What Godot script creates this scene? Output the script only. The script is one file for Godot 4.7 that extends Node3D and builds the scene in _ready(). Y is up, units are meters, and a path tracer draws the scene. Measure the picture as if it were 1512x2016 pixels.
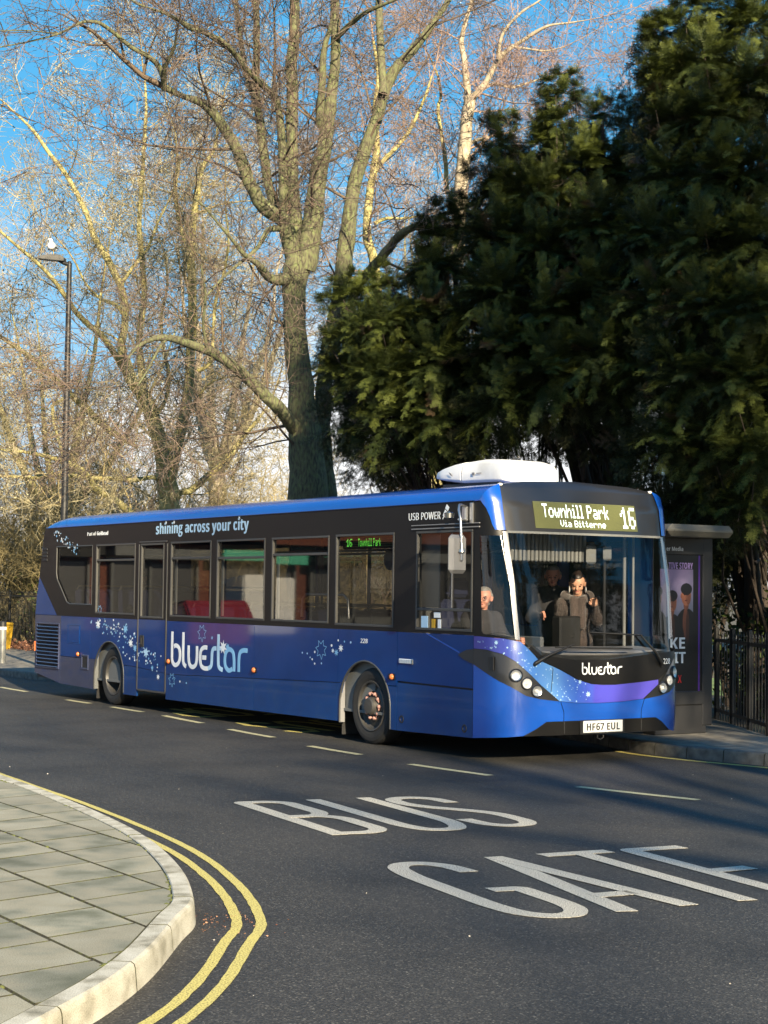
extends Node3D
# World axes: x runs from the bus's front to its rear, y is up, z runs across the bus from the driver's side to the kerb side. Metres.


class MB:
	var v := PackedVector3Array()
	var n := PackedVector3Array()
	var uv := PackedVector2Array()
	var c := PackedColorArray()
	var col := Color.WHITE
	var colored := false

	func trin(a: Vector3, b: Vector3, d: Vector3, na: Vector3, nb: Vector3, nd: Vector3, ua := Vector2.ZERO, ub := Vector2.ZERO, ud := Vector2.ZERO) -> void:
		if (b - a).cross(d - a).dot(na + nb + nd) < 0.0:
			v.append(a); v.append(b); v.append(d)
			n.append(na); n.append(nb); n.append(nd)
			uv.append(ua); uv.append(ub); uv.append(ud)
		else:
			v.append(a); v.append(d); v.append(b)
			n.append(na); n.append(nd); n.append(nb)
			uv.append(ua); uv.append(ud); uv.append(ub)
		if colored:
			c.append(col); c.append(col); c.append(col)

	func tri(a: Vector3, b: Vector3, d: Vector3) -> void:
		var m := (b - a).cross(d - a).normalized()
		trin(a, b, d, m, m, m)

	func quad(a: Vector3, b: Vector3, d: Vector3, e: Vector3) -> void:
		tri(a, b, d); tri(a, d, e)

	func quad_uv(a: Vector3, b: Vector3, d: Vector3, e: Vector3) -> void:
		var m := (b - a).cross(d - a).normalized()
		trin(a, b, d, m, m, m, Vector2(0, 1), Vector2(1, 1), Vector2(1, 0))
		trin(a, d, e, m, m, m, Vector2(0, 1), Vector2(1, 0), Vector2(0, 0))

	# a box with chamfered edges, centre o, size s, bevel k, axes t
	func box(o: Vector3, s: Vector3, k := 0.0, t := Basis()) -> void:
		var h := s * 0.5
		k = minf(k, minf(h.x, minf(h.y, h.z)) * 0.9)
		var p := {}
		for x in [-1, 1]:
			for y in [-1, 1]:
				for z in [-1, 1]:
					var q := Vector3(h.x * x, h.y * y, h.z * z)
					p[[x, y, z]] = [o + t * Vector3(q.x, q.y - k * y, q.z - k * z), o + t * Vector3(q.x - k * x, q.y, q.z - k * z), o + t * Vector3(q.x - k * x, q.y - k * y, q.z)]
		for a in [-1, 1]:
			_face(p[[a, -1, -1]][0], p[[a, 1, -1]][0], p[[a, 1, 1]][0], p[[a, -1, 1]][0], t.x * a)
			_face(p[[-1, a, -1]][1], p[[1, a, -1]][1], p[[1, a, 1]][1], p[[-1, a, 1]][1], t.y * a)
			_face(p[[-1, -1, a]][2], p[[1, -1, a]][2], p[[1, 1, a]][2], p[[-1, 1, a]][2], t.z * a)
		if k <= 0.0:
			return
		for a in [-1, 1]:
			for b in [-1, 1]:
				_face(p[[a, b, -1]][0], p[[a, b, 1]][0], p[[a, b, 1]][1], p[[a, b, -1]][1], (t.x * a + t.y * b).normalized())
				_face(p[[a, -1, b]][0], p[[a, 1, b]][0], p[[a, 1, b]][2], p[[a, -1, b]][2], (t.x * a + t.z * b).normalized())
				_face(p[[-1, a, b]][1], p[[1, a, b]][1], p[[1, a, b]][2], p[[-1, a, b]][2], (t.y * a + t.z * b).normalized())
				for d in [-1, 1]:
					var m: Vector3 = (t.x * a + t.y * b + t.z * d).normalized()
					trin(p[[a, b, d]][0], p[[a, b, d]][1], p[[a, b, d]][2], m, m, m)

	func _face(a: Vector3, b: Vector3, d: Vector3, e: Vector3, m: Vector3) -> void:
		trin(a, b, d, m, m, m); trin(a, d, e, m, m, m)

	# a round bar along points with a radius at each
	func tube(p: PackedVector3Array, r: PackedFloat32Array, sides := 8, caps := true, squash := 1.0) -> void:
		var k := p.size()
		var up := Vector3.UP
		var d0 := (p[1] - p[0]).normalized()
		if absf(d0.dot(up)) > 0.9:
			up = Vector3.RIGHT
		var x := d0.cross(up).normalized()
		var rings := []
		var norms := []
		for i in k:
			var d := (p[mini(i + 1, k - 1)] - p[maxi(i - 1, 0)]).normalized()
			x = (x - d * x.dot(d)).normalized()
			var y := d.cross(x)
			var ring := PackedVector3Array()
			var nn := PackedVector3Array()
			for j in sides:
				var a := TAU * j / sides
				var q := x * cos(a) + y * sin(a) * squash
				ring.append(p[i] + q * r[i])
				nn.append((x * cos(a) * squash + y * sin(a)).normalized())
			rings.append(ring); norms.append(nn)
		for i in k - 1:
			for j in sides:
				var m := (j + 1) % sides
				trin(rings[i][j], rings[i][m], rings[i + 1][m], norms[i][j], norms[i][m], norms[i + 1][m])
				trin(rings[i][j], rings[i + 1][m], rings[i + 1][j], norms[i][j], norms[i + 1][m], norms[i + 1][j])
		if caps:
			for e in [0, k - 1]:
				var m := (p[1] - p[0]).normalized() * -1.0 if e == 0 else (p[k - 1] - p[k - 2]).normalized()
				for j in sides:
					trin(p[e], rings[e][j], rings[e][(j + 1) % sides], m, m, m)

	func rod(a: Vector3, b: Vector3, r: float, sides := 8) -> void:
		tube(PackedVector3Array([a, b]), PackedFloat32Array([r, r]), sides)

	# a turned shape: prof holds (radius, height) along axes t, y being the axis
	func lathe(o: Vector3, prof: Array, seg := 24, t := Basis(), sharp := true) -> void:
		for i in prof.size() - 1:
			var a: Vector2 = prof[i]
			var b: Vector2 = prof[i + 1]
			var dn := Vector2(b.y - a.y, a.x - b.x).normalized()
			if dn == Vector2.ZERO:
				continue
			for j in seg:
				var f := TAU * j / seg
				var g := TAU * (j + 1) / seg
				var u := Vector3(cos(f), 0, sin(f))
				var w := Vector3(cos(g), 0, sin(g))
				var na := t * (u * dn.x + Vector3.UP * dn.y)
				var nb := t * (w * dn.x + Vector3.UP * dn.y)
				var pa := o + t * (u * a.x + Vector3.UP * a.y)
				var pb := o + t * (w * a.x + Vector3.UP * a.y)
				var pc := o + t * (w * b.x + Vector3.UP * b.y)
				var pd := o + t * (u * b.x + Vector3.UP * b.y)
				if a.x > 1e-6:
					trin(pa, pb, pc, na, nb, nb)
				if b.x > 1e-6:
					trin(pa, pc, pd, na, nb, na)

	# a flat polygon (u, v) pushed out from o along z of the axes t by depth
	func prism(poly: PackedVector2Array, o: Vector3, t: Basis, depth: float, back := true) -> void:
		var ids := Geometry2D.triangulate_polygon(poly)
		var f := func(q: Vector2, h: float) -> Vector3: return o + t.x * q.x + t.y * q.y + t.z * h
		for i in range(0, ids.size(), 3):
			var a := poly[ids[i]]
			var b := poly[ids[i + 1]]
			var d := poly[ids[i + 2]]
			trin(f.call(a, depth), f.call(b, depth), f.call(d, depth), t.z, t.z, t.z)
			if back:
				trin(f.call(a, 0.0), f.call(b, 0.0), f.call(d, 0.0), -t.z, -t.z, -t.z)
		var turn := -1.0 if Geometry2D.is_polygon_clockwise(poly) else 1.0
		for i in poly.size():
			var a := poly[i]
			var b := poly[(i + 1) % poly.size()]
			var e := (b - a).normalized()
			var m := (t.x * e.y - t.y * e.x) * turn
			_face(f.call(a, 0.0), f.call(b, 0.0), f.call(b, depth), f.call(a, depth), m)

	func mesh() -> ArrayMesh:
		var am := ArrayMesh.new()
		if v.is_empty():
			return am
		var a := []
		a.resize(Mesh.ARRAY_MAX)
		a[Mesh.ARRAY_VERTEX] = v
		a[Mesh.ARRAY_NORMAL] = n
		a[Mesh.ARRAY_TEX_UV] = uv
		if colored:
			a[Mesh.ARRAY_COLOR] = c
		am.add_surface_from_arrays(Mesh.PRIMITIVE_TRIANGLES, a)
		return am


# branches: indexed tubes for trees
class Wood:
	var v := PackedVector3Array()
	var n := PackedVector3Array()
	var ix := PackedInt32Array()

	func tube(p: PackedVector3Array, r: PackedFloat32Array, sides: int) -> void:
		var k := p.size()
		var d0 := (p[1] - p[0]).normalized()
		var up := Vector3.UP if absf(d0.y) < 0.9 else Vector3.RIGHT
		var x := d0.cross(up).normalized()
		var base := v.size()
		for i in k:
			var d := (p[mini(i + 1, k - 1)] - p[maxi(i - 1, 0)]).normalized()
			x = (x - d * x.dot(d)).normalized()
			var y := d.cross(x)
			for j in sides:
				var a := TAU * j / sides
				var q := x * cos(a) + y * sin(a)
				v.append(p[i] + q * r[i])
				n.append(q)
		for i in k - 1:
			for j in sides:
				var m := (j + 1) % sides
				var a := base + i * sides + j
				var b := base + i * sides + m
				ix.append(a); ix.append(b + sides); ix.append(b)
				ix.append(a); ix.append(a + sides); ix.append(b + sides)

	func mesh() -> ArrayMesh:
		var a := []
		a.resize(Mesh.ARRAY_MAX)
		a[Mesh.ARRAY_VERTEX] = v
		a[Mesh.ARRAY_NORMAL] = n
		a[Mesh.ARRAY_INDEX] = ix
		var am := ArrayMesh.new()
		am.add_surface_from_arrays(Mesh.PRIMITIVE_TRIANGLES, a)
		return am


var rng := RandomNumberGenerator.new()
var M := {}
var used := {}


func rnd(a: float, b: float) -> float:
	return a + (b - a) * rng.randf()


func numbered(called: String) -> String:
	if not used.has(called):
		used[called] = 0
		return called
	used[called] += 1
	return "%s_%03d" % [called, used[called]]


func tag(o: Node3D, label := "", category := "", group := "", kind := "") -> Node3D:
	if label: o.set_meta("label", label)
	if category: o.set_meta("category", category)
	if group: o.set_meta("group", group)
	if kind: o.set_meta("kind", kind)
	return o


func thing(called: String, label: String, category: String, at := Vector3.ZERO, turn := 0.0, group := "") -> Node3D:
	var o := Node3D.new()
	o.name = numbered(called)
	add_child(o)
	o.position = at
	o.rotation.y = turn
	return tag(o, label, category, group)


func put(called: String, m: Mesh, mat: Material, parent: Node = self) -> MeshInstance3D:
	var o := MeshInstance3D.new()
	o.name = numbered(called) if parent == self else called
	if m.get_surface_count() == 0:
		print("empty ", called)
	o.mesh = m
	o.material_override = mat
	parent.add_child(o, true)
	return o


func part(called: String, b: MB, mat: Material, parent: Node = self) -> MeshInstance3D:
	return put(called, b.mesh(), mat, parent)


# one mesh of two materials, such as a flag and the soil packed along its sides
func part_of_two(called: String, b: MB, mat: Material, c: MB, mat2: Material, parent: Node) -> MeshInstance3D:
	var am := b.mesh()
	am.surface_set_material(0, mat)
	var a := []
	a.resize(Mesh.ARRAY_MAX)
	a[Mesh.ARRAY_VERTEX] = c.v
	a[Mesh.ARRAY_NORMAL] = c.n
	a[Mesh.ARRAY_TEX_UV] = c.uv
	am.add_surface_from_arrays(Mesh.PRIMITIVE_TRIANGLES, a)
	am.surface_set_material(1, mat2)
	var o := MeshInstance3D.new()
	o.name = called
	o.mesh = am
	parent.add_child(o, true)
	return o


func structure(called: String, m: Mesh, mat: Material) -> MeshInstance3D:
	var o := put(called, m, mat)
	o.set_meta("kind", "structure")
	return o


func many(called: String, m: Mesh, mat: Material, spots: Array, tints: Array, parent: Node = self) -> MultiMeshInstance3D:
	var mm := MultiMesh.new()
	mm.transform_format = MultiMesh.TRANSFORM_3D
	mm.use_colors = not tints.is_empty()
	mm.mesh = m
	mm.instance_count = spots.size()
	for i in spots.size():
		mm.set_instance_transform(i, spots[i])
		if not tints.is_empty():
			mm.set_instance_color(i, tints[i])
	var o := MultiMeshInstance3D.new()
	o.name = numbered(called) if parent == self else called
	o.multimesh = mm
	o.material_override = mat
	parent.add_child(o, true)
	o.set_meta("kind", "stuff")
	return o


# linear base colour to what albedo_color wants
func lin(r: float, g: float, b: float, a := 1.0) -> Color:
	var q := Color(r, g, b).linear_to_srgb()
	q.a = a
	return q


func plain(r: float, g: float, b: float, rough := 0.6, metal := 0.0) -> StandardMaterial3D:
	var m := StandardMaterial3D.new()
	m.albedo_color = lin(r, g, b)
	m.roughness = rough
	m.metallic = metal
	return m


func noise_tex(freq: float, ramp: Array, size := 512, kind := FastNoiseLite.TYPE_SIMPLEX_SMOOTH, octaves := 4, seed_ := 1, normal := false, gain := 0.5) -> NoiseTexture2D:
	var f := FastNoiseLite.new()
	f.noise_type = kind
	f.frequency = freq
	f.fractal_octaves = octaves
	f.fractal_gain = gain
	f.seed = seed_
	if kind == FastNoiseLite.TYPE_CELLULAR:
		f.cellular_return_type = FastNoiseLite.RETURN_CELL_VALUE
		f.fractal_type = FastNoiseLite.FRACTAL_NONE
	var t := NoiseTexture2D.new()
	t.width = size
	t.height = size
	t.seamless = true
	t.noise = f
	if normal:
		t.as_normal_map = true
		t.bump_strength = 6.0
		return t
	if not ramp.is_empty():
		var g := Gradient.new()
		var offs := PackedFloat32Array()
		var cols := PackedColorArray()
		for e in ramp:
			offs.append(e[0]); cols.append(e[1])
		g.offsets = offs
		g.colors = cols
		t.color_ramp = g
	return t


func tri_mat(tex: Texture2D, scale: Vector3, rough := 0.8, world := true) -> StandardMaterial3D:
	var m := StandardMaterial3D.new()
	m.albedo_texture = tex
	m.uv1_triplanar = true
	m.uv1_world_triplanar = world
	m.uv1_scale = scale
	m.roughness = rough
	return m


func add_detail(m: StandardMaterial3D, tex: Texture2D, scale: float) -> void:
	m.detail_enabled = true
	m.detail_blend_mode = BaseMaterial3D.BLEND_MODE_MUL
	m.detail_albedo = tex
	m.detail_uv_layer = BaseMaterial3D.DETAIL_UV_2
	m.uv2_triplanar = true
	m.uv2_world_triplanar = true
	m.uv2_scale = Vector3.ONE * scale


func glass(r: float, g: float, b: float, alpha: float) -> StandardMaterial3D:
	var m := StandardMaterial3D.new()
	m.transparency = BaseMaterial3D.TRANSPARENCY_ALPHA
	m.albedo_color = lin(r, g, b, alpha)
	m.roughness = 0.02
	return m


# smooth curve through points
func curve(p: Array, steps: int) -> Array:
	var out := []
	for i in p.size() - 1:
		var p0 = p[maxi(i - 1, 0)]
		var p1 = p[i]
		var p2 = p[i + 1]
		var p3 = p[mini(i + 2, p.size() - 1)]
		for k in steps:
			var t := float(k) / steps
			out.append(p1.cubic_interpolate(p2, p0, p3, t))
	out.append(p[-1])
	return out


# a flat stroke of a given width along a 2D line, as polygons with round or square ends, pushed out by depth
func stroke(b: MB, pts: Array, width: float, o: Vector3, t: Basis, depth: float, round_ends := true, closed := false) -> void:
	var line := PackedVector2Array(pts)
	if closed:
		line.append(pts[0])
	var shapes := Geometry2D.offset_polyline(line, width / 2.0, Geometry2D.JOIN_ROUND if round_ends else Geometry2D.JOIN_MITER, Geometry2D.END_ROUND if round_ends else Geometry2D.END_BUTT)
	var outer := []
	var holes := []
	for s in shapes:
		if Geometry2D.is_polygon_clockwise(s): holes.append(s)
		else: outer.append(s)
	if holes.is_empty():
		for s in outer:
			b.prism(s, o, t, depth, false)
		return
	# split a ring into four so that no piece has a hole
	for s in outer:
		var box := Rect2(s[0], Vector2.ZERO)
		for q in s: box = box.expand(q)
		var mid := Vector2.ZERO
		for q in holes[0]: mid += q / holes[0].size()
		for xx in [[box.position.x - 1, mid.x], [mid.x, box.end.x + 1]]:
			for yy in [[box.position.y - 1, mid.y], [mid.y, box.end.y + 1]]:
				var cell := PackedVector2Array([Vector2(xx[0], yy[0]), Vector2(xx[1], yy[0]), Vector2(xx[1], yy[1]), Vector2(xx[0], yy[1])])
				var bits: Array = Geometry2D.intersect_polygons(s, cell)
				for h in holes:
					var next := []
					for q in bits:
						for w in Geometry2D.clip_polygons(q, h):
							if not Geometry2D.is_polygon_clockwise(w): next.append(w)
					bits = next
				for q in bits:
					b.prism(q, o, t, depth, false)


# lettering from a font, fitted to a width and height; o is its lower left corner
func words(text: String, font_name: String, bold: bool, o: Vector3, t: Basis, width: float, height: float, mat: Material, parent: Node, called := "lettering", depth := 0.002) -> MeshInstance3D:
	var f := SystemFont.new()
	f.font_names = PackedStringArray([font_name])
	f.font_weight = 700 if bold else 400
	var tm := TextMesh.new()
	tm.text = text
	tm.font = f
	tm.font_size = 64
	tm.pixel_size = 0.01
	tm.depth = 0.02
	tm.curve_step = 1.0
	var box := tm.get_aabb()
	var am := ArrayMesh.new()
	am.add_surface_from_arrays(Mesh.PRIMITIVE_TRIANGLES, tm.surface_get_arrays(0))
	var src := tm.surface_get_arrays(0)
	var b := MB.new()
	var vs: PackedVector3Array = src[Mesh.ARRAY_VERTEX]
	var ii: PackedInt32Array = src[Mesh.ARRAY_INDEX] if src[Mesh.ARRAY_INDEX] != null else PackedInt32Array(range(vs.size()))
	var g := func(q: Vector3) -> Vector3:
		return o + t.x * ((q.x - box.position.x) / box.size.x * width) + t.y * ((q.y - box.position.y) / box.size.y * height) + t.z * ((q.z - box.position.z) / box.size.z * depth)
	for i in range(0, ii.size(), 3):
		var a: Vector3 = g.call(vs[ii[i]])
		var d: Vector3 = g.call(vs[ii[i + 1]])
		var e: Vector3 = g.call(vs[ii[i + 2]])
		b.tri(a, e, d)
	return part(called, b, mat, parent)


# a polygon in (u, v) laid on a curved sheet: at.call(u, v) gives the place; cut into cells so that it follows the curve
func patch(b: MB, poly: PackedVector2Array, holes: Array, du: float, dv: float, at: Callable, out: float, flip: float) -> void:
	var box := Rect2(poly[0], Vector2.ZERO)
	for q in poly: box = box.expand(q)
	var nu := int(ceil(box.size.x / du))
	var nv := int(ceil(box.size.y / dv))
	for i in nu:
		for j in nv:
			var u0 := box.position.x + box.size.x * i / nu
			var u1 := box.position.x + box.size.x * (i + 1) / nu
			var v0 := box.position.y + box.size.y * j / nv
			var v1 := box.position.y + box.size.y * (j + 1) / nv
			var bits: Array = Geometry2D.intersect_polygons(poly, PackedVector2Array([Vector2(u0, v0), Vector2(u1, v0), Vector2(u1, v1), Vector2(u0, v1)]))
			for h in holes:
				var next := []
				for q in bits:
					for w in Geometry2D.clip_polygons(q, h):
						if not Geometry2D.is_polygon_clockwise(w): next.append(w)
				bits = next
			for q in bits:
				var ids := Geometry2D.triangulate_polygon(q)
				if ids.is_empty():
					continue
				var ps := PackedVector3Array()
				var ns := PackedVector3Array()
				for w in q:
					var p: Vector3 = at.call(w.x, w.y)
					var e := 0.004
					var m: Vector3 = ((at.call(w.x + e, w.y) - at.call(w.x - e, w.y)) as Vector3).cross((at.call(w.x, w.y + e) - at.call(w.x, w.y - e)) as Vector3).normalized() * flip
					ps.append(p + m * out)
					ns.append(m)
				for k in range(0, ids.size(), 3):
					var a := ids[k]
					var c2 := ids[k + 1]
					var d := ids[k + 2]
					b.trin(ps[a], ps[c2], ps[d], ns[a], ns[c2], ns[d], (q[a] - box.position) / box.size, (q[c2] - box.position) / box.size, (q[d] - box.position) / box.size)


func V2(a: Array) -> PackedVector2Array:
	var p := PackedVector2Array()
	for i in range(0, a.size(), 2):
		p.append(Vector2(a[i], a[i + 1]))
	return p


func rect(x0: float, y0: float, x1: float, y1: float) -> PackedVector2Array:
	return V2([x0, y0, x1, y0, x1, y1, x0, y1])


func _ready() -> void:
	rng.seed = 20240117
	# ---- camera
	var cam := Camera3D.new()
	cam.name = "camera"
	add_child(cam)
	var ahead := Vector3(0.84105, 0, 0.54096)
	var right0 := Vector3(-0.54096, 0, 0.84105)
	var pitch := 0.04665
	var roll := 0.0123
	var fwd := ahead * cos(pitch) + Vector3.UP * sin(pitch)
	var up0 := Vector3.UP * cos(pitch) - ahead * sin(pitch)
	var right := right0 * cos(roll) + up0 * sin(roll)
	var up := up0 * cos(roll) - right0 * sin(roll)
	cam.transform = Transform3D(Basis(right, up, -fwd), Vector3(-13.9933, 1.7414, -10.5066))
	cam.fov = rad_to_deg(2.0 * atan(1008.0 / 3371.87))
	cam.near = 0.1
	cam.far = 1500.0
	cam.current = true
	# ---- sky, exposure, sun
	var env := Environment.new()
	env.background_mode = Environment.BG_SKY
	env.sky = Sky.new()
	env.sky.sky_material = sky_material()
	env.background_energy_multiplier = 1.0
	env.tonemap_mode = Environment.TONE_MAPPER_LINEAR
	env.tonemap_exposure = 3.3
	env.sdfgi_enabled = true
	env.ssao_enabled = true
	env.ssil_enabled = true
	var we := WorldEnvironment.new()
	we.name = "world_environment"
	we.environment = env
	add_child(we)
	var sun := DirectionalLight3D.new()
	sun.name = "sun"
	add_child(sun)
	var to_sun := Vector3(-2.5, 1.0, -0.62).normalized()
	sun.basis = Basis.looking_at(-to_sun, Vector3.UP)
	sun.light_energy = 1.6
	sun.light_color = Color(1.0, 0.925, 0.79)
	sun.light_angular_distance = 0.5
	sun.shadow_enabled = true
	# ---- the place
	make_materials()
	ground_and_road()
	island_pavement()
	far_kerb_and_footway()
	road_markings()
	trees()
	yews()
	thicket_and_far_bank()
	railings()
	bus()
	people()
	bus_shelter()
	street_lamp()
	bollard_and_bin()
	small_things()
	across_the_street()


func sky_material() -> PanoramaSkyMaterial:
	var w := 1024
	var h := 512
	var im := Image.create(w, h, false, Image.FORMAT_RGBF)
	var f := FastNoiseLite.new()
	f.seed = 5
	f.frequency = 1.6
	f.fractal_octaves = 5
	for j in h:
		var el := 90.0 - (j + 0.5) / h * 180.0
		var low := clampf(1.0 - el / 60.0, 0.0, 1.0)
		var base := Color(0.014, 0.085, 0.22).lerp(Color(0.046, 0.192, 0.315), pow(low, 1.2))
		base = base.lerp(Color(0.20, 0.28, 0.35), clampf(1.0 - el / 15.0, 0.0, 1.0) * 0.85)
		for i in w:
			var a := (i + 0.5) / w * TAU
			var d := Vector3(sin(a) * cos(deg_to_rad(el)), sin(deg_to_rad(el)) * 2.2, -cos(a) * cos(deg_to_rad(el)))
			var c := base
			if el < 24.0:
				var q := f.get_noise_3dv(d * 2.0) * 0.5 + 0.5
				var cover := smoothstep(0.46, 0.60, q + (8.6 - el) * 0.036)
				c = base.lerp(Color(0.36, 0.362, 0.362), cover * 0.95 * clampf((24.0 - el) / 8.0, 0.0, 1.0))
			if el < 0.0:
				c = Color(0.13, 0.13, 0.115)
			im.set_pixel(i, j, c)
	var m := PanoramaSkyMaterial.new()
	m.panorama = ImageTexture.create_from_image(im)
	return m


func make_materials() -> void:
	var k := func(x: float) -> Color: return lin(x, x, x)
	# asphalt: stone chips in dark binder, with broad worn and damp areas
	var chips := noise_tex(0.11, [[0.0, lin(0.025, 0.0238, 0.022)], [0.40, lin(0.037, 0.0352, 0.032)], [0.72, lin(0.051, 0.0483, 0.0435)], [0.93, lin(0.077, 0.072, 0.064)], [1.0, lin(0.17, 0.16, 0.137)]], 1024, FastNoiseLite.TYPE_CELLULAR, 1, 3)
	var asphalt := tri_mat(chips, Vector3.ONE * 1.05, 0.68)
	add_detail(asphalt, noise_tex(0.012, [[0.0, k.call(0.50)], [0.35, k.call(0.80)], [0.6, k.call(0.92)], [1.0, k.call(1.0)]], 512, FastNoiseLite.TYPE_SIMPLEX_SMOOTH, 6, 9), 0.083)
	asphalt.heightmap_enabled = true
	asphalt.heightmap_texture = noise_tex(0.11, [], 1024, FastNoiseLite.TYPE_CELLULAR, 1, 3)
	asphalt.heightmap_scale = 0.3
	asphalt.metallic_specular = 0.4
	M.asphalt = asphalt
	var worn_white := noise_tex(0.09, [[0.0, lin(0.04, 0.04, 0.038)], [0.33, lin(0.08, 0.076, 0.068)], [0.42, lin(0.42, 0.395, 0.33)], [0.6, lin(0.56, 0.53, 0.44)], [1.0, lin(0.64, 0.60, 0.50)]], 1024, FastNoiseLite.TYPE_SIMPLEX, 4, 21)
	M.white_paint = tri_mat(worn_white, Vector3.ONE * 0.9, 0.7)
	var worn_yellow := noise_tex(0.09, [[0.0, lin(0.05, 0.045, 0.035)], [0.24, lin(0.12, 0.10, 0.04)], [0.33, lin(0.44, 0.37, 0.10)], [0.6, lin(0.52, 0.45, 0.13)], [1.0, lin(0.58, 0.52, 0.20)]], 1024, FastNoiseLite.TYPE_SIMPLEX, 4, 33)
	M.yellow_paint = tri_mat(worn_yellow, Vector3.ONE * 0.7, 0.7)
	var pale := noise_tex(0.09, [[0.0, lin(0.07, 0.07, 0.06)], [0.22, lin(0.13, 0.12, 0.08)], [0.3, lin(0.42, 0.39, 0.22)], [1.0, lin(0.5, 0.47, 0.29)]], 1024, FastNoiseLite.TYPE_SIMPLEX, 4, 35)
	M.cream_paint = tri_mat(pale, Vector3.ONE * 0.7, 0.7)
	# concrete flags in a few tones
	var grain := noise_tex(0.19, [[0.0, k.call(0.40)], [0.38, k.call(0.78)], [0.6, k.call(0.97)], [1.0, k.call(1.0)]], 1024, FastNoiseLite.TYPE_SIMPLEX, 3, 41)
	for i in 5:
		var tone: float = [0.265, 0.235, 0.295, 0.25, 0.28][i]
		var stain := noise_tex(0.006, [[0.0, lin(tone * 0.40, tone * 0.42, tone * 0.27)], [0.34, lin(tone * 0.80, tone * 0.80, tone * 0.60)], [0.55, lin(tone * 1.03, tone * 0.965, tone * 0.70)], [1.0, lin(tone * 1.2, tone * 1.16, tone * 0.90)]], 512, FastNoiseLite.TYPE_SIMPLEX_SMOOTH, 6, 50 + i)
		var m := tri_mat(stain, Vector3.ONE * 0.55, 0.85)
		add_detail(m, grain, 0.55)
		m.heightmap_enabled = true
		m.heightmap_texture = grain
		m.heightmap_scale = 0.05
		M["flag%d" % i] = m
	var kerb_tex := noise_tex(0.008, [[0.0, lin(0.17, 0.16, 0.115)], [0.32, lin(0.34, 0.32, 0.25)], [0.6, lin(0.47, 0.45, 0.37)], [1.0, lin(0.55, 0.53, 0.45)]], 512, FastNoiseLite.TYPE_SIMPLEX_SMOOTH, 6, 61)
	M.kerb = tri_mat(kerb_tex, Vector3(1.1, 1.1, 1.1), 0.85)
	add_detail(M.kerb, grain, 0.55)
	var dark_kerb := noise_tex(0.012, [[0.0, lin(0.05, 0.047, 0.04)], [0.5, lin(0.12, 0.11, 0.095)], [1.0, lin(0.2, 0.19, 0.16)]], 512, FastNoiseLite.TYPE_SIMPLEX_SMOOTH, 6, 63)
	M.stone_kerb = tri_mat(dark_kerb, Vector3.ONE * 1.1, 0.85)
	add_detail(M.stone_kerb, grain, 1.4)
	M.footway = tri_mat(noise_tex(0.02, [[0.0, lin(0.09, 0.08, 0.065)], [0.5, lin(0.17, 0.155, 0.125)], [1.0, lin(0.24, 0.22, 0.18)]], 512, FastNoiseLite.TYPE_SIMPLEX_SMOOTH, 6, 64), Vector3.ONE * 0.5, 0.85)
	M.joint = tri_mat(noise_tex(0.03, [[0.0, lin(0.018, 0.016, 0.010)], [0.50, lin(0.032, 0.030, 0.016)], [0.64, lin(0.055, 0.058, 0.016)], [1.0, lin(0.095, 0.11, 0.025)]], 512, FastNoiseLite.TYPE_SIMPLEX_SMOOTH, 5, 65), Vector3.ONE * 1.2, 0.95)
	M.moss = plain(0.075, 0.085, 0.020, 0.95)
	M.soil = tri_mat(noise_tex(0.02, [[0.0, lin(0.03, 0.022, 0.014)], [0.5, lin(0.075, 0.055, 0.033)], [0.8, lin(0.07, 0.085, 0.03)], [1.0, lin(0.10, 0.12, 0.04)]], 512, FastNoiseLite.TYPE_SIMPLEX_SMOOTH, 6, 66), Vector3.ONE * 0.12, 0.95)
	M.grass_ground = tri_mat(noise_tex(0.02, [[0.0, lin(0.05, 0.08, 0.02)], [0.5, lin(0.10, 0.16, 0.035)], [1.0, lin(0.16, 0.22, 0.06)]], 512, FastNoiseLite.TYPE_SIMPLEX_SMOOTH, 6, 67), Vector3.ONE * 0.3, 0.95)
	# bark
	var bark1 := noise_tex(0.02, [[0.0, lin(0.022, 0.019, 0.013)], [0.35, lin(0.075, 0.070, 0.042)], [0.55, lin(0.125, 0.122, 0.068)], [0.75, lin(0.125, 0.155, 0.055)], [1.0, lin(0.22, 0.225, 0.15)]], 512, FastNoiseLite.TYPE_SIMPLEX_SMOOTH, 6, 71)
	M.bark_grey = tri_mat(bark1, Vector3(1.9, 0.5, 1.9), 0.9)
	M.bark_grey.heightmap_enabled = true
	M.bark_grey.heightmap_texture = noise_tex(0.09, [], 512, FastNoiseLite.TYPE_SIMPLEX_SMOOTH, 5, 71)
	M.bark_grey.heightmap_scale = 1.5
	var bark2 := noise_tex(0.018, [[0.0, lin(0.085, 0.07, 0.025)], [0.35, lin(0.22, 0.19, 0.07)], [0.62, lin(0.33, 0.30, 0.125)], [1.0, lin(0.44, 0.42, 0.22)]], 512, FastNoiseLite.TYPE_SIMPLEX_SMOOTH, 6, 73)
	M.bark_pale = tri_mat(bark2, Vector3(0.9, 0.45, 0.9), 0.9)
	var bark3 := noise_tex(0.018, [[0.0, lin(0.12, 0.09, 0.06)], [0.4, lin(0.27, 0.225, 0.155)], [1.0, lin(0.46, 0.41, 0.32)]], 512, FastNoiseLite.TYPE_SIMPLEX_SMOOTH, 6, 74)
	M.bark_cream = tri_mat(bark3, Vector3(0.9, 0.45, 0.9), 0.9)
	M.bark_dark = plain(0.035, 0.025, 0.018, 0.9)
	M.twig_red = plain(0.10, 0.072, 0.048, 0.8)
	M.twig_pale = plain(0.27, 0.215, 0.10, 0.8)
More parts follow.
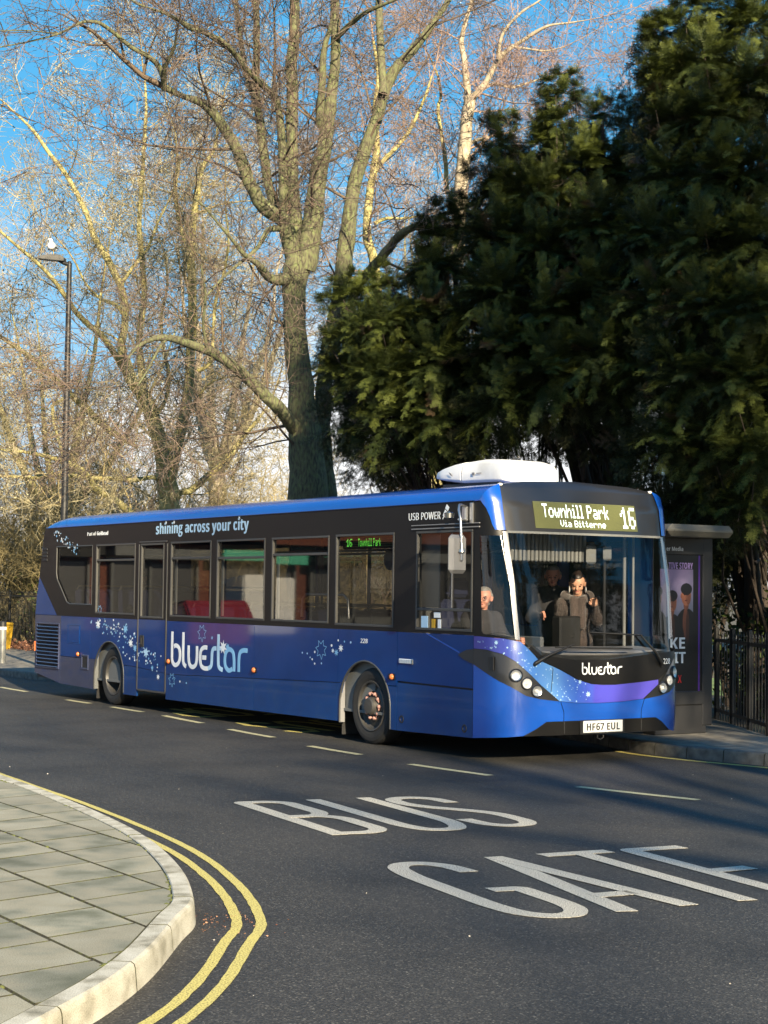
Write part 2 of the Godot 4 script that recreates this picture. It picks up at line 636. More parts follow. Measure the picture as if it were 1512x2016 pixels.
	M.twig_pink = plain(0.27, 0.19, 0.15, 0.8)
	M.twig_tint = plain(1, 1, 1, 0.8)
	M.twig_tint.vertex_color_use_as_albedo = true
	M.leaf = plain(1, 1, 1, 0.55)
	M.leaf.vertex_color_use_as_albedo = true
	M.leaf.metallic_specular = 0.35
	M.leaf.backlight_enabled = true
	M.leaf.backlight = Color(0.18, 0.22, 0.06)
	# bus
	var blue := plain(0.004, 0.066, 0.36, 0.25)
	blue.clearcoat_enabled = true
	blue.clearcoat = 0.7
	blue.clearcoat_roughness = 0.06
	M.blue = blue
	var side := tri_mat(noise_tex(0.006, [[0.0, lin(0.001, 0.026, 0.125)], [0.5, lin(0.0008, 0.030, 0.15)], [1.0, lin(0.0008, 0.033, 0.16)]], 512, FastNoiseLite.TYPE_SIMPLEX_SMOOTH, 4, 81), Vector3.ONE * 0.4, 0.3)
	side.clearcoat_enabled = true
	side.clearcoat = 0.5
	side.heightmap_enabled = true
	side.heightmap_texture = noise_tex(0.007, [], 512, FastNoiseLite.TYPE_SIMPLEX_SMOOTH, 2, 87)
	side.heightmap_scale = 0.35
	side.metallic_specular = 0.25
	side.clearcoat_roughness = 0.05
	M.blue_side = side
	var lower := side.duplicate() as StandardMaterial3D
	lower.albedo_texture = noise_tex(0.012, [[0.0, lin(0.006, 0.032, 0.125)], [0.5, lin(0.004, 0.036, 0.15)], [1.0, lin(0.014, 0.042, 0.135)]], 512, FastNoiseLite.TYPE_SIMPLEX_SMOOTH, 6, 89)
	lower.roughness = 0.4
	M.blue_lower = lower
	var dusty := tri_mat(noise_tex(0.01, [[0.0, lin(0.020, 0.028, 0.066)], [0.5, lin(0.030, 0.037, 0.076)], [1.0, lin(0.012, 0.024, 0.085)]], 512, FastNoiseLite.TYPE_SIMPLEX_SMOOTH, 5, 82), Vector3(0.35, 0.8, 0.35), 0.42)
	dusty.clearcoat_enabled = true
	dusty.clearcoat = 0.4
	dusty.clearcoat_roughness = 0.15
	M.blue_dusty = dusty
	M.charcoal = plain(0.0085, 0.0083, 0.0082, 0.4)
	M.charcoal.metallic_specular = 0.3
	M.black_gloss = plain(0.006, 0.006, 0.007, 0.08)
	M.black_gloss.clearcoat_enabled = true
	M.black = plain(0.009, 0.009, 0.009, 0.55)
	M.rubber = tri_mat(noise_tex(0.02, [[0.0, lin(0.005, 0.005, 0.005)], [1.0, lin(0.014, 0.0135, 0.013)]], 256, FastNoiseLite.TYPE_SIMPLEX_SMOOTH, 5, 83), Vector3.ONE * 1.5, 0.8)
	M.dark_metal = plain(0.03, 0.029, 0.028, 0.5, 0.3)
	M.rim_grey = plain(0.05, 0.048, 0.045, 0.5, 0.3)
	M.steel = plain(0.45, 0.45, 0.45, 0.3, 0.9)
	M.chrome = plain(0.75, 0.75, 0.75, 0.12, 1.0)
	M.nut_pink = plain(0.28, 0.15, 0.125, 0.6)
	M.window = glass(0.004, 0.005, 0.006, 0.62)
	M.lamp_dish = plain(0.85, 0.85, 0.83, 0.28, 0.85)
	M.reflector = plain(0.8, 0.8, 0.78, 0.35)
	M.frame_grey = plain(0.055, 0.055, 0.053, 0.45, 0.2)
	M.clear_glass = glass(0.004, 0.006, 0.006, 0.12)
	M.pillar = plain(0.30, 0.30, 0.30, 0.22, 0.75)
	M.white = plain(0.72, 0.72, 0.70, 0.45)
	M.pod_white = tri_mat(noise_tex(0.01, [[0.0, lin(0.50, 0.49, 0.46)], [0.5, lin(0.68, 0.68, 0.66)], [1.0, lin(0.74, 0.74, 0.72)]], 256, FastNoiseLite.TYPE_SIMPLEX_SMOOTH, 5, 84), Vector3.ONE * 0.6, 0.4)
	M.grey_plastic = plain(0.16, 0.16, 0.165, 0.5)
	M.pale_grey = plain(0.34, 0.35, 0.34, 0.7)
	M.mid_grey = plain(0.10, 0.105, 0.105, 0.7)
	M.print_white = plain(0.66, 0.70, 0.74, 0.5)
	M.print_light_blue = plain(0.17, 0.38, 0.62, 0.5)
	M.print_sky = plain(0.34, 0.52, 0.70, 0.5)
	M.amber = plain(0.55, 0.16, 0.05, 0.35)
	M.seat_blue = plain(0.012, 0.018, 0.06, 0.9)
	M.yellow_plastic = plain(0.42, 0.25, 0.012, 0.6)
	M.vine = plain(0.20, 0.165, 0.075, 0.85)
	M.fascia_green = plain(0.03, 0.35, 0.22, 0.5)
	M.fascia_red = plain(0.26, 0.022, 0.03, 0.6)
	M.iron = plain(0.012, 0.012, 0.012, 0.5)


# ------------------------------------------------------------------ ground
func sheet(poly: PackedVector2Array, y: float) -> ArrayMesh:
	var b := MB.new()
	var ids := Geometry2D.triangulate_polygon(poly)
	for i in range(0, ids.size(), 3):
		var p := func(q: Vector2) -> Vector3: return Vector3(q.x, y, q.y)
		b.trin(p.call(poly[ids[i]]), p.call(poly[ids[i + 1]]), p.call(poly[ids[i + 2]]), Vector3.UP, Vector3.UP, Vector3.UP)
	return b.mesh()


func far_kerb_line() -> Array:
	return curve([Vector2(-14, 5.2), Vector2(-8, 3.75), Vector2(-4, 2.95), Vector2(-1.27, 2.42), Vector2(-0.4, 2.24), Vector2(0.4, 2.19), Vector2(1.2, 2.35), Vector2(2.4, 2.56), Vector2(8, 2.60), Vector2(14.2, 2.58), Vector2(15.6, 2.1), Vector2(16.8, 1.56), Vector2(19, 1.50), Vector2(30, 1.42), Vector2(60, 1.4)], 8)


func island_edge() -> Array:
	return curve([Vector2(46, -1.2), Vector2(30, -2.6), Vector2(16, -3.9), Vector2(8, -4.5), Vector2(3.6, -4.93), Vector2(0.46, -5.18), Vector2(-0.70, -5.26), Vector2(-1.86, -5.38), Vector2(-3.03, -5.54), Vector2(-3.84, -5.70), Vector2(-4.58, -5.91), Vector2(-5.16, -6.11), Vector2(-5.64, -6.31), Vector2(-5.96, -6.47), Vector2(-6.27, -6.70), Vector2(-6.89, -7.14), Vector2(-7.31, -7.49), Vector2(-7.64, -7.82), Vector2(-8.3, -8.55), Vector2(-8.8, -9.3), Vector2(-9.1, -10.4), Vector2(-9.2, -14.0), Vector2(-9.2, -30)], 6)


func shifted(line: Array, by: float) -> Array:
	var out := []
	for i in line.size():
		var d: Vector2 = (line[mini(i + 1, line.size() - 1)] - line[maxi(i - 1, 0)]).normalized()
		out.append(line[i] + Vector2(-d.y, d.x) * by)
	return out


func ribbon(line: Array, a: float, b: float, y: float, rough_edges := 0.0) -> ArrayMesh:
	var l1 := shifted(line, a)
	var l2 := shifted(line, b)
	var m := MB.new()
	for i in line.size() - 1:
		if rough_edges > 0.0:
			l1[i + 1] += Vector2(rnd(-1, 1), rnd(-1, 1)) * rough_edges
			l2[i + 1] += Vector2(rnd(-1, 1), rnd(-1, 1)) * rough_edges
		m._face(Vector3(l1[i].x, y, l1[i].y), Vector3(l1[i + 1].x, y, l1[i + 1].y), Vector3(l2[i + 1].x, y, l2[i + 1].y), Vector3(l2[i].x, y, l2[i].y), Vector3.UP)
	return m.mesh()


func ground_and_road() -> void:
	structure("ground", sheet(rect(-700, -700, 700, 700), -0.03), M.soil)
	structure("road", sheet(rect(-70, -60, 75, 14), 0.0), M.asphalt)


func island_pavement() -> void:
	var edge := island_edge()
	var inner := shifted(edge, 0.125)
	# the bed under the flags, which shows in the joints
	var bed := PackedVector2Array(inner)
	bed.append(Vector2(-9.3, -60)); bed.append(Vector2(60, -60)); bed.append(Vector2(60, -1.0))
	var pave := structure("pavement", sheet(bed, 0.114), M.joint)
	# flags: rows run along x, joints cross them at a slant
	var rows := [-4.80, -5.36, -5.88, -6.41, -6.95, -7.46, -7.98, -8.50, -9.02, -9.54, -10.06]
	var field := PackedVector2Array(shifted(edge, 0.135))
	field.append(Vector2(-9.3, -60)); field.append(Vector2(60, -60)); field.append(Vector2(60, -1.0))
	for k in rows.size() - 1:
		var za: float = rows[k] - 0.010
		var zb: float = rows[k + 1] + 0.010
		var x := -9.4 + (0.27 if k % 2 else 0.0) + rnd(-0.05, 0.05)
		while x < 1.9:
			var len := rnd(0.47, 0.52)
			var slant := 0.30 - 0.03 * maxf(0.0, k - 2.0)
			var cell := V2([x + 0.008, zb, x + len - 0.008, zb, x + len - 0.008 + slant * (za - zb), za, x + 0.008 + slant * (za - zb), za])
			x += len
			for q in Geometry2D.intersect_polygons(cell, field):
				if q.size() < 3:
					continue
				var area := 0.0
				for i in q.size():
					area += q[i].cross(q[(i + 1) % q.size()]) * 0.5
				if absf(area) < 0.004:
					continue
				var b := MB.new()
				var sides := MB.new()
				var tilt := Vector2(rnd(-0.0015, 0.0015), rnd(-0.0015, 0.0015))
				var lift := 0.1207 + rnd(-0.0004, 0.0010)
				var mid := Vector2.ZERO
				for w in q: mid += w / q.size()
				var small := Geometry2D.offset_polygon(q, -0.003)
				if small.is_empty() or small[0].size() != q.size():
					small = [q]
				var s: PackedVector2Array = small[0]
				var hy := func(w: Vector2) -> float: return lift + (w - mid).dot(tilt)
				var ids := Geometry2D.triangulate_polygon(s)
				for i in range(0, ids.size(), 3):
					var p := []
					for j in 3:
						var w := s[ids[i + j]]
						p.append(Vector3(w.x, hy.call(w), w.y))
					b.trin(p[0], p[1], p[2], Vector3.UP, Vector3.UP, Vector3.UP)
				for i in s.size():
					var w0 := s[i]
					var w1 := s[(i + 1) % s.size()]
					var e := (w1 - w0).normalized()
					var m := Vector3(e.y, 0, -e.x)
					if m.dot(Vector3((w0 - mid).x, 0, (w0 - mid).y)) < 0: m = -m
					var mm := (m + Vector3.UP).normalized()
					sides._face(Vector3(w0.x, hy.call(w0), w0.y), Vector3(w1.x, hy.call(w1), w1.y), Vector3(w1.x, hy.call(w1) - 0.003, w1.y) + m * 0.003, Vector3(w0.x, hy.call(w0) - 0.003, w0.y) + m * 0.003, mm)
					sides._face(Vector3(w0.x, hy.call(w0) - 0.003, w0.y) + m * 0.003, Vector3(w1.x, hy.call(w1) - 0.003, w1.y) + m * 0.003, Vector3(w1.x, 0.1, w1.y) + m * 0.003, Vector3(w0.x, 0.1, w0.y) + m * 0.003, m)
				part_of_two("paving_slab", b, M["flag%d" % rng.randi_range(0, 4)], sides, M.joint, pave)
	# beyond the frame the flags go on as one sheet
	var rest := structure("pavement_far", sheet(V2([2.2, -5.25, 8, -4.75, 16, -4.15, 30, -2.85, 46, -1.45, 46, -40, 2.2, -40]), 0.117), M.asphalt)
	rest.name = "plaza"
	# kerb stones
	kerb_stones(pave, edge, 0.127, 0.125, 0.80, M.kerb, -9.0, 16.0)
	for e in [[edge, 0.127, 0.125, pave]]:
		var near := []
		for q in e[0]:
			if q.x > -9.0 and q.x < 16.0 and q.y > -14.0: near.append(q)
		var mb2 := MB.new()
		var mp := [Vector2(0.0012, -0.01), Vector2(0.0132, 0.0978), Vector2(0.0190, 0.1158), Vector2(0.0325, 0.1258), Vector2(0.119, 0.1258)]
		var rails := []
		for q in mp: rails.append(shifted(near, q.x))
		for k in mp.size() - 1:
			for j in near.size() - 1:
				mb2.quad(Vector3(rails[k][j].x, mp[k].y, rails[k][j].y), Vector3(rails[k + 1][j].x, mp[k + 1].y, rails[k + 1][j].y), Vector3(rails[k + 1][j + 1].x, mp[k + 1].y, rails[k + 1][j + 1].y), Vector3(rails[k][j + 1].x, mp[k].y, rails[k][j + 1].y))
		part("mortar", mb2, M.joint, pave)
	# moss in the joints by the kerb
	var mb := MB.new()
	mb.colored = false
	for i in 520:
		var q: Vector2
		if i < 330:
			var j := rng.randi_range(20, inner.size() - 40)
			q = inner[j].lerp(inner[j + 1], rng.randf()) + Vector2(rnd(-0.012, 0.012), rnd(-0.02, 0.006))
		else:
			q = Vector2(rnd(-7.8, 0.5), rows[rng.randi_range(1, 6)] + rnd(-0.012, 0.012))
			if not Geometry2D.is_point_in_polygon(q, field):
				continue
		if rng.randf() > 0.35 + 0.5 * sin(q.x * 3.1 + q.y) :
			continue
		var r := rnd(0.004, 0.013)
		mb.lathe(Vector3(q.x, 0.114, q.y), [Vector2(r * 1.3, 0), Vector2(r, r * 0.7), Vector2(0.0001, r)], 5)
	var mo := part("moss", mb, M.moss, pave)
	mo.set_meta("kind", "stuff")


func kerb_stones(parent: Node, line: Array, top: float, wide: float, length: float, mat: Material, x_from: float, x_to: float) -> void:
	# walk along the line and cut it into stones with a narrow joint
	var at: Vector2 = line[0]
	var i := 0
	var piece := [at]
	var run := 0.0
	var target := length * rnd(0.94, 1.06)
	while i < line.size() - 1:
		var nxt: Vector2 = line[i + 1]
		var d := at.distance_to(nxt)
		if run + d < target:
			run += d
			piece.append(nxt)
			at = nxt
			i += 1
		else:
			var q := at.lerp(nxt, (target - run) / d)
			piece.append(q)
			if piece[0].x > x_from and piece[-1].x < x_to or piece[-1].x > x_from and piece[0].x < x_to:
				stone(parent, piece, top + (rnd(0.0, 0.002) if top > 0.126 else rnd(-0.003, 0.003)), wide, mat)
			piece = [q]
			at = q
			run = 0.0
			target = length * rnd(0.94, 1.06)


func stone(parent: Node, line: Array, top: float, wide: float, mat: Material) -> void:
	var pts := []
	for q in line:
		if pts.is_empty() or pts[-1].distance_to(q) > 0.02: pts.append(q)
	if pts.size() < 2:
		return
	var d0: Vector2 = (pts[1] - pts[0]).normalized()
	var d1: Vector2 = (pts[-1] - pts[-2]).normalized()
	pts[0] += d0 * 0.005
	pts[-1] -= d1 * 0.005
	var prof := [Vector2(0.0, -0.02), Vector2(0.012, top - 0.028), Vector2(0.018, top - 0.010), Vector2(0.032, top), Vector2(wide - 0.006, top), Vector2(wide, top - 0.006), Vector2(wide, 0.05)]
	var rails := []
	for p in prof:
		rails.append(shifted(pts, p.x))
	var b := MB.new()
	for k in prof.size() - 1:
		for j in pts.size() - 1:
			var f := func(r: int, s: int) -> Vector3: return Vector3(rails[r][s].x, prof[r].y, rails[r][s].y)
			b.quad(f.call(k, j), f.call(k + 1, j), f.call(k + 1, j + 1), f.call(k, j + 1))
	var ends := MB.new()
	for e in [0, pts.size() - 1]:
		for k in range(1, prof.size() - 1):
			ends.tri(Vector3(rails[0][e].x, prof[0].y, rails[0][e].y), Vector3(rails[k][e].x, prof[k].y, rails[k][e].y), Vector3(rails[k + 1][e].x, prof[k + 1].y, rails[k + 1][e].y))
	part_of_two("kerb_stone", b, mat, ends, M.joint, parent)


func far_kerb_and_footway() -> void:
	var line := far_kerb_line()
	var inside := shifted(line, 0.15)
	var poly := PackedVector2Array(inside)
	poly.append(Vector2(60, 6.2)); poly.append(Vector2(30, 6.2)); poly.append(Vector2(8, 5.95)); poly.append(Vector2(2.75, 5.5)); poly.append(Vector2(0.4, 4.1)); poly.append(Vector2(-0.6, 4.0)); poly.append(Vector2(-4, 5.0)); poly.append(Vector2(-14, 7.5))
	var foot := structure("footway", sheet(poly, 0.121), M.footway)
	kerb_stones(foot, line, 0.125, 0.15, 0.5, M.stone_kerb, -9.0, 24.0)
	var park := PackedVector2Array([Vector2(80, 6.2), Vector2(30, 6.2), Vector2(8, 5.95), Vector2(2.75, 5.5), Vector2(0.4, 4.1), Vector2(-0.6, 4.0), Vector2(-4, 5.0), Vector2(-14, 7.5), Vector2(-40, 14), Vector2(-40, 120), Vector2(80, 120)])
	structure("park_ground", sheet(park, 0.10), M.soil)
	structure("lawn", sheet(V2([-14, 14, 2, 9.5, 9, 9.5, 16, 22, 30, 40, 30, 110, -30, 110]), 0.105), M.grass_ground)


# ------------------------------------------------------------------ road markings
func fillet(p: Array, r: float) -> Array:
	if p.size() < 3:
		return p
	var out := [p[0]]
	for i in range(1, p.size() - 1):
		var a: Vector2 = p[i - 1] - p[i]
		var c: Vector2 = p[i + 1] - p[i]
		var k := minf(r, minf(a.length(), c.length()) * 0.49)
		if a.normalized().dot(c.normalized()) > -0.25:
			k = minf(k, 0.035)
		var s: Vector2 = p[i] + a.normalized() * k
		var e: Vector2 = p[i] + c.normalized() * k
		for j in 6:
			var t := j / 5.0
			out.append(s.lerp(p[i], t).lerp((p[i] as Vector2).lerp(e, t), t))
	out.append(p[-1])
	return out


func road_markings() -> void:
	var t := Basis(Vector3(-0.219, 0, 0.976), Vector3(0.9926, 0, 0.1213), Vector3.UP)
	var o := Vector3(-3.448, 0.0, -4.126)
	var w := 0.13
	var letters := {
		"B": [[[0.06, 0.0], [0.06, 1.98], [0.30, 1.98], [0.41, 1.88], [0.42, 1.2], [0.32, 1.03], [0.06, 1.03]], [[0.06, 1.03], [0.33, 1.03], [0.45, 0.86], [0.45, 0.2], [0.34, 0.06], [0.06, 0.06]]],
		"U": [[[0.70, 2.03], [0.70, 0.35], [0.76, 0.12], [0.86, 0.06], [1.0, 0.08], [1.08, 0.22], [1.14, 0.45], [1.15, 2.05]]],
		"S": [[[1.71, 1.56], [1.68, 1.85], [1.56, 1.96], [1.42, 1.96], [1.31, 1.84], [1.29, 1.58], [1.36, 1.36], [1.64, 0.98], [1.72, 0.76], [1.71, 0.32], [1.62, 0.16], [1.46, 0.12], [1.33, 0.24], [1.30, 0.56]]],
		"G": [[[0.14, -1.76], [0.12, -1.50], [0.02, -1.36], [-0.12, -1.36], [-0.22, -1.50], [-0.27, -1.8], [-0.30, -2.85], [-0.27, -3.12], [-0.16, -3.25], [-0.02, -3.25], [0.09, -3.10], [0.12, -2.9], [0.13, -2.40], [-0.06, -2.40]]],
		"A": [[[0.31, -3.24], [0.58, -1.25]], [[0.74, -3.18], [0.58, -1.25]], [[0.40, -2.75], [0.68, -2.72]]],
		"T": [[[0.92, -1.27], [1.45, -1.22]], [[1.21, -1.24], [1.15, -3.14]]],
		"E": [[[2.04, -1.18], [1.60, -1.22], [1.54, -3.10], [1.98, -3.04]], [[1.59, -2.16], [1.92, -2.10]]],
	}
	for word in [["BUS", "worn white lettering BUS painted on the road, nearest the bus"], ["GATE", "worn white lettering GATE painted on the road below the word BUS"]]:
		var g := thing("road_lettering", word[1], "road marking")
		for ch in word[0]:
			var b := MB.new()
			for s in letters[ch]:
				var pts := []
				for q in s: pts.append(Vector2(q[0] + 0.0, q[1]))
				stroke(b, fillet(pts, 0.16), w, o + Vector3.UP * (0.0035 if b.v.is_empty() else 0.0048 + 0.001 * s.size() / 10.0), t, 0.0015, false)
			part("letter", b, M.white_paint, g)
	# double yellow lines round the corner
	var edge := island_edge()
	var near := []
	for q in edge:
		if q.x > -10.0 and q.x < 24 and q.y > -14: near.append(q)
	# the lines leave the kerb by about 0.2 m on the straight and 0.45 m at the nose
	var lines := [[], []]
	for i in near.size():
		var d: Vector2 = (near[mini(i + 1, near.size() - 1)] - near[maxi(i - 1, 0)]).normalized()
		var nose := clampf((-1.0 - near[i].x) / 5.0, 0.0, 1.0) * clampf((near[i].y + 9.0) / 1.5, 0.0, 1.0)
		lines[0].append(near[i] - Vector2(-d.y, d.x) * (0.130 + 0.085 * nose))
		lines[1].append(near[i] - Vector2(-d.y, d.x) * (0.305 + 0.035 * nose))
	for k in 2:
		tag(put("yellow_line", ribbon(lines[k], -0.028, 0.028, 0.004, 0.003), M.yellow_paint), ["inner of the two yellow lines curving round the paved corner", "outer of the two yellow lines curving round the paved corner"][k], "road marking", "double yellow lines round the corner")
	# one yellow line along the far kerb
	var far := far_kerb_line()
	var seg := []
	for q in far:
		if q.x > -13.0 and q.x < 0.75: seg.append(q)
	tag(put("yellow_line", ribbon(seg, -0.21, -0.12, 0.004, 0.004), M.yellow_paint), "single yellow line along the dark stone kerb in front of the bus", "road marking")
	# dashes of the bus bay
	var dash := [[-3.09, -0.27, -1.84, -0.57], [-0.71, -0.72, 0.52, -0.82], [1.60, -0.74, 2.71, -0.72], [3.87, -0.54, 5.14, -0.46], [6.16, -0.33, 7.57, -0.2], [8.32, -0.18, 9.45, -0.15], [10.29, -0.14, 11.21, -0.13], [13.4, 0.05, 14.81, 0.11], [16.6, 0.25, 17.8, 0.4]]
	for i in dash.size():
		var d: Array = dash[i]
		var names := ["rightmost pale dash of the bus bay line, nearest the camera", "pale dash just right of the bus's front corner", "pale dash beside the bus's front wheel", "pale dash on the road below the large side lettering of the bus", "pale dash beside the emergency door of the bus", "pale dash just in front of the bus's rear wheel", "pale dash beside the bus's rear overhang", "white dash left of the bus's tail", "farthest white dash near the left edge by the bollard"]
		tag(put("road_dash", ribbon([Vector2(d[0], d[1]), Vector2((d[0] + d[2]) / 2, (d[1] + d[3]) / 2 - 0.01), Vector2(d[2], d[3])], -0.05, 0.05, 0.004, 0.003), M.cream_paint), names[i], "road marking", "dashes of the bus bay line")
	# yellow lettering under the bus
	var ly := thing("road_lettering", "yellow lettering BUS STOP on the road, mostly hidden under the bus", "road marking")
	var ty := Basis(Vector3(0, 0, -1), Vector3(-1, 0, 0), Vector3.UP) # read by drivers who come from behind
	var rough := {"B": [[[0, 0], [0, 1], [0.5, 1], [0.6, 0.8], [0.5, 0.55], [0, 0.52]], [[0.5, 0.5], [0.65, 0.3], [0.5, 0], [0, 0]]], "U": [[[0, 1], [0, 0.2], [0.2, 0], [0.5, 0], [0.65, 0.2], [0.65, 1]]], "S": [[[0.62, 0.85], [0.5, 1], [0.15, 1], [0, 0.8], [0.15, 0.55], [0.5, 0.45], [0.65, 0.25], [0.5, 0], [0.15, 0], [0, 0.15]]], "T": [[[0, 1], [0.7, 1]], [[0.35, 1], [0.35, 0]]], "O": [[[0.15, 0], [0, 0.2], [0, 0.8], [0.15, 1], [0.5, 1], [0.65, 0.8], [0.65, 0.2], [0.5, 0], [0.15, 0.01]]], "P": [[[0, 0], [0, 1], [0.5, 1], [0.65, 0.8], [0.5, 0.5], [0, 0.5]]]}
	for row in [["BUS", 6.0, 1.55], ["STOP", 8.75, 2.13]]:
		var z: float = row[2]
		for ch in row[0]:
			var b := MB.new()
			for s in rough[ch]:
				var pts := []
				for q in s: pts.append(Vector2(q[0] * 0.62, q[1] * 1.6))
				stroke(b, pts, 0.1, Vector3(row[1], 0.003 if b.v.is_empty() else 0.0044, z), ty, 0.0014, false)
			part("letter", b, M.yellow_paint, ly)
			z -= 0.55


# ------------------------------------------------------------------ the bus
const HALF := 1.235
const NOSE := 0.57
var arc_l := PackedFloat32Array()
var arc_x := PackedFloat32Array()
var arc_y := PackedFloat32Array()


func nose_table() -> void:
	var px := 0.0
	var py := NOSE
	var l := 0.0
	for i in 401:
		var a := PI / 2 * i / 400.0
		var x := pow(sin(a), 2.0 / 4.6) * HALF
		var y := pow(maxf(cos(a), 0.0), 2.0 / 4.6) * NOSE
		l += Vector2(x - px, y - py).length() if i else 0.0
		arc_l.append(l); arc_x.append(x); arc_y.append(y / NOSE)
		px = x; py = y


func profile(y: float) -> float:
	var ys := [0.2, 0.43, 0.63, 0.9, 1.1, 1.26, 1.85, 2.42, 2.7, 2.87, 2.96]
	var ss := [-0.015, -0.03, -0.033, -0.03, -0.012, 0.017, 0.085, 0.22, 0.28, 0.375, 0.47]
	if y <= ys[0]: return ss[0]
	for i in ys.size() - 1:
		if y <= ys[i + 1]:
			return lerpf(ss[i], ss[i + 1], (y - ys[i]) / (ys[i + 1] - ys[i]))
	return ss[-1] + (y - 2.96)


func arc(t: float) -> Vector2:
	var u := minf(absf(t), arc_l[400])
	var i := arc_l.bsearch(u)
	i = clampi(i, 1, 400)
	var f := (u - arc_l[i - 1]) / maxf(arc_l[i] - arc_l[i - 1], 1e-9)
	return Vector2(signf(t) * lerpf(arc_x[i - 1], arc_x[i], f), lerpf(arc_y[i - 1], arc_y[i], f))


# the skin of the bus's front: t runs along it from the driver's side to the kerb side, y is the height
func nose(t: float, y: float) -> Vector3:
	var a := arc(t)
	return Vector3(NOSE - (NOSE - profile(y)) * a.y, y, HALF + a.x)


# height of the roof across the bus
func roof_y(z: float) -> float:
	var d := HALF - absf(z - HALF)
	var xs := [0.0, 0.012, 0.04, 0.09, 0.2, 0.5, 1.235]
	var ys := [2.715, 2.775, 2.815, 2.85, 2.885, 2.925, 2.955]
	for i in 6:
		if d <= xs[i + 1]:
			return lerpf(ys[i], ys[i + 1], maxf(0.0, (d - xs[i]) / (xs[i + 1] - xs[i])))
	return ys[6]


func front_patch(called: String, poly: PackedVector2Array, mat: Material, parent: Node, out := 0.003, holes := []) -> MeshInstance3D:
	var b := MB.new()
	patch(b, poly, holes, 0.07, 0.12, nose, out, 1.0)
	return part(called, b, mat, parent)


func mirrored(a: Array) -> Array:
	var out := []
	for i in range(a.size() - 2, -1, -2):
		out.append(-a[i]); out.append(a[i + 1])
	return out


func flat_part(called: String, poly: PackedVector2Array, mat: Material, parent: Node, out := 0.0, depth := 0.025) -> MeshInstance3D:
	# on the driver's side: (x, y), its face at z = -out
	var b := MB.new()
	b.prism(poly, Vector3(0, 0, depth - out), Basis(Vector3(1, 0, 0), Vector3(0, 1, 0), Vector3(0, 0, -1)), depth)
	return part(called, b, mat, parent)


func bars(b: MB, x0: float, y0: float, x1: float, y1: float, w: float, z: float, d: float) -> void:
	# a rectangular frame of four bars, butted
	b.box(Vector3((x0 + x1) / 2, y1 - w / 2, z), Vector3(x1 - x0, w, d), 0.003)
	b.box(Vector3((x0 + x1) / 2, y0 + w / 2, z), Vector3(x1 - x0, w, d), 0.003)
	b.box(Vector3(x0 + w / 2, (y0 + y1) / 2, z), Vector3(w, y1 - y0 - 2 * w, d), 0.003)
	b.box(Vector3(x1 - w / 2, (y0 + y1) / 2, z), Vector3(w, y1 - y0 - 2 * w, d), 0.003)


func bus() -> void:
	nose_table()
	var o := thing("bus", "blue single-deck bus with black window band and white roof pod, standing at the stop", "bus")
	bus_shell(o)
	bus_side_windows(o)
	bus_front(o)
	bus_wheels(o)
	bus_fittings(o)
	bus_lettering(o)
	bus_inside(o)


func arch_cut(x: float) -> PackedVector2Array:
	var p := []
	p.append_array([x + 0.545, 0.0, x + 0.545, 0.30])
	for i in 19:
		var a := PI * i / 18.0
		p.append_array([x + 0.545 * cos(a), 0.42 + 0.525 * sin(a)])
	p.append_array([x - 0.545, 0.30, x - 0.545, 0.0])
	return V2(p)


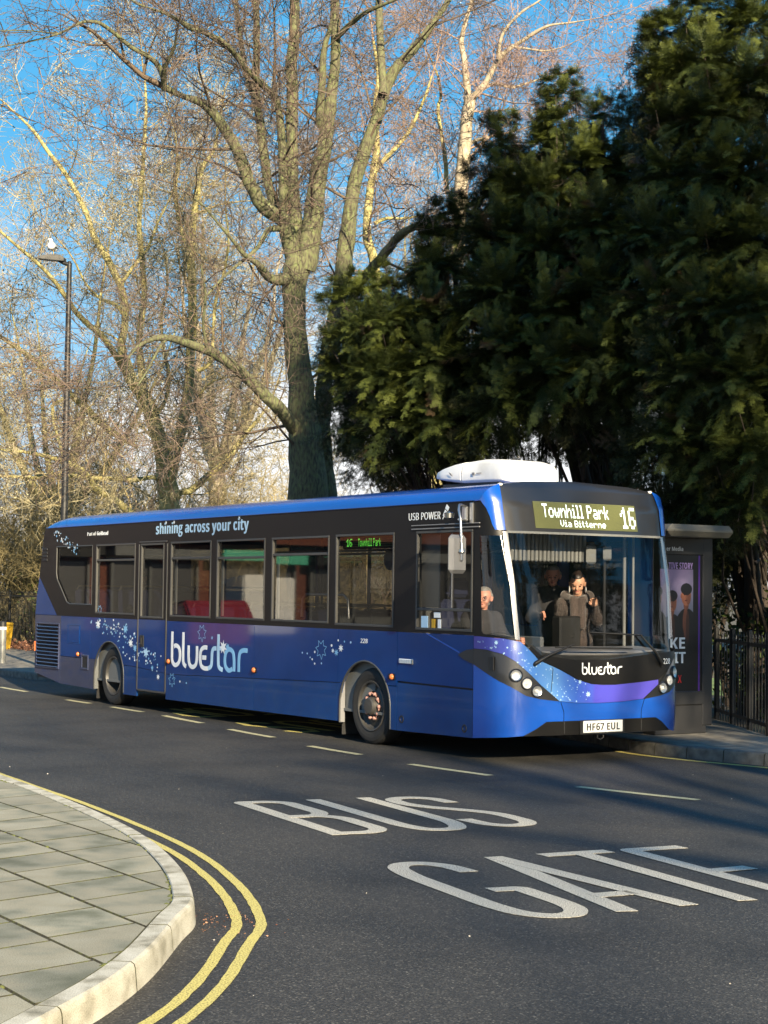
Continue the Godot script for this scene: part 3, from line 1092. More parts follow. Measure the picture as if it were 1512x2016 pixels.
func bus_shell(o: Node3D) -> void:
	var fx := 2.71
	var rx := 9.93
	# skirt panels, cut round the wheel arches, with open joints between them
	var seam := func(x: float) -> float: return lerpf(0.67, 0.545, clampf((x - 3.2) / 4.8, 0.0, 1.0))
	var panels := [
		[[0.578, 0.232, 2.028, 0.205, 2.028, 0.735, 0.578, 0.725], "blue_lower"],
		[[0.578, 0.745, 2.028, 0.755, 2.028, 1.298, 0.578, 1.298], "blue_side"],
		[[2.036, 0.205, 3.30, 0.222, 3.30, seam.call(3.3), 2.036, 0.69], "blue_lower"],
		[[2.036, 0.698, 3.30, seam.call(3.3) + 0.008, 3.30, 1.298, 2.036, 1.298], "blue_side"],
		[[3.306, 0.222, 5.37, 0.21, 5.37, seam.call(5.37), 3.306, seam.call(3.306)], "blue_lower"],
		[[3.306, seam.call(3.306) + 0.008, 5.37, seam.call(5.37) + 0.008, 5.37, 1.298, 3.306, 1.298], "blue_side"],
		[[5.376, 0.21, 7.95, 0.20, 7.95, seam.call(7.95), 5.376, seam.call(5.376)], "blue_lower"],
		[[5.376, seam.call(5.376) + 0.008, 7.95, seam.call(7.95) + 0.008, 7.95, 1.298, 5.376, 1.298], "blue_side"],
		[[7.985, 0.30, 8.90, 0.30, 8.90, 0.602, 7.985, 0.555], "blue_lower"],
		[[7.985, 0.563, 8.90, 0.61, 8.90, 1.31, 7.985, 1.31], "blue_side"],
		[[8.925, 0.19, 9.6, 0.19, 9.6, 0.615, 8.925, 0.605], "blue_lower"],
		[[8.925, 0.613, 9.6, 0.623, 9.6, 1.298, 8.925, 1.298], "blue_side"],
		[[9.6, 0.19, 10.64, 0.205, 10.64, 0.655, 9.6, 0.655], "blue_dusty"],
		[[9.6, 0.663, 10.64, 0.663, 10.64, 1.298, 9.6, 1.298], "blue_side"],
		[[10.645, 0.205, 11.83, 0.225, 11.83, 0.655, 10.645, 0.655], "blue_dusty"],
		[[10.645, 0.663, 11.83, 0.663, 11.83, 1.298, 10.645, 1.298], "blue_side"],
		[[11.84, 0.225, 12.93, 0.355, 12.945, 1.298, 11.84, 1.298], "blue_dusty"],
	]
	for p in panels:
		for q in Geometry2D.clip_polygons(V2(p[0]), arch_cut(fx)):
			for s in Geometry2D.clip_polygons(q, arch_cut(rx)):
				flat_part("side_panel", s, M[p[1]], o)
	# the structure behind the joints, with the wheel boxes left open
	for z in [0.032, 2.40]:
		for seg in [[0.58, 2.1], [3.28, 9.36], [10.5, 12.9]]:
			var b := MB.new()
			b.box(Vector3((seg[0] + seg[1]) / 2, 0.78, z + 0.02), Vector3(seg[1] - seg[0], 1.0, 0.03))
			part("frame_panel", b, M.black, o)
	var uf := MB.new()
	for seg in [[0.15, 2.1, 0.31], [3.28, 9.36, 0.27], [10.5, 12.0, 0.27], [12.0, 12.9, 0.38]]:
		uf.box(Vector3((seg[0] + seg[1]) / 2, seg[2], HALF), Vector3(seg[1] - seg[0], 0.04, 2.3))
	for x in [fx, rx]:
		uf.box(Vector3(x, 0.98, HALF), Vector3(1.2, 0.03, 2.38))
		for e in [-0.59, 0.59]:
			uf.box(Vector3(x + e, 0.63, HALF), Vector3(0.03, 0.70, 2.36))
		uf.box(Vector3(x, 0.6, HALF), Vector3(1.1, 0.5, 1.3))
	part("underframe", uf, M.black, o)
	# arch trims
	for x in [fx, rx]:
		var pts := PackedVector3Array()
		var rr := PackedFloat32Array()
		pts.append(Vector3(x + 0.545, 0.21, 0.004)); rr.append(0.014)
		for i in 25:
			var a := PI * i / 24.0
			pts.append(Vector3(x + 0.545 * cos(a), 0.42 + 0.525 * sin(a), 0.004)); rr.append(0.014)
		pts.append(Vector3(x - 0.545, 0.21, 0.004)); rr.append(0.014)
		var b := MB.new()
		b.tube(pts, rr, 6)
		part("arch_trim", b, M.frame_grey, o)
		var lip := MB.new()
		lip.box(Vector3(x + 0.535, 0.47, 0.035), Vector3(0.02, 0.52, 0.06), 0.004)
		part("arch_liner", lip, M.grey_plastic if x < 5 else M.mid_grey, o)
		var flap := MB.new()
		flap.box(Vector3(x + 0.60, 0.16, 0.22), Vector3(0.015, 0.2, 0.30), 0.003)
		part("mud_flap", flap, M.rubber, o)
	# the black band with its window openings
	var holes := []
	for w in windows():
		holes.append(w.poly)
	var band := V2([0.575, 1.302, 7.955, 1.302, 7.955, 1.302, 12.012, 1.302, 12.70, 1.845, 12.685, 2.36, 12.62, 2.63, 12.55, 2.715, 0.575, 2.715])
	var flat := func(u: float, v: float) -> Vector3: return Vector3(u, v, 0.0)
	var bb := MB.new()
	patch(bb, band, holes, 0.55, 0.72, flat, 0.0, -1.0)
	part("window_band", bb, M.charcoal, o)
	flat_part("side_panel", V2([12.022, 1.304, 12.946, 1.304, 12.90, 1.60, 12.80, 1.92, 12.707, 1.845]), M.blue_side, o)
	var back := MB.new()
	for q in [[12.70, 1.845, 12.80, 1.92, 12.735, 2.22, 12.69, 2.36]]:
		back.prism(V2(q), Vector3(0, 0, 0.02), Basis(Vector3(1, 0, 0), Vector3(0, 1, 0), Vector3(0, 0, -1)), 0.02)
	part("side_panel", back, M.charcoal, o)
	# kerb side: plain wall with openings
	var far_holes := []
	for w in [[1.0, 2.05, 0.45, 2.36], [2.3, 3.6, 1.36, 2.40], [3.7, 5.05, 1.36, 2.40], [5.15, 6.5, 1.36, 2.40], [6.6, 7.95, 1.36, 2.40], [8.05, 9.4, 1.36, 2.40], [9.5, 10.9, 1.36, 2.40], [11.0, 12.2, 1.6, 2.40]]:
		far_holes.append(rect(w[0], w[2], w[1], w[3]))
	var fb := MB.new()
	var far_wall := func(u: float, v: float) -> Vector3: return Vector3(u, v, 2.47)
	patch(fb, V2([0.575, 0.95, 12.93, 0.95, 12.94, 1.30, 12.80, 1.92, 12.62, 2.63, 12.55, 2.715, 0.575, 2.715]), far_holes, 0.6, 0.75, far_wall, 0.0, 1.0)
	for seg in [[0.575, 1.0], [2.05, 2.12], [3.28, 9.36], [10.5, 12.9]]:
		patch(fb, rect(seg[0], 0.24, seg[1], 0.95), [], 1.5, 1.0, far_wall, 0.0, 1.0)
	part("kerb_side_wall", fb, M.blue_side, o)
	for h in far_holes:
		var g := MB.new()
		g.quad(Vector3(h[0].x, h[0].y, 2.455), Vector3(h[1].x, h[1].y, 2.455), Vector3(h[2].x, h[2].y, 2.455), Vector3(h[3].x, h[3].y, 2.455))
		part("window_pane", g, M.window, o)
	# rear face
	var rb := MB.new()
	var prof := [Vector2(12.93, 0.355), Vector2(12.945, 1.30), Vector2(12.90, 1.60), Vector2(12.80, 1.92), Vector2(12.735, 2.22), Vector2(12.62, 2.63), Vector2(12.55, 2.72)]
	for i in prof.size() - 1:
		rb.quad(Vector3(prof[i].x, prof[i].y, 0.0), Vector3(prof[i].x, prof[i].y, 2.47), Vector3(prof[i + 1].x, prof[i + 1].y, 2.47), Vector3(prof[i + 1].x, prof[i + 1].y, 0.0))
	part("rear_face", rb, M.blue_side, o)
	# roof: from the front's upper edge to the rounded rear edge
	var b := MB.new()
	var grid := []
	for i in 61:
		var t := lerpf(-arc_l[400], arc_l[400], i / 60.0)
		var p := nose(t, 2.8)
		var z := p.z
		for k in 4:
			p = nose(t, roof_y(z))
		var col := PackedVector3Array()
		var y := roof_y(z)
		col.append(p)
		var x1 := maxf(p.x + 0.05, 0.62)
		col.append(Vector3(x1, y, z))
		for x in [1.5, 3, 5, 7, 9, 11, 11.9]:
			col.append(Vector3(x, y, z))
		var edge := lerpf(2.715, y, 0.0)
		for e in [[12.15, 0.10], [12.32, 0.28], [12.45, 0.55], [12.55, 1.0]]:
			col.append(Vector3(e[0], lerpf(y, 2.715, e[1]), z))
		grid.append(col)
	for i in 60:
		for j in grid[0].size() - 1:
			var n4 := []
			for q in [[i, j], [i + 1, j], [i + 1, j + 1], [i, j + 1]]:
				var c: PackedVector3Array = grid[q[0]]
				var du: Vector3 = grid[mini(q[0] + 1, 60)][q[1]] - grid[maxi(q[0] - 1, 0)][q[1]]
				var dv: Vector3 = c[mini(q[1] + 1, c.size() - 1)] - c[maxi(q[1] - 1, 0)]
				n4.append(dv.cross(du).normalized() if dv.cross(du).y > 0 else -dv.cross(du).normalized())
			b.trin(grid[i][j], grid[i + 1][j], grid[i + 1][j + 1], n4[0], n4[1], n4[2])
			b.trin(grid[i][j], grid[i + 1][j + 1], grid[i][j + 1], n4[0], n4[2], n4[3])
	part("roof", b, M.blue, o)
	# a drip rail along the cove
	var dr := MB.new()
	dr.box(Vector3(6.5, 2.712, -0.004), Vector3(11.8, 0.010, 0.014), 0.003)
	part("drip_rail", dr, M.blue_side, o)


func windows() -> Array:
	var out := []
	out.append({"poly": V2([10.63, 1.49, 11.50, 1.49, 11.62, 1.52, 12.04, 1.88, 12.08, 1.98, 12.08, 2.40, 10.63, 2.40]), "split": 0.0})
	out.append({"poly": rect(9.06, 1.37, 10.47, 2.40), "split": 2.17})
	out.append({"poly": rect(8.09, 1.335, 8.84, 2.385), "split": 0.0})
	out.append({"poly": rect(6.63, 1.37, 7.85, 2.395), "split": 2.175})
	out.append({"poly": rect(5.13, 1.37, 6.44, 2.395), "split": 2.165})
	out.append({"poly": rect(3.55, 1.37, 4.93, 2.395), "split": 2.19})
	out.append({"poly": rect(2.13, 1.355, 3.375, 2.40), "split": 0.0})
	out.append({"poly": rect(0.62, 1.345, 1.66, 2.40), "split": 1.56})
	return out


func bus_side_windows(o: Node3D) -> void:
	var ws := windows()
	for i in ws.size():
		var p: PackedVector2Array = ws[i].poly
		var x0 := p[0].x
		var x1 := p[0].x
		var y0 := p[0].y
		var y1 := p[0].y
		for q in p:
			x0 = minf(x0, q.x); x1 = maxf(x1, q.x); y0 = minf(y0, q.y); y1 = maxf(y1, q.y)
		# pane, set back a little
		var g := MB.new()
		var ids := Geometry2D.triangulate_polygon(p)
		var warp := Vector3(rnd(-0.003, 0.003), rnd(-0.003, 0.003), 0)
		for k in range(0, ids.size(), 3):
			var f := func(q: Vector2) -> Vector3: return Vector3(q.x, q.y, 0.022 + (q.x - x0) * warp.x + (q.y - y0) * warp.y)
			g.tri(f.call(p[ids[k]]), f.call(p[ids[k + 1]]), f.call(p[ids[k + 2]]))
		var pane := part("window_pane", g, M.window, o)
		var fr := MB.new()
		if i == 0:
			for k in p.size():
				fr.rod(Vector3(p[k].x, p[k].y, 0.006), Vector3(p[(k + 1) % p.size()].x, p[(k + 1) % p.size()].y, 0.006), 0.012, 6)
		else:
			bars(fr, x0 - 0.012, y0 - 0.012, x1 + 0.012, y1 + 0.012, 0.026, 0.010, 0.034)
		if ws[i].split > 0.0:
			var sy: float = ws[i].split
			fr.box(Vector3((x0 + x1) / 2, sy, 0.012), Vector3(x1 - x0 - 0.03, 0.032, 0.026), 0.004)
		part("window_frame", fr, M.frame_grey, pane)
		if i in [3, 4, 5]:
			# pale edge of the far side of the frame
			var rv := MB.new()
			rv.box(Vector3(x1 - 0.055, (y0 + y1) / 2 - 0.1, 0.06), Vector3(0.05, y1 - y0 - 0.25, 0.02), 0.004)
			part("window_reveal", rv, M.pale_grey, pane)
	# door joints and handle
	var dj := MB.new()
	for x in [7.968, 8.912]:
		dj.box(Vector3(x, 1.34, -0.004), Vector3(0.022, 2.1, 0.012), 0.003)
	dj.box(Vector3(8.44, 2.42, -0.004), Vector3(0.92, 0.02, 0.012), 0.003)
	dj.box(Vector3(8.44, 0.285, -0.004), Vector3(0.92, 0.026, 0.012), 0.003)
	var door := part("emergency_door_frame", dj, M.frame_grey, o)
	var dh := MB.new()
	dh.box(Vector3(8.76, 0.99, -0.008), Vector3(0.12, 0.17, 0.016), 0.004)
	dh.box(Vector3(8.76, 0.99, -0.022), Vector3(0.03, 0.10, 0.016), 0.004)
	part("handle", dh, M.black, door)
	# the driver's sliding light: a second pane and its rails
	var dp := MB.new()
	dp.box(Vector3(1.12, 2.435, -0.006), Vector3(1.28, 0.014, 0.02), 0.003)
	dp.box(Vector3(1.12, 2.475, -0.006), Vector3(1.28, 0.012, 0.02), 0.003)
	part("rain_gutter", dp, M.grey_plastic, o)
	var sl := MB.new()
	sl.box(Vector3(1.02, 1.98, 0.03), Vector3(0.022, 0.80, 0.02), 0.003)
	part("sliding_window_edge", sl, M.grey_plastic, o)
	# stickers at the foot of the driver's window
	for s in [[1.52, 1.42, 0.13, 0.13, M.print_sky], [1.35, 1.405, 0.07, 0.10, M.yellow_plastic], [1.235, 1.405, 0.06, 0.10, M.print_white], [1.28, 1.50, 0.12, 0.06, M.print_white]]:
		var b := MB.new()
		b.box(Vector3(s[0], s[1], 0.016), Vector3(s[2], s[3], 0.004), 0.001)
		part("sticker", b, s[4], o)


const CLUSTER := [-1.63, 1.16, -1.40, 1.155, -1.208, 1.118, -1.081, 1.043, -0.95, 0.929, -0.804, 0.798, -0.576, 0.632, -0.834, 0.663, -0.979, 0.696, -1.138, 0.789, -1.404, 0.914, -1.63, 1.0]


func bus_front(o: Node3D) -> void:
	var tl := arc_l[400]
	# dark shell under the painted skins
	var bumper := V2([-tl, 0.235, -0.996, 0.287, -0.856, 0.357, -0.738, 0.427, 0.752, 0.432, 0.853, 0.383, 0.99, 0.289, 1.08, 0.270, tl, 0.245,
		tl, 1.0, 1.404, 0.914, 1.138, 0.789, 0.979, 0.696, 0.834, 0.663, 0.560, 0.632, 0.237, 0.608, -0.056, 0.602, -0.35, 0.609, -0.576, 0.632, -0.834, 0.663, -0.979, 0.696, -1.138, 0.789, -1.404, 0.914, -tl, 1.0])
	# the bumper in three pieces with joints
	for cut in [[-1.7, -0.522, 0.03], [-0.514, 0.532, 0.0], [0.540, 1.7, 0.03]]:
		for q in Geometry2D.intersect_polygons(bumper, V2([cut[0], 0.1, cut[1], 0.1, cut[1], 0.52, cut[1] + (0.06 if cut[1] > 0.6 else 0.055 * signf(cut[1])), 0.66, cut[1] + (0.06 if cut[1] > 0.6 else 0.055 * signf(cut[1])), 1.2, cut[0] + (-0.06 if cut[0] < -0.6 else 0.055 * signf(cut[0])), 1.2, cut[0] + (-0.06 if cut[0] < -0.6 else 0.055 * signf(cut[0])), 0.66, cut[0], 0.52])):
			front_patch("bumper", q, M.blue, o, 0.006)
	front_patch("front_shell", V2([-tl, 0.29, tl, 0.29, tl, 1.13, 0.9, 1.10, -0.9, 1.10, -tl, 1.28]), M.black, o, -0.006)
	var gr := front_patch("lower_grille", V2([-0.99, 0.283, 0.985, 0.283, 0.853, 0.376, 0.752, 0.425, -0.738, 0.42, -0.856, 0.35]), M.charcoal, o, 0.002)
	var gl := MB.new()
	for t in [-0.505, 0.545]:
		var a := nose(t, 0.36)
		gl.box(a + Vector3(-0.004, 0, 0), Vector3(0.01, 0.13, 0.012), 0.003)
	part("grille_rib", gl, M.black, gr)
	# blue and violet band
	var top := [-tl, 1.292, -1.514, 1.292, -1.197, 1.279, -1.012, 1.245, -0.935, 1.173, -0.826, 1.058, -0.579, 0.962, -0.35, 0.854, -0.153, 0.803, 0.0, 0.792, 0.173, 0.79, 0.522, 0.812, 0.788, 0.833]
	var low := [0.79, 0.785, 0.748, 0.758, 0.56, 0.636, 0.237, 0.612, -0.056, 0.606, -0.35, 0.613, -0.576, 0.636, -0.804, 0.802, -0.95, 0.933, -1.081, 1.047, -1.208, 1.122, -1.40, 1.159, -tl, 1.164]
	var gt := GradientTexture2D.new()
	var g := Gradient.new()
	g.offsets = PackedFloat32Array([0.0, 0.18, 0.27, 0.40, 0.52, 0.66, 1.0])
	g.colors = PackedColorArray([lin(0.03, 0.03, 0.24), lin(0.035, 0.05, 0.34), lin(0.04, 0.16, 0.52), lin(0.10, 0.26, 0.56), lin(0.03, 0.10, 0.46), lin(0.055, 0.055, 0.40), lin(0.075, 0.06, 0.42)])
	gt.gradient = g
	gt.width = 256
	gt.height = 8
	var bm := StandardMaterial3D.new()
	bm.albedo_texture = gt
	bm.roughness = 0.3
	bm.clearcoat_enabled = true
	bm.clearcoat = 0.6
	bm.clearcoat_roughness = 0.06
	var band := MB.new()
	var bp := V2(top + low)
	patch(band, bp, [], 0.06, 0.10, nose, 0.005, 1.0)
	# texture coordinate along the band
	for i in band.v.size():
		band.uv[i] = Vector2(clampf((HALF_T(band.v[i]) + tl) / (2.42), 0.01, 0.99), 0.5)
	var bnd := part("front_band", band, bm, o)
	# its stars and dots
	var st := MB.new()
	for i in 330:
		var t := rnd(-1.55, 0.0)
		var y := rnd(0.62, 1.27)
		if not Geometry2D.is_point_in_polygon(Vector2(t, y), bp) or t > -0.12 - rnd(0.0, 0.25):
			continue
		if not Geometry2D.is_point_in_polygon(Vector2(t - 0.012, y + 0.012), bp) or not Geometry2D.is_point_in_polygon(Vector2(t + 0.012, y - 0.012), bp):
			continue
		star(st, nose(t, y), nose_basis(t, y), rnd(0.004, 0.0135), i % 9 == 0, 0.0072)
	star(st, nose(-0.20, 0.70), nose_basis(-0.20, 0.70), 0.036, true, 0.0072)
	star(st, nose(-0.31, 0.83), nose_basis(-0.31, 0.83), 0.026, true, 0.0072)
	star(st, nose(-1.27, 1.235), nose_basis(-1.27, 1.235), 0.028, true, 0.0072)
	part("star_print", st, M.print_sky, bnd).set_meta("kind", "stuff")
	# hatch joint in the band
	var hj := MB.new()
	var last := Vector3.ZERO
	for i in 9:
		var t := lerpf(-0.655, -0.685, i / 8.0)
		var y := lerpf(0.985, 0.735, i / 8.0)
		var p := nose(t, y) + nose_basis(t, y).z * 0.006
		if i: hj.rod(last, p, 0.004, 5)
		last = p
	part("hatch_joint", hj, M.black, bnd)
	# black panel with the name
	front_patch("front_panel", V2([-0.930, 1.178, -0.826, 1.064, -0.579, 0.968, -0.35, 0.860, -0.153, 0.809, 0.173, 0.796, 0.522, 0.818, 0.80, 0.840, 0.95, 0.935, 1.081, 1.047, 1.208, 1.122, 1.40, 1.15, tl, 1.15, tl, 1.20, 1.5, 1.20, 1.154, 1.137, 0.791, 1.117, 0.107, 1.059, -0.367, 1.059, -0.793, 1.11, -0.902, 1.204]), M.charcoal, o, 0.005)
	# headlight clusters
	for s in [-1.0, 1.0]:
		var cl := CLUSTER if s < 0 else mirrored(CLUSTER)
		var c := front_patch("headlight_cluster", V2(cl), M.black_gloss, o, 0.008)
		for h in [[1.083, 0.905, 0.056], [0.970, 0.822, 0.052], [0.857, 0.744, 0.054]]:
			var t: float = h[0] * s
			var bs := nose_basis(t, h[1])
			var fr := Basis(bs.x, bs.z, -bs.y)
			var at := nose(t, h[1]) + bs.z * 0.008
			var r: float = h[2]
			var ring := MB.new()
			ring.lathe(at, [Vector2(r * 1.25, -0.01), Vector2(r * 1.25, 0.012), Vector2(r * 1.12, 0.018), Vector2(r, 0.012), Vector2(r * 0.98, -0.01)], 24, fr)
			var hl := part("headlight", ring, M.black_gloss, c)
			var rf := MB.new()
			rf.lathe(at, [Vector2(r * 0.98, 0.013), Vector2(r * 0.7, 0.006), Vector2(r * 0.35, 0.003), Vector2(0.0001, 0.003)], 20, fr)
			var bulb := MB.new()
			bulb.lathe(at, [Vector2(r * 0.36, 0.003), Vector2(r * 0.33, 0.010), Vector2(r * 0.2, 0.015), Vector2(0.0001, 0.016)], 16, fr)
			part("reflector", rf, M.reflector if h[0] == 0.970 else M.lamp_dish, hl)
			part("bulb", bulb, M.reflector, hl)
			var ln := MB.new()
			ln.lathe(at, [Vector2(r * 0.99, 0.015), Vector2(r * 0.7, 0.022), Vector2(r * 0.3, 0.026), Vector2(0.0001, 0.0265)], 20, fr)
			part("lens", ln, M.clear_glass, hl)
	# the offside cluster reaches round the corner on to the side
	flat_part("cluster_tail", V2([0.572, 1.158, 0.70, 1.145, 0.79, 1.115, 0.85, 1.085, 0.74, 1.04, 0.572, 1.0]), M.black_gloss, o, 0.008, 0.006)
	var recess := MB.new()
	var rp := nose(-1.36, 1.02)
	recess.box(rp + Vector3(0.0, 0, -0.006), Vector3(0.13, 0.14, 0.01), 0.003)
	part("tow_hatch", recess, M.black, o)
	flat_part("belt_crease", V2([1.46, 1.292, 1.44, 1.300, 0.83, 1.118, 0.845, 1.108]), M.blue, o, 0.002, 0.004)
	# glass: windscreen, driver's quarter light and its mirror image
	var ws := V2([-1.05, 2.385, -1.046, 2.1, -1.03, 1.6, -1.012, 1.262, -0.902, 1.204, -0.793, 1.11, -0.367, 1.059, 0.107, 1.059, 0.791, 1.117, 1.03, 1.13, 1.04, 1.6, 1.05, 2.385])
	front_patch("windscreen", ws, M.clear_glass, o, 0.004)
	front_patch("windscreen_surround", V2([-0.93, 1.20, -0.793, 1.105, -0.367, 1.054, 0.107, 1.054, 0.791, 1.112, 1.03, 1.125, 1.03, 1.150, 0.791, 1.142, 0.107, 1.092, -0.367, 1.092, -0.77, 1.14, -0.885, 1.225]), M.black, o, 0.0015)
	for s in [-1.0, 1.0]:
		var ql := [-1.495, 2.34, -1.49, 1.345, -1.46, 1.318, -1.25, 1.304, -1.075, 1.28, -1.095, 1.6, -1.115, 2.1, -1.12, 2.34]
		front_patch("quarter_light", V2(ql if s < 0 else mirrored(ql)), M.clear_glass, o, 0.003)
		# pillar between them, and the frame round the quarter light
		var pl := [-1.112, 2.385, -1.108, 2.1, -1.088, 1.6, -1.07, 1.27, -1.018, 1.265, -1.036, 1.6, -1.052, 2.1, -1.056, 2.385]
		front_patch("windscreen_pillar", V2(pl if s < 0 else mirrored(pl)), M.pillar, o, 0.006)
		var fr := [-1.63, 2.40, -1.63, 1.292, -1.25, 1.284, -1.075, 1.262, -1.075, 1.282, -1.25, 1.306, -1.46, 1.322, -1.488, 1.35, -1.494, 2.34, -1.12, 2.34, -1.12, 2.40]
		front_patch("quarter_light_frame", V2(fr if s < 0 else mirrored(fr)), M.charcoal, o, 0.004)
	# above: black head panel, blue horns, destination glass
	var edge := func(t: float) -> float:
		return roof_y(nose(t, 2.85).z)
	var horn := [-1.43, 2.71, -1.309, 2.628, -1.26, 2.54, -1.235, 2.46, -1.207, 2.40, -1.079, 2.396, -1.082, 2.524, -1.088, 2.683, -1.072, 2.819, -1.06, edge.call(-1.06) + 0.002]
	for t in [-1.1, -1.15, -1.2, -1.25, -1.3, -1.35, -1.4, -1.45, -1.5, -1.55, -1.6, -tl]:
		horn.append_array([t, edge.call(t) + 0.002])
	horn.append_array([-tl, 2.705])
	var corner := [-tl, 2.70, -1.43, 2.706, -1.315, 2.625, -1.265, 2.54, -1.24, 2.46, -1.212, 2.40, -tl, 2.40]
	for s in [-1.0, 1.0]:
		front_patch("corner_cap", V2(horn if s < 0 else mirrored(horn)), M.blue, o, 0.012)
		front_patch("head_panel", V2(corner if s < 0 else mirrored(corner)), M.charcoal, o, 0.002)
	var dg := [-1.07, 2.392, 1.07, 2.392, 1.082, 2.524, 1.088, 2.683, 1.072, 2.819, 1.06, edge.call(1.06)]
	for i in 23:
		var t := lerpf(1.0, -1.0, i / 22.0)
		dg.append_array([t, edge.call(t)])
	dg.append_array([-1.06, edge.call(1.06), -1.072, 2.819, -1.088, 2.683, -1.082, 2.524])
	front_patch("destination_glass", V2(dg), M.black_gloss, o, 0.003)
	var strip := front_patch("windscreen_header", V2([-1.06, 2.368, 1.06, 2.368, 1.06, 2.392, -1.06, 2.392]), M.mid_grey, o, 0.007)
	# destination display
	var lb := MB.new()
	patch(lb, rect(-0.705, 2.428, 0.70, 2.712), [], 0.1, 0.1, nose, 0.006, 1.0)
	var at2 := lb.uv
	var dm := StandardMaterial3D.new()
	var di := display_image(420, 112, [["Townhill Park", 34, 8, 4, 8], ["Via Bitterne", 100, 74, 3, 4], ["16", 352, 9, 7, 13]])
	dm.albedo_texture = ImageTexture.create_from_image(di[0])
	dm.emission_enabled = true
	dm.emission = Color.BLACK
	dm.emission_texture = ImageTexture.create_from_image(di[1])
	dm.emission_energy_multiplier = 0.55
	dm.roughness = 0.35
	# on the front u must run from the driver's side to the kerb side, as seen from the road
	for i in lb.uv.size():
		lb.uv[i] = Vector2(lb.uv[i].x, 1.0 - lb.uv[i].y)
	part("destination_display", lb, dm, o)
	# marker lamps on the roof's front corners
	for s in [-1.0, 1.0]:
		var p := nose(1.04 * s, 2.862)
		var b := MB.new()
		b.box(p + Vector3(0.02, 0.02, 0), Vector3(0.05, 0.03, 0.05), 0.012)
		part("marker_lamp", b, M.pod_white, o)
	# wipers
	for w in [[-0.876, 1.032, -0.388, 1.222, -0.62, 1.19, 0.42, 1.17], [0.837, 1.001, 0.53, 1.314, -0.16, 1.345, 0.58, 1.312]]:
		var a := nose(w[0], w[1]) + Vector3(-0.03, 0, 0)
		var c := nose(w[2], w[3]) + Vector3(-0.05, 0, 0)
		var b := MB.new()
		b.tube(PackedVector3Array([a + Vector3(0.03, -0.02, 0), a, a.lerp(c, 0.3) + Vector3(-0.02, 0.02, 0), c]), PackedFloat32Array([0.022, 0.022, 0.016, 0.008]), 8)
		var arm := part("wiper", b, M.black, o)
		var bl := MB.new()
		var e0 := nose(w[4], w[5]) + Vector3(-0.022, 0, 0)
		var e1 := nose(w[6], w[7]) + Vector3(-0.022, 0, 0)
		bl.tube(PackedVector3Array([e0, e0.lerp(e1, 0.5) + Vector3(-0.006, 0, 0), e1]), PackedFloat32Array([0.007, 0.011, 0.007]), 6)
		part("wiper_blade", bl, M.black, arm)
	# number plate
	var pb := MB.new()
	var pc := Vector3(-0.044, 0.360, HALF)
	pb.box(pc, Vector3(0.01, 0.122, 0.535), 0.003)
	var pl2 := part("number_plate", pb, M.print_white, o)
	M.plate_face = plain(0.74, 0.74, 0.72, 0.4)
	pl2.material_override = M.plate_face
	var ft := Basis(Vector3(0, 0, 1), Vector3(0, 1, 0), Vector3(-1, 0, 0))
	words("HF67 EUL", "Droid Sans", true, Vector3(-0.0495, 0.321, HALF - 0.225), ft, 0.45, 0.076, M.black, pl2)
	var pbk := MB.new()
	pbk.box(Vector3(-0.035, 0.355, HALF), Vector3(0.012, 0.15, 0.60), 0.004)
	part("plate_holder", pbk, M.black, o)
	var tow := MB.new()
	tow.tube(PackedVector3Array([Vector3(0.0, 0.28, 1.20), Vector3(0.0, 0.24, 1.19), Vector3(0.0, 0.22, 1.235), Vector3(0.0, 0.24, 1.28), Vector3(0.0, 0.28, 1.27)]), PackedFloat32Array([0.006, 0.006, 0.006, 0.006, 0.006]), 6)
	part("towing_eye", tow, M.dark_metal, o)


# where along the nose a point lies
func HALF_T(p: Vector3) -> float:
	var best := 0.0
	var d := 1e9
	for i in range(0, 401, 4):
		for s in [-1.0, 1.0]:
			var q := Vector2(NOSE - (NOSE - profile(p.y)) * arc_y[i], HALF + s * arc_x[i])
			var e := q.distance_squared_to(Vector2(p.x, p.z))
			if e < d:
				d = e
				best = arc_l[i] * s
	return best


func nose_basis(t: float, y: float) -> Basis:
	var e := 0.004
	var x := (nose(t + e, y) - nose(t - e, y)).normalized()
	var u := (nose(t, y + e) - nose(t, y - e)).normalized()
	var z := x.cross(u).normalized()
	return Basis(x, z.cross(x).normalized(), z)


func star(b: MB, at: Vector3, t: Basis, r: float, pointed: bool, out: float) -> void:
	var n := 14 if pointed else 7
	var p := []
	for i in n:
		var a := TAU * i / n + r * 300.0
		var q := r * (1.0 if i % 2 == 0 else 0.45) if pointed else r * 0.7
		p.append(at + t.x * cos(a) * q + t.y * sin(a) * q + t.z * out)
	for i in n:
		b.trin(at + t.z * out, p[i], p[(i + 1) % n], t.z, t.z, t.z)


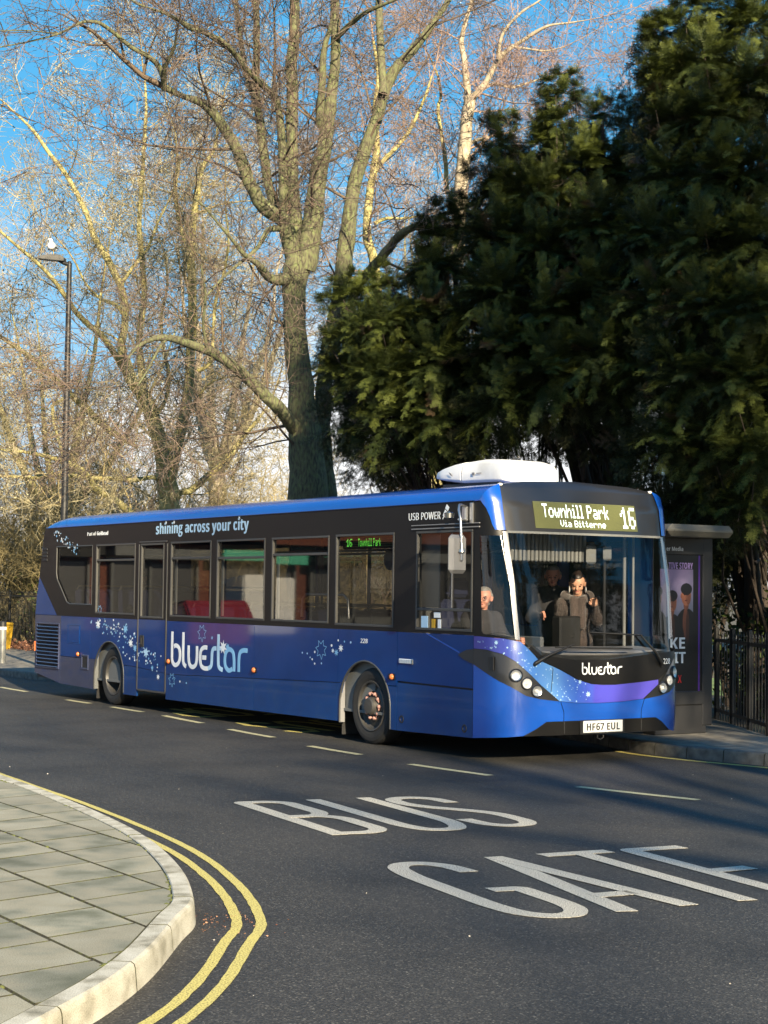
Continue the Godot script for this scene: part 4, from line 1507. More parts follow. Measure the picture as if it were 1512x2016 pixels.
# a lamp-matrix sign: [[text, left, top, column width, row height], ...]; gives the unlit face and the glow
func display_image(w: int, h: int, lines: Array, tint := Color(0.95, 1.0, 0.98)) -> Array:
	var glyph := {
		"T": "11111 00100 00100 00100 00100 00100 00100", "o": "00000 00000 01110 10001 10001 10001 01110", "w": "00000 00000 10001 10001 10101 10101 01010", "n": "00000 00000 10110 11001 10001 10001 10001",
		"h": "10000 10000 10110 11001 10001 10001 10001", "i": "010 000 110 010 010 010 111", "l": "110 010 010 010 010 010 111", "P": "11110 10001 10001 11110 10000 10000 10000",
		"a": "00000 00000 01110 00001 01111 10001 01111", "r": "00000 00000 10110 11001 10000 10000 10000", "k": "10000 10000 10010 10100 11000 10100 10010", "V": "10001 10001 10001 10001 10001 01010 00100",
		"B": "11110 10001 10001 11110 10001 10001 11110", "t": "0100 0100 1110 0100 0100 0101 0010", "e": "00000 00000 01110 10001 11111 10000 01110", "1": "0010 0110 1010 0010 0010 0010 0111", "6": "0111 1000 1000 1110 1001 1001 0110", " ": "00 00 00 00 00 00 00",
	}
	var face := Image.create(w * 2, h * 2, false, Image.FORMAT_RGB8)
	var glow := Image.create(w * 2, h * 2, false, Image.FORMAT_RGB8)
	face.fill(lin(0.010, 0.011, 0.008))
	glow.fill(Color.BLACK)
	for j in range(0, h, 4):
		face.fill_rect(Rect2i(0, j * 2, w * 2, 5), lin(0.12, 0.13, 0.045))
	var r := RandomNumberGenerator.new()
	r.seed = 4
	for l in lines:
		var x: int = l[1]
		for ch in l[0]:
			var rows: PackedStringArray = glyph[ch].split(" ")
			for j in 7:
				for i in rows[j].length():
					if rows[j][i] == "1":
						for a in l[3]:
							for b in l[4]:
								var c := Color(tint.r * r.randf_range(0.75, 1.0), tint.g * r.randf_range(0.8, 1.0), tint.b * r.randf_range(0.75, 1.0))
								var px: int = (x + i * l[3] + a) * 2
								var py: int = (l[2] + j * l[4] + b) * 2
								face.fill_rect(Rect2i(px, py, 2, 2), Color(c.r * 0.8, c.g * 0.8, c.b * 0.8))
								glow.fill_rect(Rect2i(px, py, 2, 2), c)
			x += (rows[0].length() + 1) * l[3]
	return [face, glow]


func bus_wheels(o: Node3D) -> void:
	var sets := [[2.63, 0.03, 1, true], [9.85, 0.03, 1, false], [2.63, 2.44, -1, true], [9.85, 2.44, -1, false]]
	for w in sets:
		var at := Vector3(w[0], 0.436, w[1])
		# y of the turned shape points out of the bus
		var t := Basis(Vector3(1, 0, 0), Vector3(0, 0, -1.0 * w[2]), Vector3(0, 1.0 * w[2], 0))
		var b := MB.new()
		b.lathe(at, [Vector2(0.285, -0.25), Vector2(0.40, -0.255), Vector2(0.430, -0.225), Vector2(0.437, -0.20), Vector2(0.437, -0.055), Vector2(0.428, -0.025), Vector2(0.395, -0.004), Vector2(0.36, 0.0), Vector2(0.32, -0.006), Vector2(0.292, -0.016), Vector2(0.28, -0.03)], 48, t)
		# tread grooves
		for g in [-0.09, -0.13, -0.17]:
			b.lathe(at, [Vector2(0.4385, g - 0.004), Vector2(0.4385, g + 0.004)], 48, t)
		var tyre := part("wheel", b, M.rubber, o)
		var r := MB.new()
		if w[3]:
			r.lathe(at, [Vector2(0.292, -0.02), Vector2(0.285, -0.004), Vector2(0.268, -0.008), Vector2(0.262, -0.05), Vector2(0.24, -0.075), Vector2(0.19, -0.06), Vector2(0.17, -0.045), Vector2(0.115, -0.045), Vector2(0.105, -0.03), Vector2(0.10, 0.015), Vector2(0.085, 0.03), Vector2(0.0001, 0.034)], 40, t)
		else:
			r.lathe(at, [Vector2(0.292, -0.02), Vector2(0.287, -0.004), Vector2(0.268, -0.008), Vector2(0.255, -0.04), Vector2(0.235, -0.12), Vector2(0.205, -0.19), Vector2(0.17, -0.21), Vector2(0.13, -0.205), Vector2(0.12, -0.12), Vector2(0.10, -0.10), Vector2(0.0001, -0.095)], 40, t)
		part("rim", r, M.rim_grey, tyre)
		var nuts := 10
		for i in nuts:
			var a := TAU * i / nuts
			var rad := 0.142 if w[3] else 0.165
			var p := at + t * Vector3(cos(a) * rad, -0.045 if w[3] else -0.205, sin(a) * rad)
			var n := MB.new()
			n.lathe(p, [Vector2(0.024, 0.0), Vector2(0.022, 0.02), Vector2(0.016, 0.035), Vector2(0.0001, 0.04)], 8, t)
			if w[3]:
				var q := at + t * Vector3(cos(a + 0.3) * rad, -0.03, sin(a + 0.3) * rad)
				n.rod(p + t * Vector3(0, 0.02, 0), q, 0.010, 6)
			part("wheel_nut", n, M.nut_pink if w[3] else M.dark_metal, tyre)


func bus_fittings(o: Node3D) -> void:
	# engine grille: frame and slats
	var g := MB.new()
	g.box(Vector3(12.355, 0.81, 0.002), Vector3(0.93, 0.73, 0.004))
	var gl := part("engine_grille", g, M.black, o)
	for i in 12:
		var y := 0.475 + i * 0.0575
		var b := MB.new()
		b.box(Vector3(12.355, y, -0.014), Vector3(0.92, 0.020, 0.030), 0.004, Basis(Vector3.RIGHT, 0.5))
		part("slat", b, M.blue_dusty, gl)
	var f := MB.new()
	bars(f, 11.87, 0.445, 12.84, 1.175, 0.022, -0.010, 0.02)
	part("grille_frame", f, M.blue_dusty, gl)
	# fuel flap
	var ff := MB.new()
	bars(ff, 11.06, 0.87, 11.54, 1.17, 0.010, -0.002, 0.008)
	var flap := part("fuel_flap", ff, M.blue_side, o)
	var fi := MB.new()
	fi.box(Vector3(11.30, 1.02, -0.001), Vector3(0.44, 0.26, 0.008), 0.003)
	fi.box(Vector3(11.30, 0.905, -0.007), Vector3(0.05, 0.02, 0.008), 0.002)
	part("flap_lid", fi, M.blue_side, flap)
	# air intake in the rear skirt
	var ai := MB.new()
	ai.box(Vector3(10.83, 0.60, -0.001), Vector3(0.20, 0.205, 0.004))
	var intake := part("air_intake", ai, M.black, o)
	var af := MB.new()
	bars(af, 10.70, 0.485, 10.965, 0.715, 0.028, -0.006, 0.016)
	part("intake_frame", af, M.blue_dusty, intake)
	# side marker lamps
	for p in [[11.10, 0.715], [7.86, 0.735], [5.36, 0.725], [2.13, 0.795]]:
		var b := MB.new()
		b.box(Vector3(p[0], p[1], -0.006), Vector3(0.13, 0.07, 0.012), 0.004)
		var lamp := part("side_marker", b, M.charcoal, o)
		var l := MB.new()
		l.lathe(Vector3(p[0] - 0.01, p[1], -0.012), [Vector2(0.034, 0), Vector2(0.030, 0.016), Vector2(0.018, 0.026), Vector2(0.0001, 0.028)], 12, Basis(Vector3(1, 0, 0), Vector3(0, 0, -1), Vector3(0, 1, 0)))
		part("lens", l, M.amber, lamp)
	var rep := MB.new()
	rep.box(Vector3(1.85, 0.978, -0.008), Vector3(0.26, 0.052, 0.016), 0.006)
	var rp := part("side_repeater", rep, M.print_white, o)
	var rpe := MB.new()
	rpe.box(Vector3(1.70, 0.978, -0.012), Vector3(0.03, 0.066, 0.024), 0.006)
	part("repeater_end", rpe, M.chrome, rp)
	for i in 5:
		var b := MB.new()
		b.box(Vector3(1.95 - i * 0.045, 0.978, -0.0175), Vector3(0.032, 0.036, 0.004), 0.001)
		part("led", b, M.clear_glass, rp)
	for p in [[1.93, 0.335], [0.73, 0.32]]:
		var b := MB.new()
		b.lathe(Vector3(p[0], p[1], -0.001), [Vector2(0.045, 0), Vector2(0.042, 0.004), Vector2(0.028, 0.004), Vector2(0.026, -0.002), Vector2(0.0001, -0.002)], 14, Basis(Vector3(1, 0, 0), Vector3(0, 0, -1), Vector3(0, 1, 0)))
		part("panel_lock", b, M.black, o)
	# rear vents high on the corner
	for i in 4:
		var b := MB.new()
		b.box(Vector3(12.56, 2.37 - i * 0.058, -0.003), Vector3(0.19, 0.034, 0.012), 0.003)
		part("vent", b, M.black, o)
	# tail lamp edge
	var tl := MB.new()
	tl.box(Vector3(12.935, 0.78, -0.004), Vector3(0.035, 0.16, 0.02), 0.005)
	part("tail_lamp", tl, M.amber, o)
	# driver's side mirror on its long arm
	var m := MB.new()
	var base := Vector3(0.62, 2.58, -0.01)
	m.box(base, Vector3(0.05, 0.22, 0.03), 0.006)
	m.box(Vector3(0.70, 2.575, -0.04), Vector3(0.07, 0.16, 0.05), 0.01)
	m.tube(PackedVector3Array([Vector3(0.68, 2.65, -0.05), Vector3(0.60, 2.66, -0.16), Vector3(0.52, 2.655, -0.24), Vector3(0.46, 2.60, -0.29), Vector3(0.40, 2.50, -0.31), Vector3(0.365, 2.18, -0.315)]), PackedFloat32Array([0.014, 0.014, 0.014, 0.014, 0.014, 0.014]), 8)
	m.tube(PackedVector3Array([Vector3(0.68, 2.51, -0.05), Vector3(0.55, 2.50, -0.2), Vector3(0.45, 2.50, -0.30)]), PackedFloat32Array([0.011, 0.011, 0.011]), 8)
	var arm := part("wing_mirror", m, M.steel, o)
	var knob := MB.new()
	knob.lathe(Vector3(0.62, 2.55, -0.30), [Vector2(0.0001, -0.05), Vector2(0.05, -0.03), Vector2(0.055, 0.02), Vector2(0.0001, 0.04)], 12)
	part("arm_boss", knob, M.chrome, arm)
	var hs := MB.new()
	var face := Basis(Vector3.UP, deg_to_rad(-52)) * Basis(Vector3.RIGHT, 0.04)
	# a shallow housing with a crease, seen from the front
	hs.box(Vector3(0.43, 2.14, -0.33), Vector3(0.085, 0.40, 0.25), 0.038, Basis(Vector3.UP, 0.18))
	part("mirror_housing", hs, M.grey_plastic, arm)
	var cl := MB.new()
	cl.lathe(Vector3(0.37, 2.17, -0.315), [Vector2(0.0001, 0.03), Vector2(0.035, 0.02), Vector2(0.04, -0.01), Vector2(0.0001, -0.03)], 14)
	cl.box(Vector3(0.375, 2.11, -0.31), Vector3(0.03, 0.08, 0.03), 0.008)
	part("mirror_clamp", cl, M.steel, arm)
	# the white air conditioning pod on the roof
	var pod := MB.new()
	var st := [[1.21, 0.35, 2.985, 3.09], [1.22, 0.39, 2.975, 3.16], [1.27, 0.405, 2.97, 3.21], [1.40, 0.412, 2.97, 3.245], [1.65, 0.415, 2.975, 3.26], [2.0, 0.415, 2.985, 3.245]]
	pod_loft(pod, st)
	var pp := part("air_conditioner", pod, M.pod_white, o)
	var cap := MB.new()
	pod_loft(cap, [[2.025, 0.415, 2.99, 3.248], [2.2, 0.412, 3.01, 3.235], [2.42, 0.40, 3.04, 3.20], [2.56, 0.375, 3.065, 3.165], [2.60, 0.34, 3.08, 3.14]])
	part("rear_cap", cap, M.pod_white, pp)
	var foot := MB.new()
	foot.box(Vector3(1.88, 2.97, HALF), Vector3(1.1, 0.06, 0.74), 0.01)
	part("pod_base", foot, M.black, pp)
	var side := Basis(Vector3(-1, 0, 0), Vector3(0, 1, 0), Vector3(0, 0, -1))
	var em := MB.new()
	em.box(Vector3(1.76, 3.09, 0.8205), Vector3(0.05, 0.035, 0.002))
	em.box(Vector3(1.65, 3.093, 0.8205), Vector3(0.10, 0.010, 0.002))
	for i in 3:
		em.box(Vector3(2.22 - i * 0.012, 3.12 - i * 0.012, 0.8225), Vector3(0.05, 0.008, 0.002), 0.0, Basis(Vector3(0, 0, 1), 0.4))
	part("emblem", em, M.grey_plastic, pp)


func pod_loft(b: MB, st: Array) -> void:
	# stations: x, half width, bottom, top; rounded rectangle sections
	var rings := []
	for s in st:
		var ring := PackedVector3Array()
		for i in 24:
			var a := TAU * i / 24.0
			var cx := signf(cos(a)) * pow(absf(cos(a)), 0.30)
			var cy := signf(sin(a)) * pow(absf(sin(a)), 0.36)
			ring.append(Vector3(s[0], lerpf(s[2], s[3], cy * 0.5 + 0.5), HALF + cx * s[1] * (1.0 - 0.06 * (cy * 0.5 + 0.5))))
		rings.append(ring)
	for i in rings.size() - 1:
		for j in 24:
			var q := [[i, j], [i, (j + 1) % 24], [i + 1, (j + 1) % 24], [i + 1, j]]
			var nn := []
			for e in q:
				var r: PackedVector3Array = rings[e[0]]
				var du := r[(e[1] + 1) % 24] - r[(e[1] + 23) % 24]
				var dv: Vector3 = rings[mini(e[0] + 1, rings.size() - 1)][e[1]] - rings[maxi(e[0] - 1, 0)][e[1]]
				var m := du.cross(dv).normalized()
				if m.dot(r[e[1]] - Vector3(r[e[1]].x, lerpf(st[e[0]][2], st[e[0]][3], 0.5), HALF)) < 0: m = -m
				nn.append(m)
			b.trin(rings[q[0][0]][q[0][1]], rings[q[1][0]][q[1][1]], rings[q[2][0]][q[2][1]], nn[0], nn[1], nn[2])
			b.trin(rings[q[0][0]][q[0][1]], rings[q[2][0]][q[2][1]], rings[q[3][0]][q[3][1]], nn[0], nn[2], nn[3])
	for e in [0, rings.size() - 1]:
		var m := Vector3(-1 if e == 0 else 1, 0, 0)
		for j in range(1, 23):
			b.trin(rings[e][0], rings[e][j], rings[e][j + 1], m, m, m)


func bus_lettering(o: Node3D) -> void:
	var side := Basis(Vector3(-1, 0, 0), Vector3(0, 1, 0), Vector3(0, 0, -1))
	words("shining across your city", "Droid Sans", true, Vector3(8.36, 2.475, -0.001), side, 2.79, 0.21, M.print_sky, o)
	var dots := MB.new()
	for x in [8.03, 7.77, 5.83]:
		star(dots, Vector3(x, 2.685, 0), side, 0.035, true, 0.003)
	part("star_print", dots, M.print_white, o)
	words("USB POWER", "Droid Sans", false, Vector3(1.83, 2.535, -0.001), side, 0.62, 0.082, M.print_white, o)
	# a plug emblem
	var pl := MB.new()
	var pt := Basis(side.x, side.y, side.z) * Basis(Vector3(0, 0, 1), deg_to_rad(55))
	for q in [[0.02, 0.0, 0.035, 0.010], [0.075, 0.0, 0.075, 0.045], [0.15, 0.0, 0.05, 0.06]]:
		pl.box(Vector3(1.17, 2.53, -0.002) + pt * Vector3(q[0], q[1], 0), Vector3(q[2], q[3], 0.002), 0.0, pt)
	part("emblem", pl, M.print_white, o)
	words("Part of", "Droid Sans", false, Vector3(10.84, 2.555, -0.001), side, 0.33, 0.058, M.print_white, o)
	words("GoAhead", "Droid Sans", true, Vector3(10.47, 2.552, -0.001), side, 0.42, 0.064, M.print_white, o)
	words("228", "Droid Sans", false, Vector3(2.805, 1.152, -0.001), side, 0.15, 0.05, M.print_white, o)
	# the name on the side, in rounded strokes
	var s := 0.295
	logo(o, Vector3(7.80, 0.675, -0.001), Basis(side.x * 0.325, side.y * s, side.z), [M.print_white, M.print_white, M.print_white, M.print_white, M.print_sky, M.print_sky, M.print_light_blue, M.print_light_blue])
	var ft := Basis(Vector3(0, 0, 1), Vector3(0, 1, 0), Vector3(-1, 0, 0))
	var w: Material = M.print_white
	logo(o, Vector3(-0.038, 0.905, HALF - 0.285), Basis(ft.x * 0.079, ft.y * 0.076, ft.z), [w, w, w, w, w, w, w, w])
	var bt := nose_basis(0.93, 1.03)
	words("228", "Droid Sans", false, nose(0.885, 1.0) + bt.z * 0.006, bt, 0.12, 0.058, M.print_white, o)
	# snow of stars at the rear, over the wheel and beside the front wheel
	var b1 := MB.new()
	var b2 := MB.new()
	var b3 := MB.new()
	var path := [Vector2(10.55, 1.27), Vector2(9.9, 1.20), Vector2(9.5, 1.10), Vector2(9.1, 0.92), Vector2(8.75, 0.78), Vector2(8.35, 0.66)]
	for i in 130:
		var f := rnd(0.0, 4.99)
		var q: Vector2 = path[int(f)].lerp(path[int(f) + 1], f - int(f)) + Vector2(rnd(-0.35, 0.35), rnd(-0.13, 0.11))
		if q.y > 1.29 or Geometry2D.is_point_in_polygon(q, arch_cut(9.93)) or Vector2(q.x - 9.93, q.y - 0.42).length() < 0.57:
			continue
		star([b1, b2, b3][i % 3], Vector3(q.x, q.y, 0), Basis(side.x * 1.3, side.y, side.z), rnd(0.012, 0.026), i % 4 == 0, 0.0025)
	for q in [[10.35, 1.20, 0.075], [9.35, 1.15, 0.08], [9.15, 0.95, 0.07], [8.62, 0.83, 0.085], [9.0, 0.88, 0.06], [8.75, 0.93, 0.05], [8.4, 0.62, 0.04], [8.2, 0.5, 0.045]]:
		star([b2, b1, b3][int(q[0] * 10) % 3], Vector3(q[0], q[1], 0), Basis(side.x * 1.25, side.y, side.z), q[2], true, 0.0028)
	for q in [[4.14, 0.99, 0.018], [4.02, 0.985, 0.018], [3.84, 1.01, 0.022], [3.9, 0.92, 0.02], [3.84, 0.87, 0.02], [3.68, 0.88, 0.018], [3.42, 1.04, 0.03], [3.34, 1.02, 0.045], [3.24, 1.075, 0.05], [3.45, 1.1, 0.025], [3.30, 1.165, 0.02], [3.16, 1.155, 0.018], [3.02, 1.15, 0.02], [3.95, 0.94, 0.016], [7.5, 0.47, 0.022], [7.3, 0.46, 0.02], [7.72, 0.5, 0.018], [6.55, 1.1, 0.03], [6.1, 0.99, 0.06]]:
		star([b1, b2, b3][int(q[0] * 100) % 3], Vector3(q[0], q[1], 0), Basis(side.x * 1.2, side.y, side.z), q[2], q[2] > 0.025, 0.0025)
	for i in 46:
		var q := Vector2(rnd(11.2, 12.2), 0)
		q.y = 2.62 - (12.2 - q.x) * 0.28 + rnd(-0.08, 0.08)
		star([b1, b2, b3][i % 3], Vector3(q.x, q.y, 0), Basis(side.x * 1.3, side.y, side.z), rnd(0.01, 0.028), i % 4 == 0, 0.0025)
	part("star_print", b1, M.print_white, o).set_meta("kind", "stuff")
	part("star_print", b2, M.print_light_blue, o).set_meta("kind", "stuff")
	part("star_print", b3, M.print_sky, o).set_meta("kind", "stuff")
	# two outlined stars
	var ol := MB.new()
	for q in [[3.69, 1.045, 0.12], [6.85, 1.155, 0.12], [10.3, 1.42, 0.07], [7.75, 0.48, 0.10]]:
		var pts := []
		for i in 14:
			var a := TAU * i / 14.0 + 0.3
			var r: float = q[2] * (1.0 if i % 2 == 0 else 0.55)
			pts.append(Vector2(cos(a) * r, sin(a) * r))
		for i in 14:
			var a: Vector2 = pts[i]
			var c: Vector2 = pts[(i + 1) % 14]
			var e := (c - a).normalized()
			var m := Vector2(-e.y, e.x) * 0.004
			var f := func(v: Vector2) -> Vector3: return Vector3(q[0] - v.x * 1.1, q[1] + v.y, -0.003)
			ol._face(f.call(a - m), f.call(c - m), f.call(c + m), f.call(a + m), Vector3(0, 0, -1))
	part("star_outline", ol, M.print_light_blue, o)


func logo(o: Node3D, at: Vector3, t: Basis, mats: Array) -> void:
	var letters := [
		[[[0.10, 1.62], [0.10, 0.55], [0.16, 0.2], [0.45, 0.05], [0.78, 0.2], [0.88, 0.52], [0.78, 0.86], [0.48, 0.98], [0.30, 0.92]]],
		[[[1.18, 1.62], [1.18, 0.45], [1.25, 0.16], [1.48, 0.04]]],
		[[[1.70, 1.02], [1.70, 0.5], [1.80, 0.16], [2.08, 0.04], [2.38, 0.16], [2.48, 0.5], [2.48, 1.02]]],
		[[[3.42, 0.98], [3.14, 0.98], [2.86, 0.84], [2.78, 0.5], [2.88, 0.16], [3.16, 0.04], [3.50, 0.04]], [[2.98, 0.52], [3.34, 0.52]]],
		[[[4.24, 0.98], [3.98, 0.95], [3.86, 0.76], [3.84, 0.36], [3.76, 0.14], [3.50, 0.04]]],
		[[[4.42, 1.62], [4.42, 0.45], [4.52, 0.14], [4.82, 0.04]], [[4.50, 1.0], [4.74, 1.0]]],
		[[[5.66, 0.12], [5.36, 0.04], [5.08, 0.2], [5.0, 0.5], [5.10, 0.84], [5.40, 0.98], [5.70, 0.86], [5.80, 0.5], [5.80, 0.02]]],
		[[[6.22, 0.02], [6.22, 0.6], [6.32, 0.88], [6.60, 0.98], [6.92, 0.98]]],
	]
	var b: MB
	for i in letters.size():
		b = MB.new()
		for k in letters[i].size():
			var raw := []
			for q in letters[i][k]: raw.append(Vector2(q[0], q[1]))
			var pts: Array = curve(raw, 4) if raw.size() > 2 else raw
			stroke(b, pts, 0.20, at + t.z * (0.0005 * k + 0.0003 * (i % 2)), t, 0.002)
		part("logo_letter", b, mats[i], o)
	b = MB.new()
	star(b, at + t.x * 4.86 + t.y * 1.06, Basis(t.x, t.y, t.z), 0.34, true, 0.004)
	part("logo_star", b, mats[0], o)


func bus_inside(o: Node3D) -> void:
	var fl := MB.new()
	fl.box(Vector3(6.55, 0.36, HALF), Vector3(12.3, 0.03, 2.38))
	part("floor", fl, M.mid_grey, o)
	var ce := MB.new()
	ce.box(Vector3(6.6, 2.60, HALF), Vector3(12.0, 0.02, 2.36))
	part("ceiling", ce, M.mid_grey, o)
	var lw := MB.new()
	lw.box(Vector3(7.6, 0.86, 2.40), Vector3(10.0, 0.98, 0.02))
	lw.box(Vector3(7.6, 0.86, 0.085), Vector3(10.0, 0.98, 0.02))
	part("inner_wall", lw, M.mid_grey, o)
	# seats in pairs on either side of the aisle
	var x := 3.9
	while x < 12.0:
		for z in [0.58, 1.90]:
			var s := MB.new()
			var rise := 0.0 if x < 8.5 else 0.22
			s.box(Vector3(x, 0.80 + rise, z), Vector3(0.44, 0.10, 0.86), 0.04)
			s.box(Vector3(x + 0.24, 1.15 + rise, z - 0.22), Vector3(0.10, 0.72, 0.42), 0.045, Basis(Vector3(0, 0, 1), -0.12))
			s.box(Vector3(x + 0.24, 1.15 + rise, z + 0.22), Vector3(0.10, 0.72, 0.42), 0.045, Basis(Vector3(0, 0, 1), -0.12))
			s.box(Vector3(x + 0.05, 0.56 + rise * 0.5, z), Vector3(0.3, 0.38 + rise, 0.5), 0.02)
			var st := part("seat", s, M.seat_blue, o)
			var h := MB.new()
			h.tube(PackedVector3Array([Vector3(x + 0.28, 1.50 + rise, z - 0.40), Vector3(x + 0.29, 1.56 + rise, z - 0.36), Vector3(x + 0.29, 1.56 + rise, z + 0.36), Vector3(x + 0.28, 1.50 + rise, z + 0.40)]), PackedFloat32Array([0.016, 0.016, 0.016, 0.016]), 6)
			part("grab_rail", h, M.frame_grey, st)
		x += 0.83
	# poles
	for p in [[2.2, 1.0], [3.3, 0.9], [3.3, 1.65], [5.3, 0.95], [7.2, 1.55], [8.4, 0.95]]:
		var b := MB.new()
		b.rod(Vector3(p[0], 0.37, p[1]), Vector3(p[0], 2.59, p[1]), 0.017, 8)
		part("pole", b, M.frame_grey if p[0] > 2.0 else M.steel, o)
	for z in [0.75, 1.72]:
		var b := MB.new()
		b.rod(Vector3(2.4, 2.25, z), Vector3(11.8, 2.25, z), 0.015, 8)
		part("ceiling_rail", b, M.pale_grey, o)
	# luggage pen rail behind the driver
	var lp := MB.new()
	lp.tube(PackedVector3Array([Vector3(4.6, 1.42, 0.25), Vector3(4.58, 1.64, 0.25), Vector3(4.5, 1.70, 0.25), Vector3(3.6, 1.70, 0.25), Vector3(3.5, 1.64, 0.25), Vector3(3.48, 1.42, 0.25)]), PackedFloat32Array([0.018, 0.018, 0.018, 0.018, 0.018, 0.018]), 8)
	part("luggage_rail", lp, M.steel, o)
	# driver's cab: partition, seat back, door, dash, wheel, blind
	var cp := MB.new()
	cp.box(Vector3(2.06, 1.45, 0.62), Vector3(0.04, 2.2, 1.0), 0.01)
	part("cab_partition", cp, M.mid_grey, o)
	var cg := MB.new()
	cg.box(Vector3(1.55, 1.98, 0.115), Vector3(0.35, 0.80, 0.012), 0.004)
	part("cab_blind", cg, M.pale_grey, o)
	var cd := MB.new()
	cd.box(Vector3(1.45, 0.82, 1.16), Vector3(1.1, 0.9, 0.05), 0.01)
	var cdo := part("cab_door", cd, M.mid_grey, o)
	var cs := MB.new()
	cs.quad(Vector3(0.95, 1.28, 1.16), Vector3(2.0, 1.28, 1.16), Vector3(2.0, 2.2, 1.16), Vector3(1.15, 2.2, 1.16))
	part("cab_screen", cs, M.clear_glass, cdo)
	var ds := MB.new()
	ds.box(Vector3(0.36, 1.13, HALF), Vector3(0.52, 0.06, 2.1), 0.02, Basis(Vector3(0, 0, 1), 0.06))
	ds.box(Vector3(0.52, 0.85, 0.68), Vector3(0.30, 0.6, 0.9), 0.05)
	var dash := part("dashboard", ds, M.grey_plastic, o)
	var sw := MB.new()
	var ring := PackedVector3Array()
	var rr := PackedFloat32Array()
	var wt := Basis(Vector3(0, 0, 1), 0.45)
	for i in 25:
		var a := TAU * i / 24.0
		ring.append(Vector3(0.82, 1.20, 0.62) + wt * Vector3(cos(a) * 0.23, 0, sin(a) * 0.23)); rr.append(0.016)
	sw.tube(ring, rr, 8, false)
	sw.rod(Vector3(0.82, 1.20, 0.40), Vector3(0.82, 1.20, 0.84), 0.014)
	sw.rod(Vector3(0.82, 1.20, 0.62), Vector3(0.62, 1.02, 0.62), 0.035)
	part("steering_wheel", sw, M.black, dash)
	var dseat := MB.new()
	dseat.box(Vector3(1.42, 0.86, 0.62), Vector3(0.5, 0.12, 0.5), 0.04)
	dseat.box(Vector3(1.70, 1.28, 0.62), Vector3(0.13, 0.78, 0.50), 0.05, Basis(Vector3(0, 0, 1), -0.12))
	dseat.box(Vector3(1.77, 1.80, 0.62), Vector3(0.10, 0.22, 0.30), 0.04)
	dseat.box(Vector3(1.45, 0.60, 0.62), Vector3(0.4, 0.4, 0.4), 0.03)
	part("driver_seat", dseat, M.seat_blue, o)
	# pleated blind hanging under the ceiling behind the windscreen
	var bl := MB.new()
	for i in 19:
		var z := 0.52 + i * 0.055
		bl.box(Vector3(0.62, 2.26, z), Vector3(0.03, 0.34, 0.045), 0.012, Basis(Vector3.UP, 0.35 if i % 2 else -0.35))
	part("pleated_blind", bl, M.mid_grey, o)
	# bar beside the entrance and door leaves
	var dv := MB.new()
	dv.box(Vector3(0.62, 1.75, 1.80), Vector3(0.03, 1.2, 0.03), 0.006)
	part("screen_post", dv, M.black, o)
	for z in [[2.20, 0.04], [2.33, 0.03]]:
		var b := MB.new()
		b.rod(Vector3(0.75, 0.5, z[0]), Vector3(0.75, 2.4, z[0]), z[1] * 0.5)
		part("door_pole", b, M.mid_grey, o)
	# inside mirror and ticket machine
	var im := MB.new()
	im.box(Vector3(0.55, 2.18, 1.55), Vector3(0.04, 0.20, 0.14), 0.02)
	im.box(Vector3(0.55, 2.20, 1.78), Vector3(0.04, 0.16, 0.12), 0.02)
	part("inside_mirror", im, M.mid_grey, o)
	var tk := MB.new()
	tk.box(Vector3(0.98, 1.30, 1.56), Vector3(0.16, 0.40, 0.30), 0.02)
	tk.box(Vector3(1.02, 0.86, 1.50), Vector3(0.12, 0.55, 0.50), 0.02)
	part("ticket_machine", tk, M.black, o)
	# route sign behind the first saloon window
	var sg := MB.new()
	sg.box(Vector3(2.78, 2.315, 0.10), Vector3(1.14, 0.15, 0.05), 0.005)
	var sb := part("side_route_sign", sg, M.black, o)
	var di := display_image(150, 20, [["16", 8, 3, 2, 2], ["Townhill Park", 44, 3, 1, 2]], Color(0.5, 1.0, 0.35))
	var sm := StandardMaterial3D.new()
	sm.albedo_texture = ImageTexture.create_from_image(di[0])
	sm.emission_enabled = true
	sm.emission = Color.BLACK
	sm.emission_texture = ImageTexture.create_from_image(di[1])
	sm.emission_energy_multiplier = 0.7
	var sf := MB.new()
	sf.quad_uv(Vector3(3.33, 2.25, 0.073), Vector3(2.23, 2.25, 0.073), Vector3(2.23, 2.38, 0.073), Vector3(3.33, 2.38, 0.073))
	part("sign_face", sf, sm, sb)
	# round convex mirror on the partition
	var cm := MB.new()
	cm.lathe(Vector3(2.72, 2.12, 0.35), [Vector2(0.13, 0.0), Vector2(0.125, 0.02), Vector2(0.08, 0.035), Vector2(0.0001, 0.04)], 20, Basis(Vector3(1, 0, 0), Vector3(0, 0, -1), Vector3(0, 1, 0)))
	part("round_mirror", cm, M.grey_plastic, o)


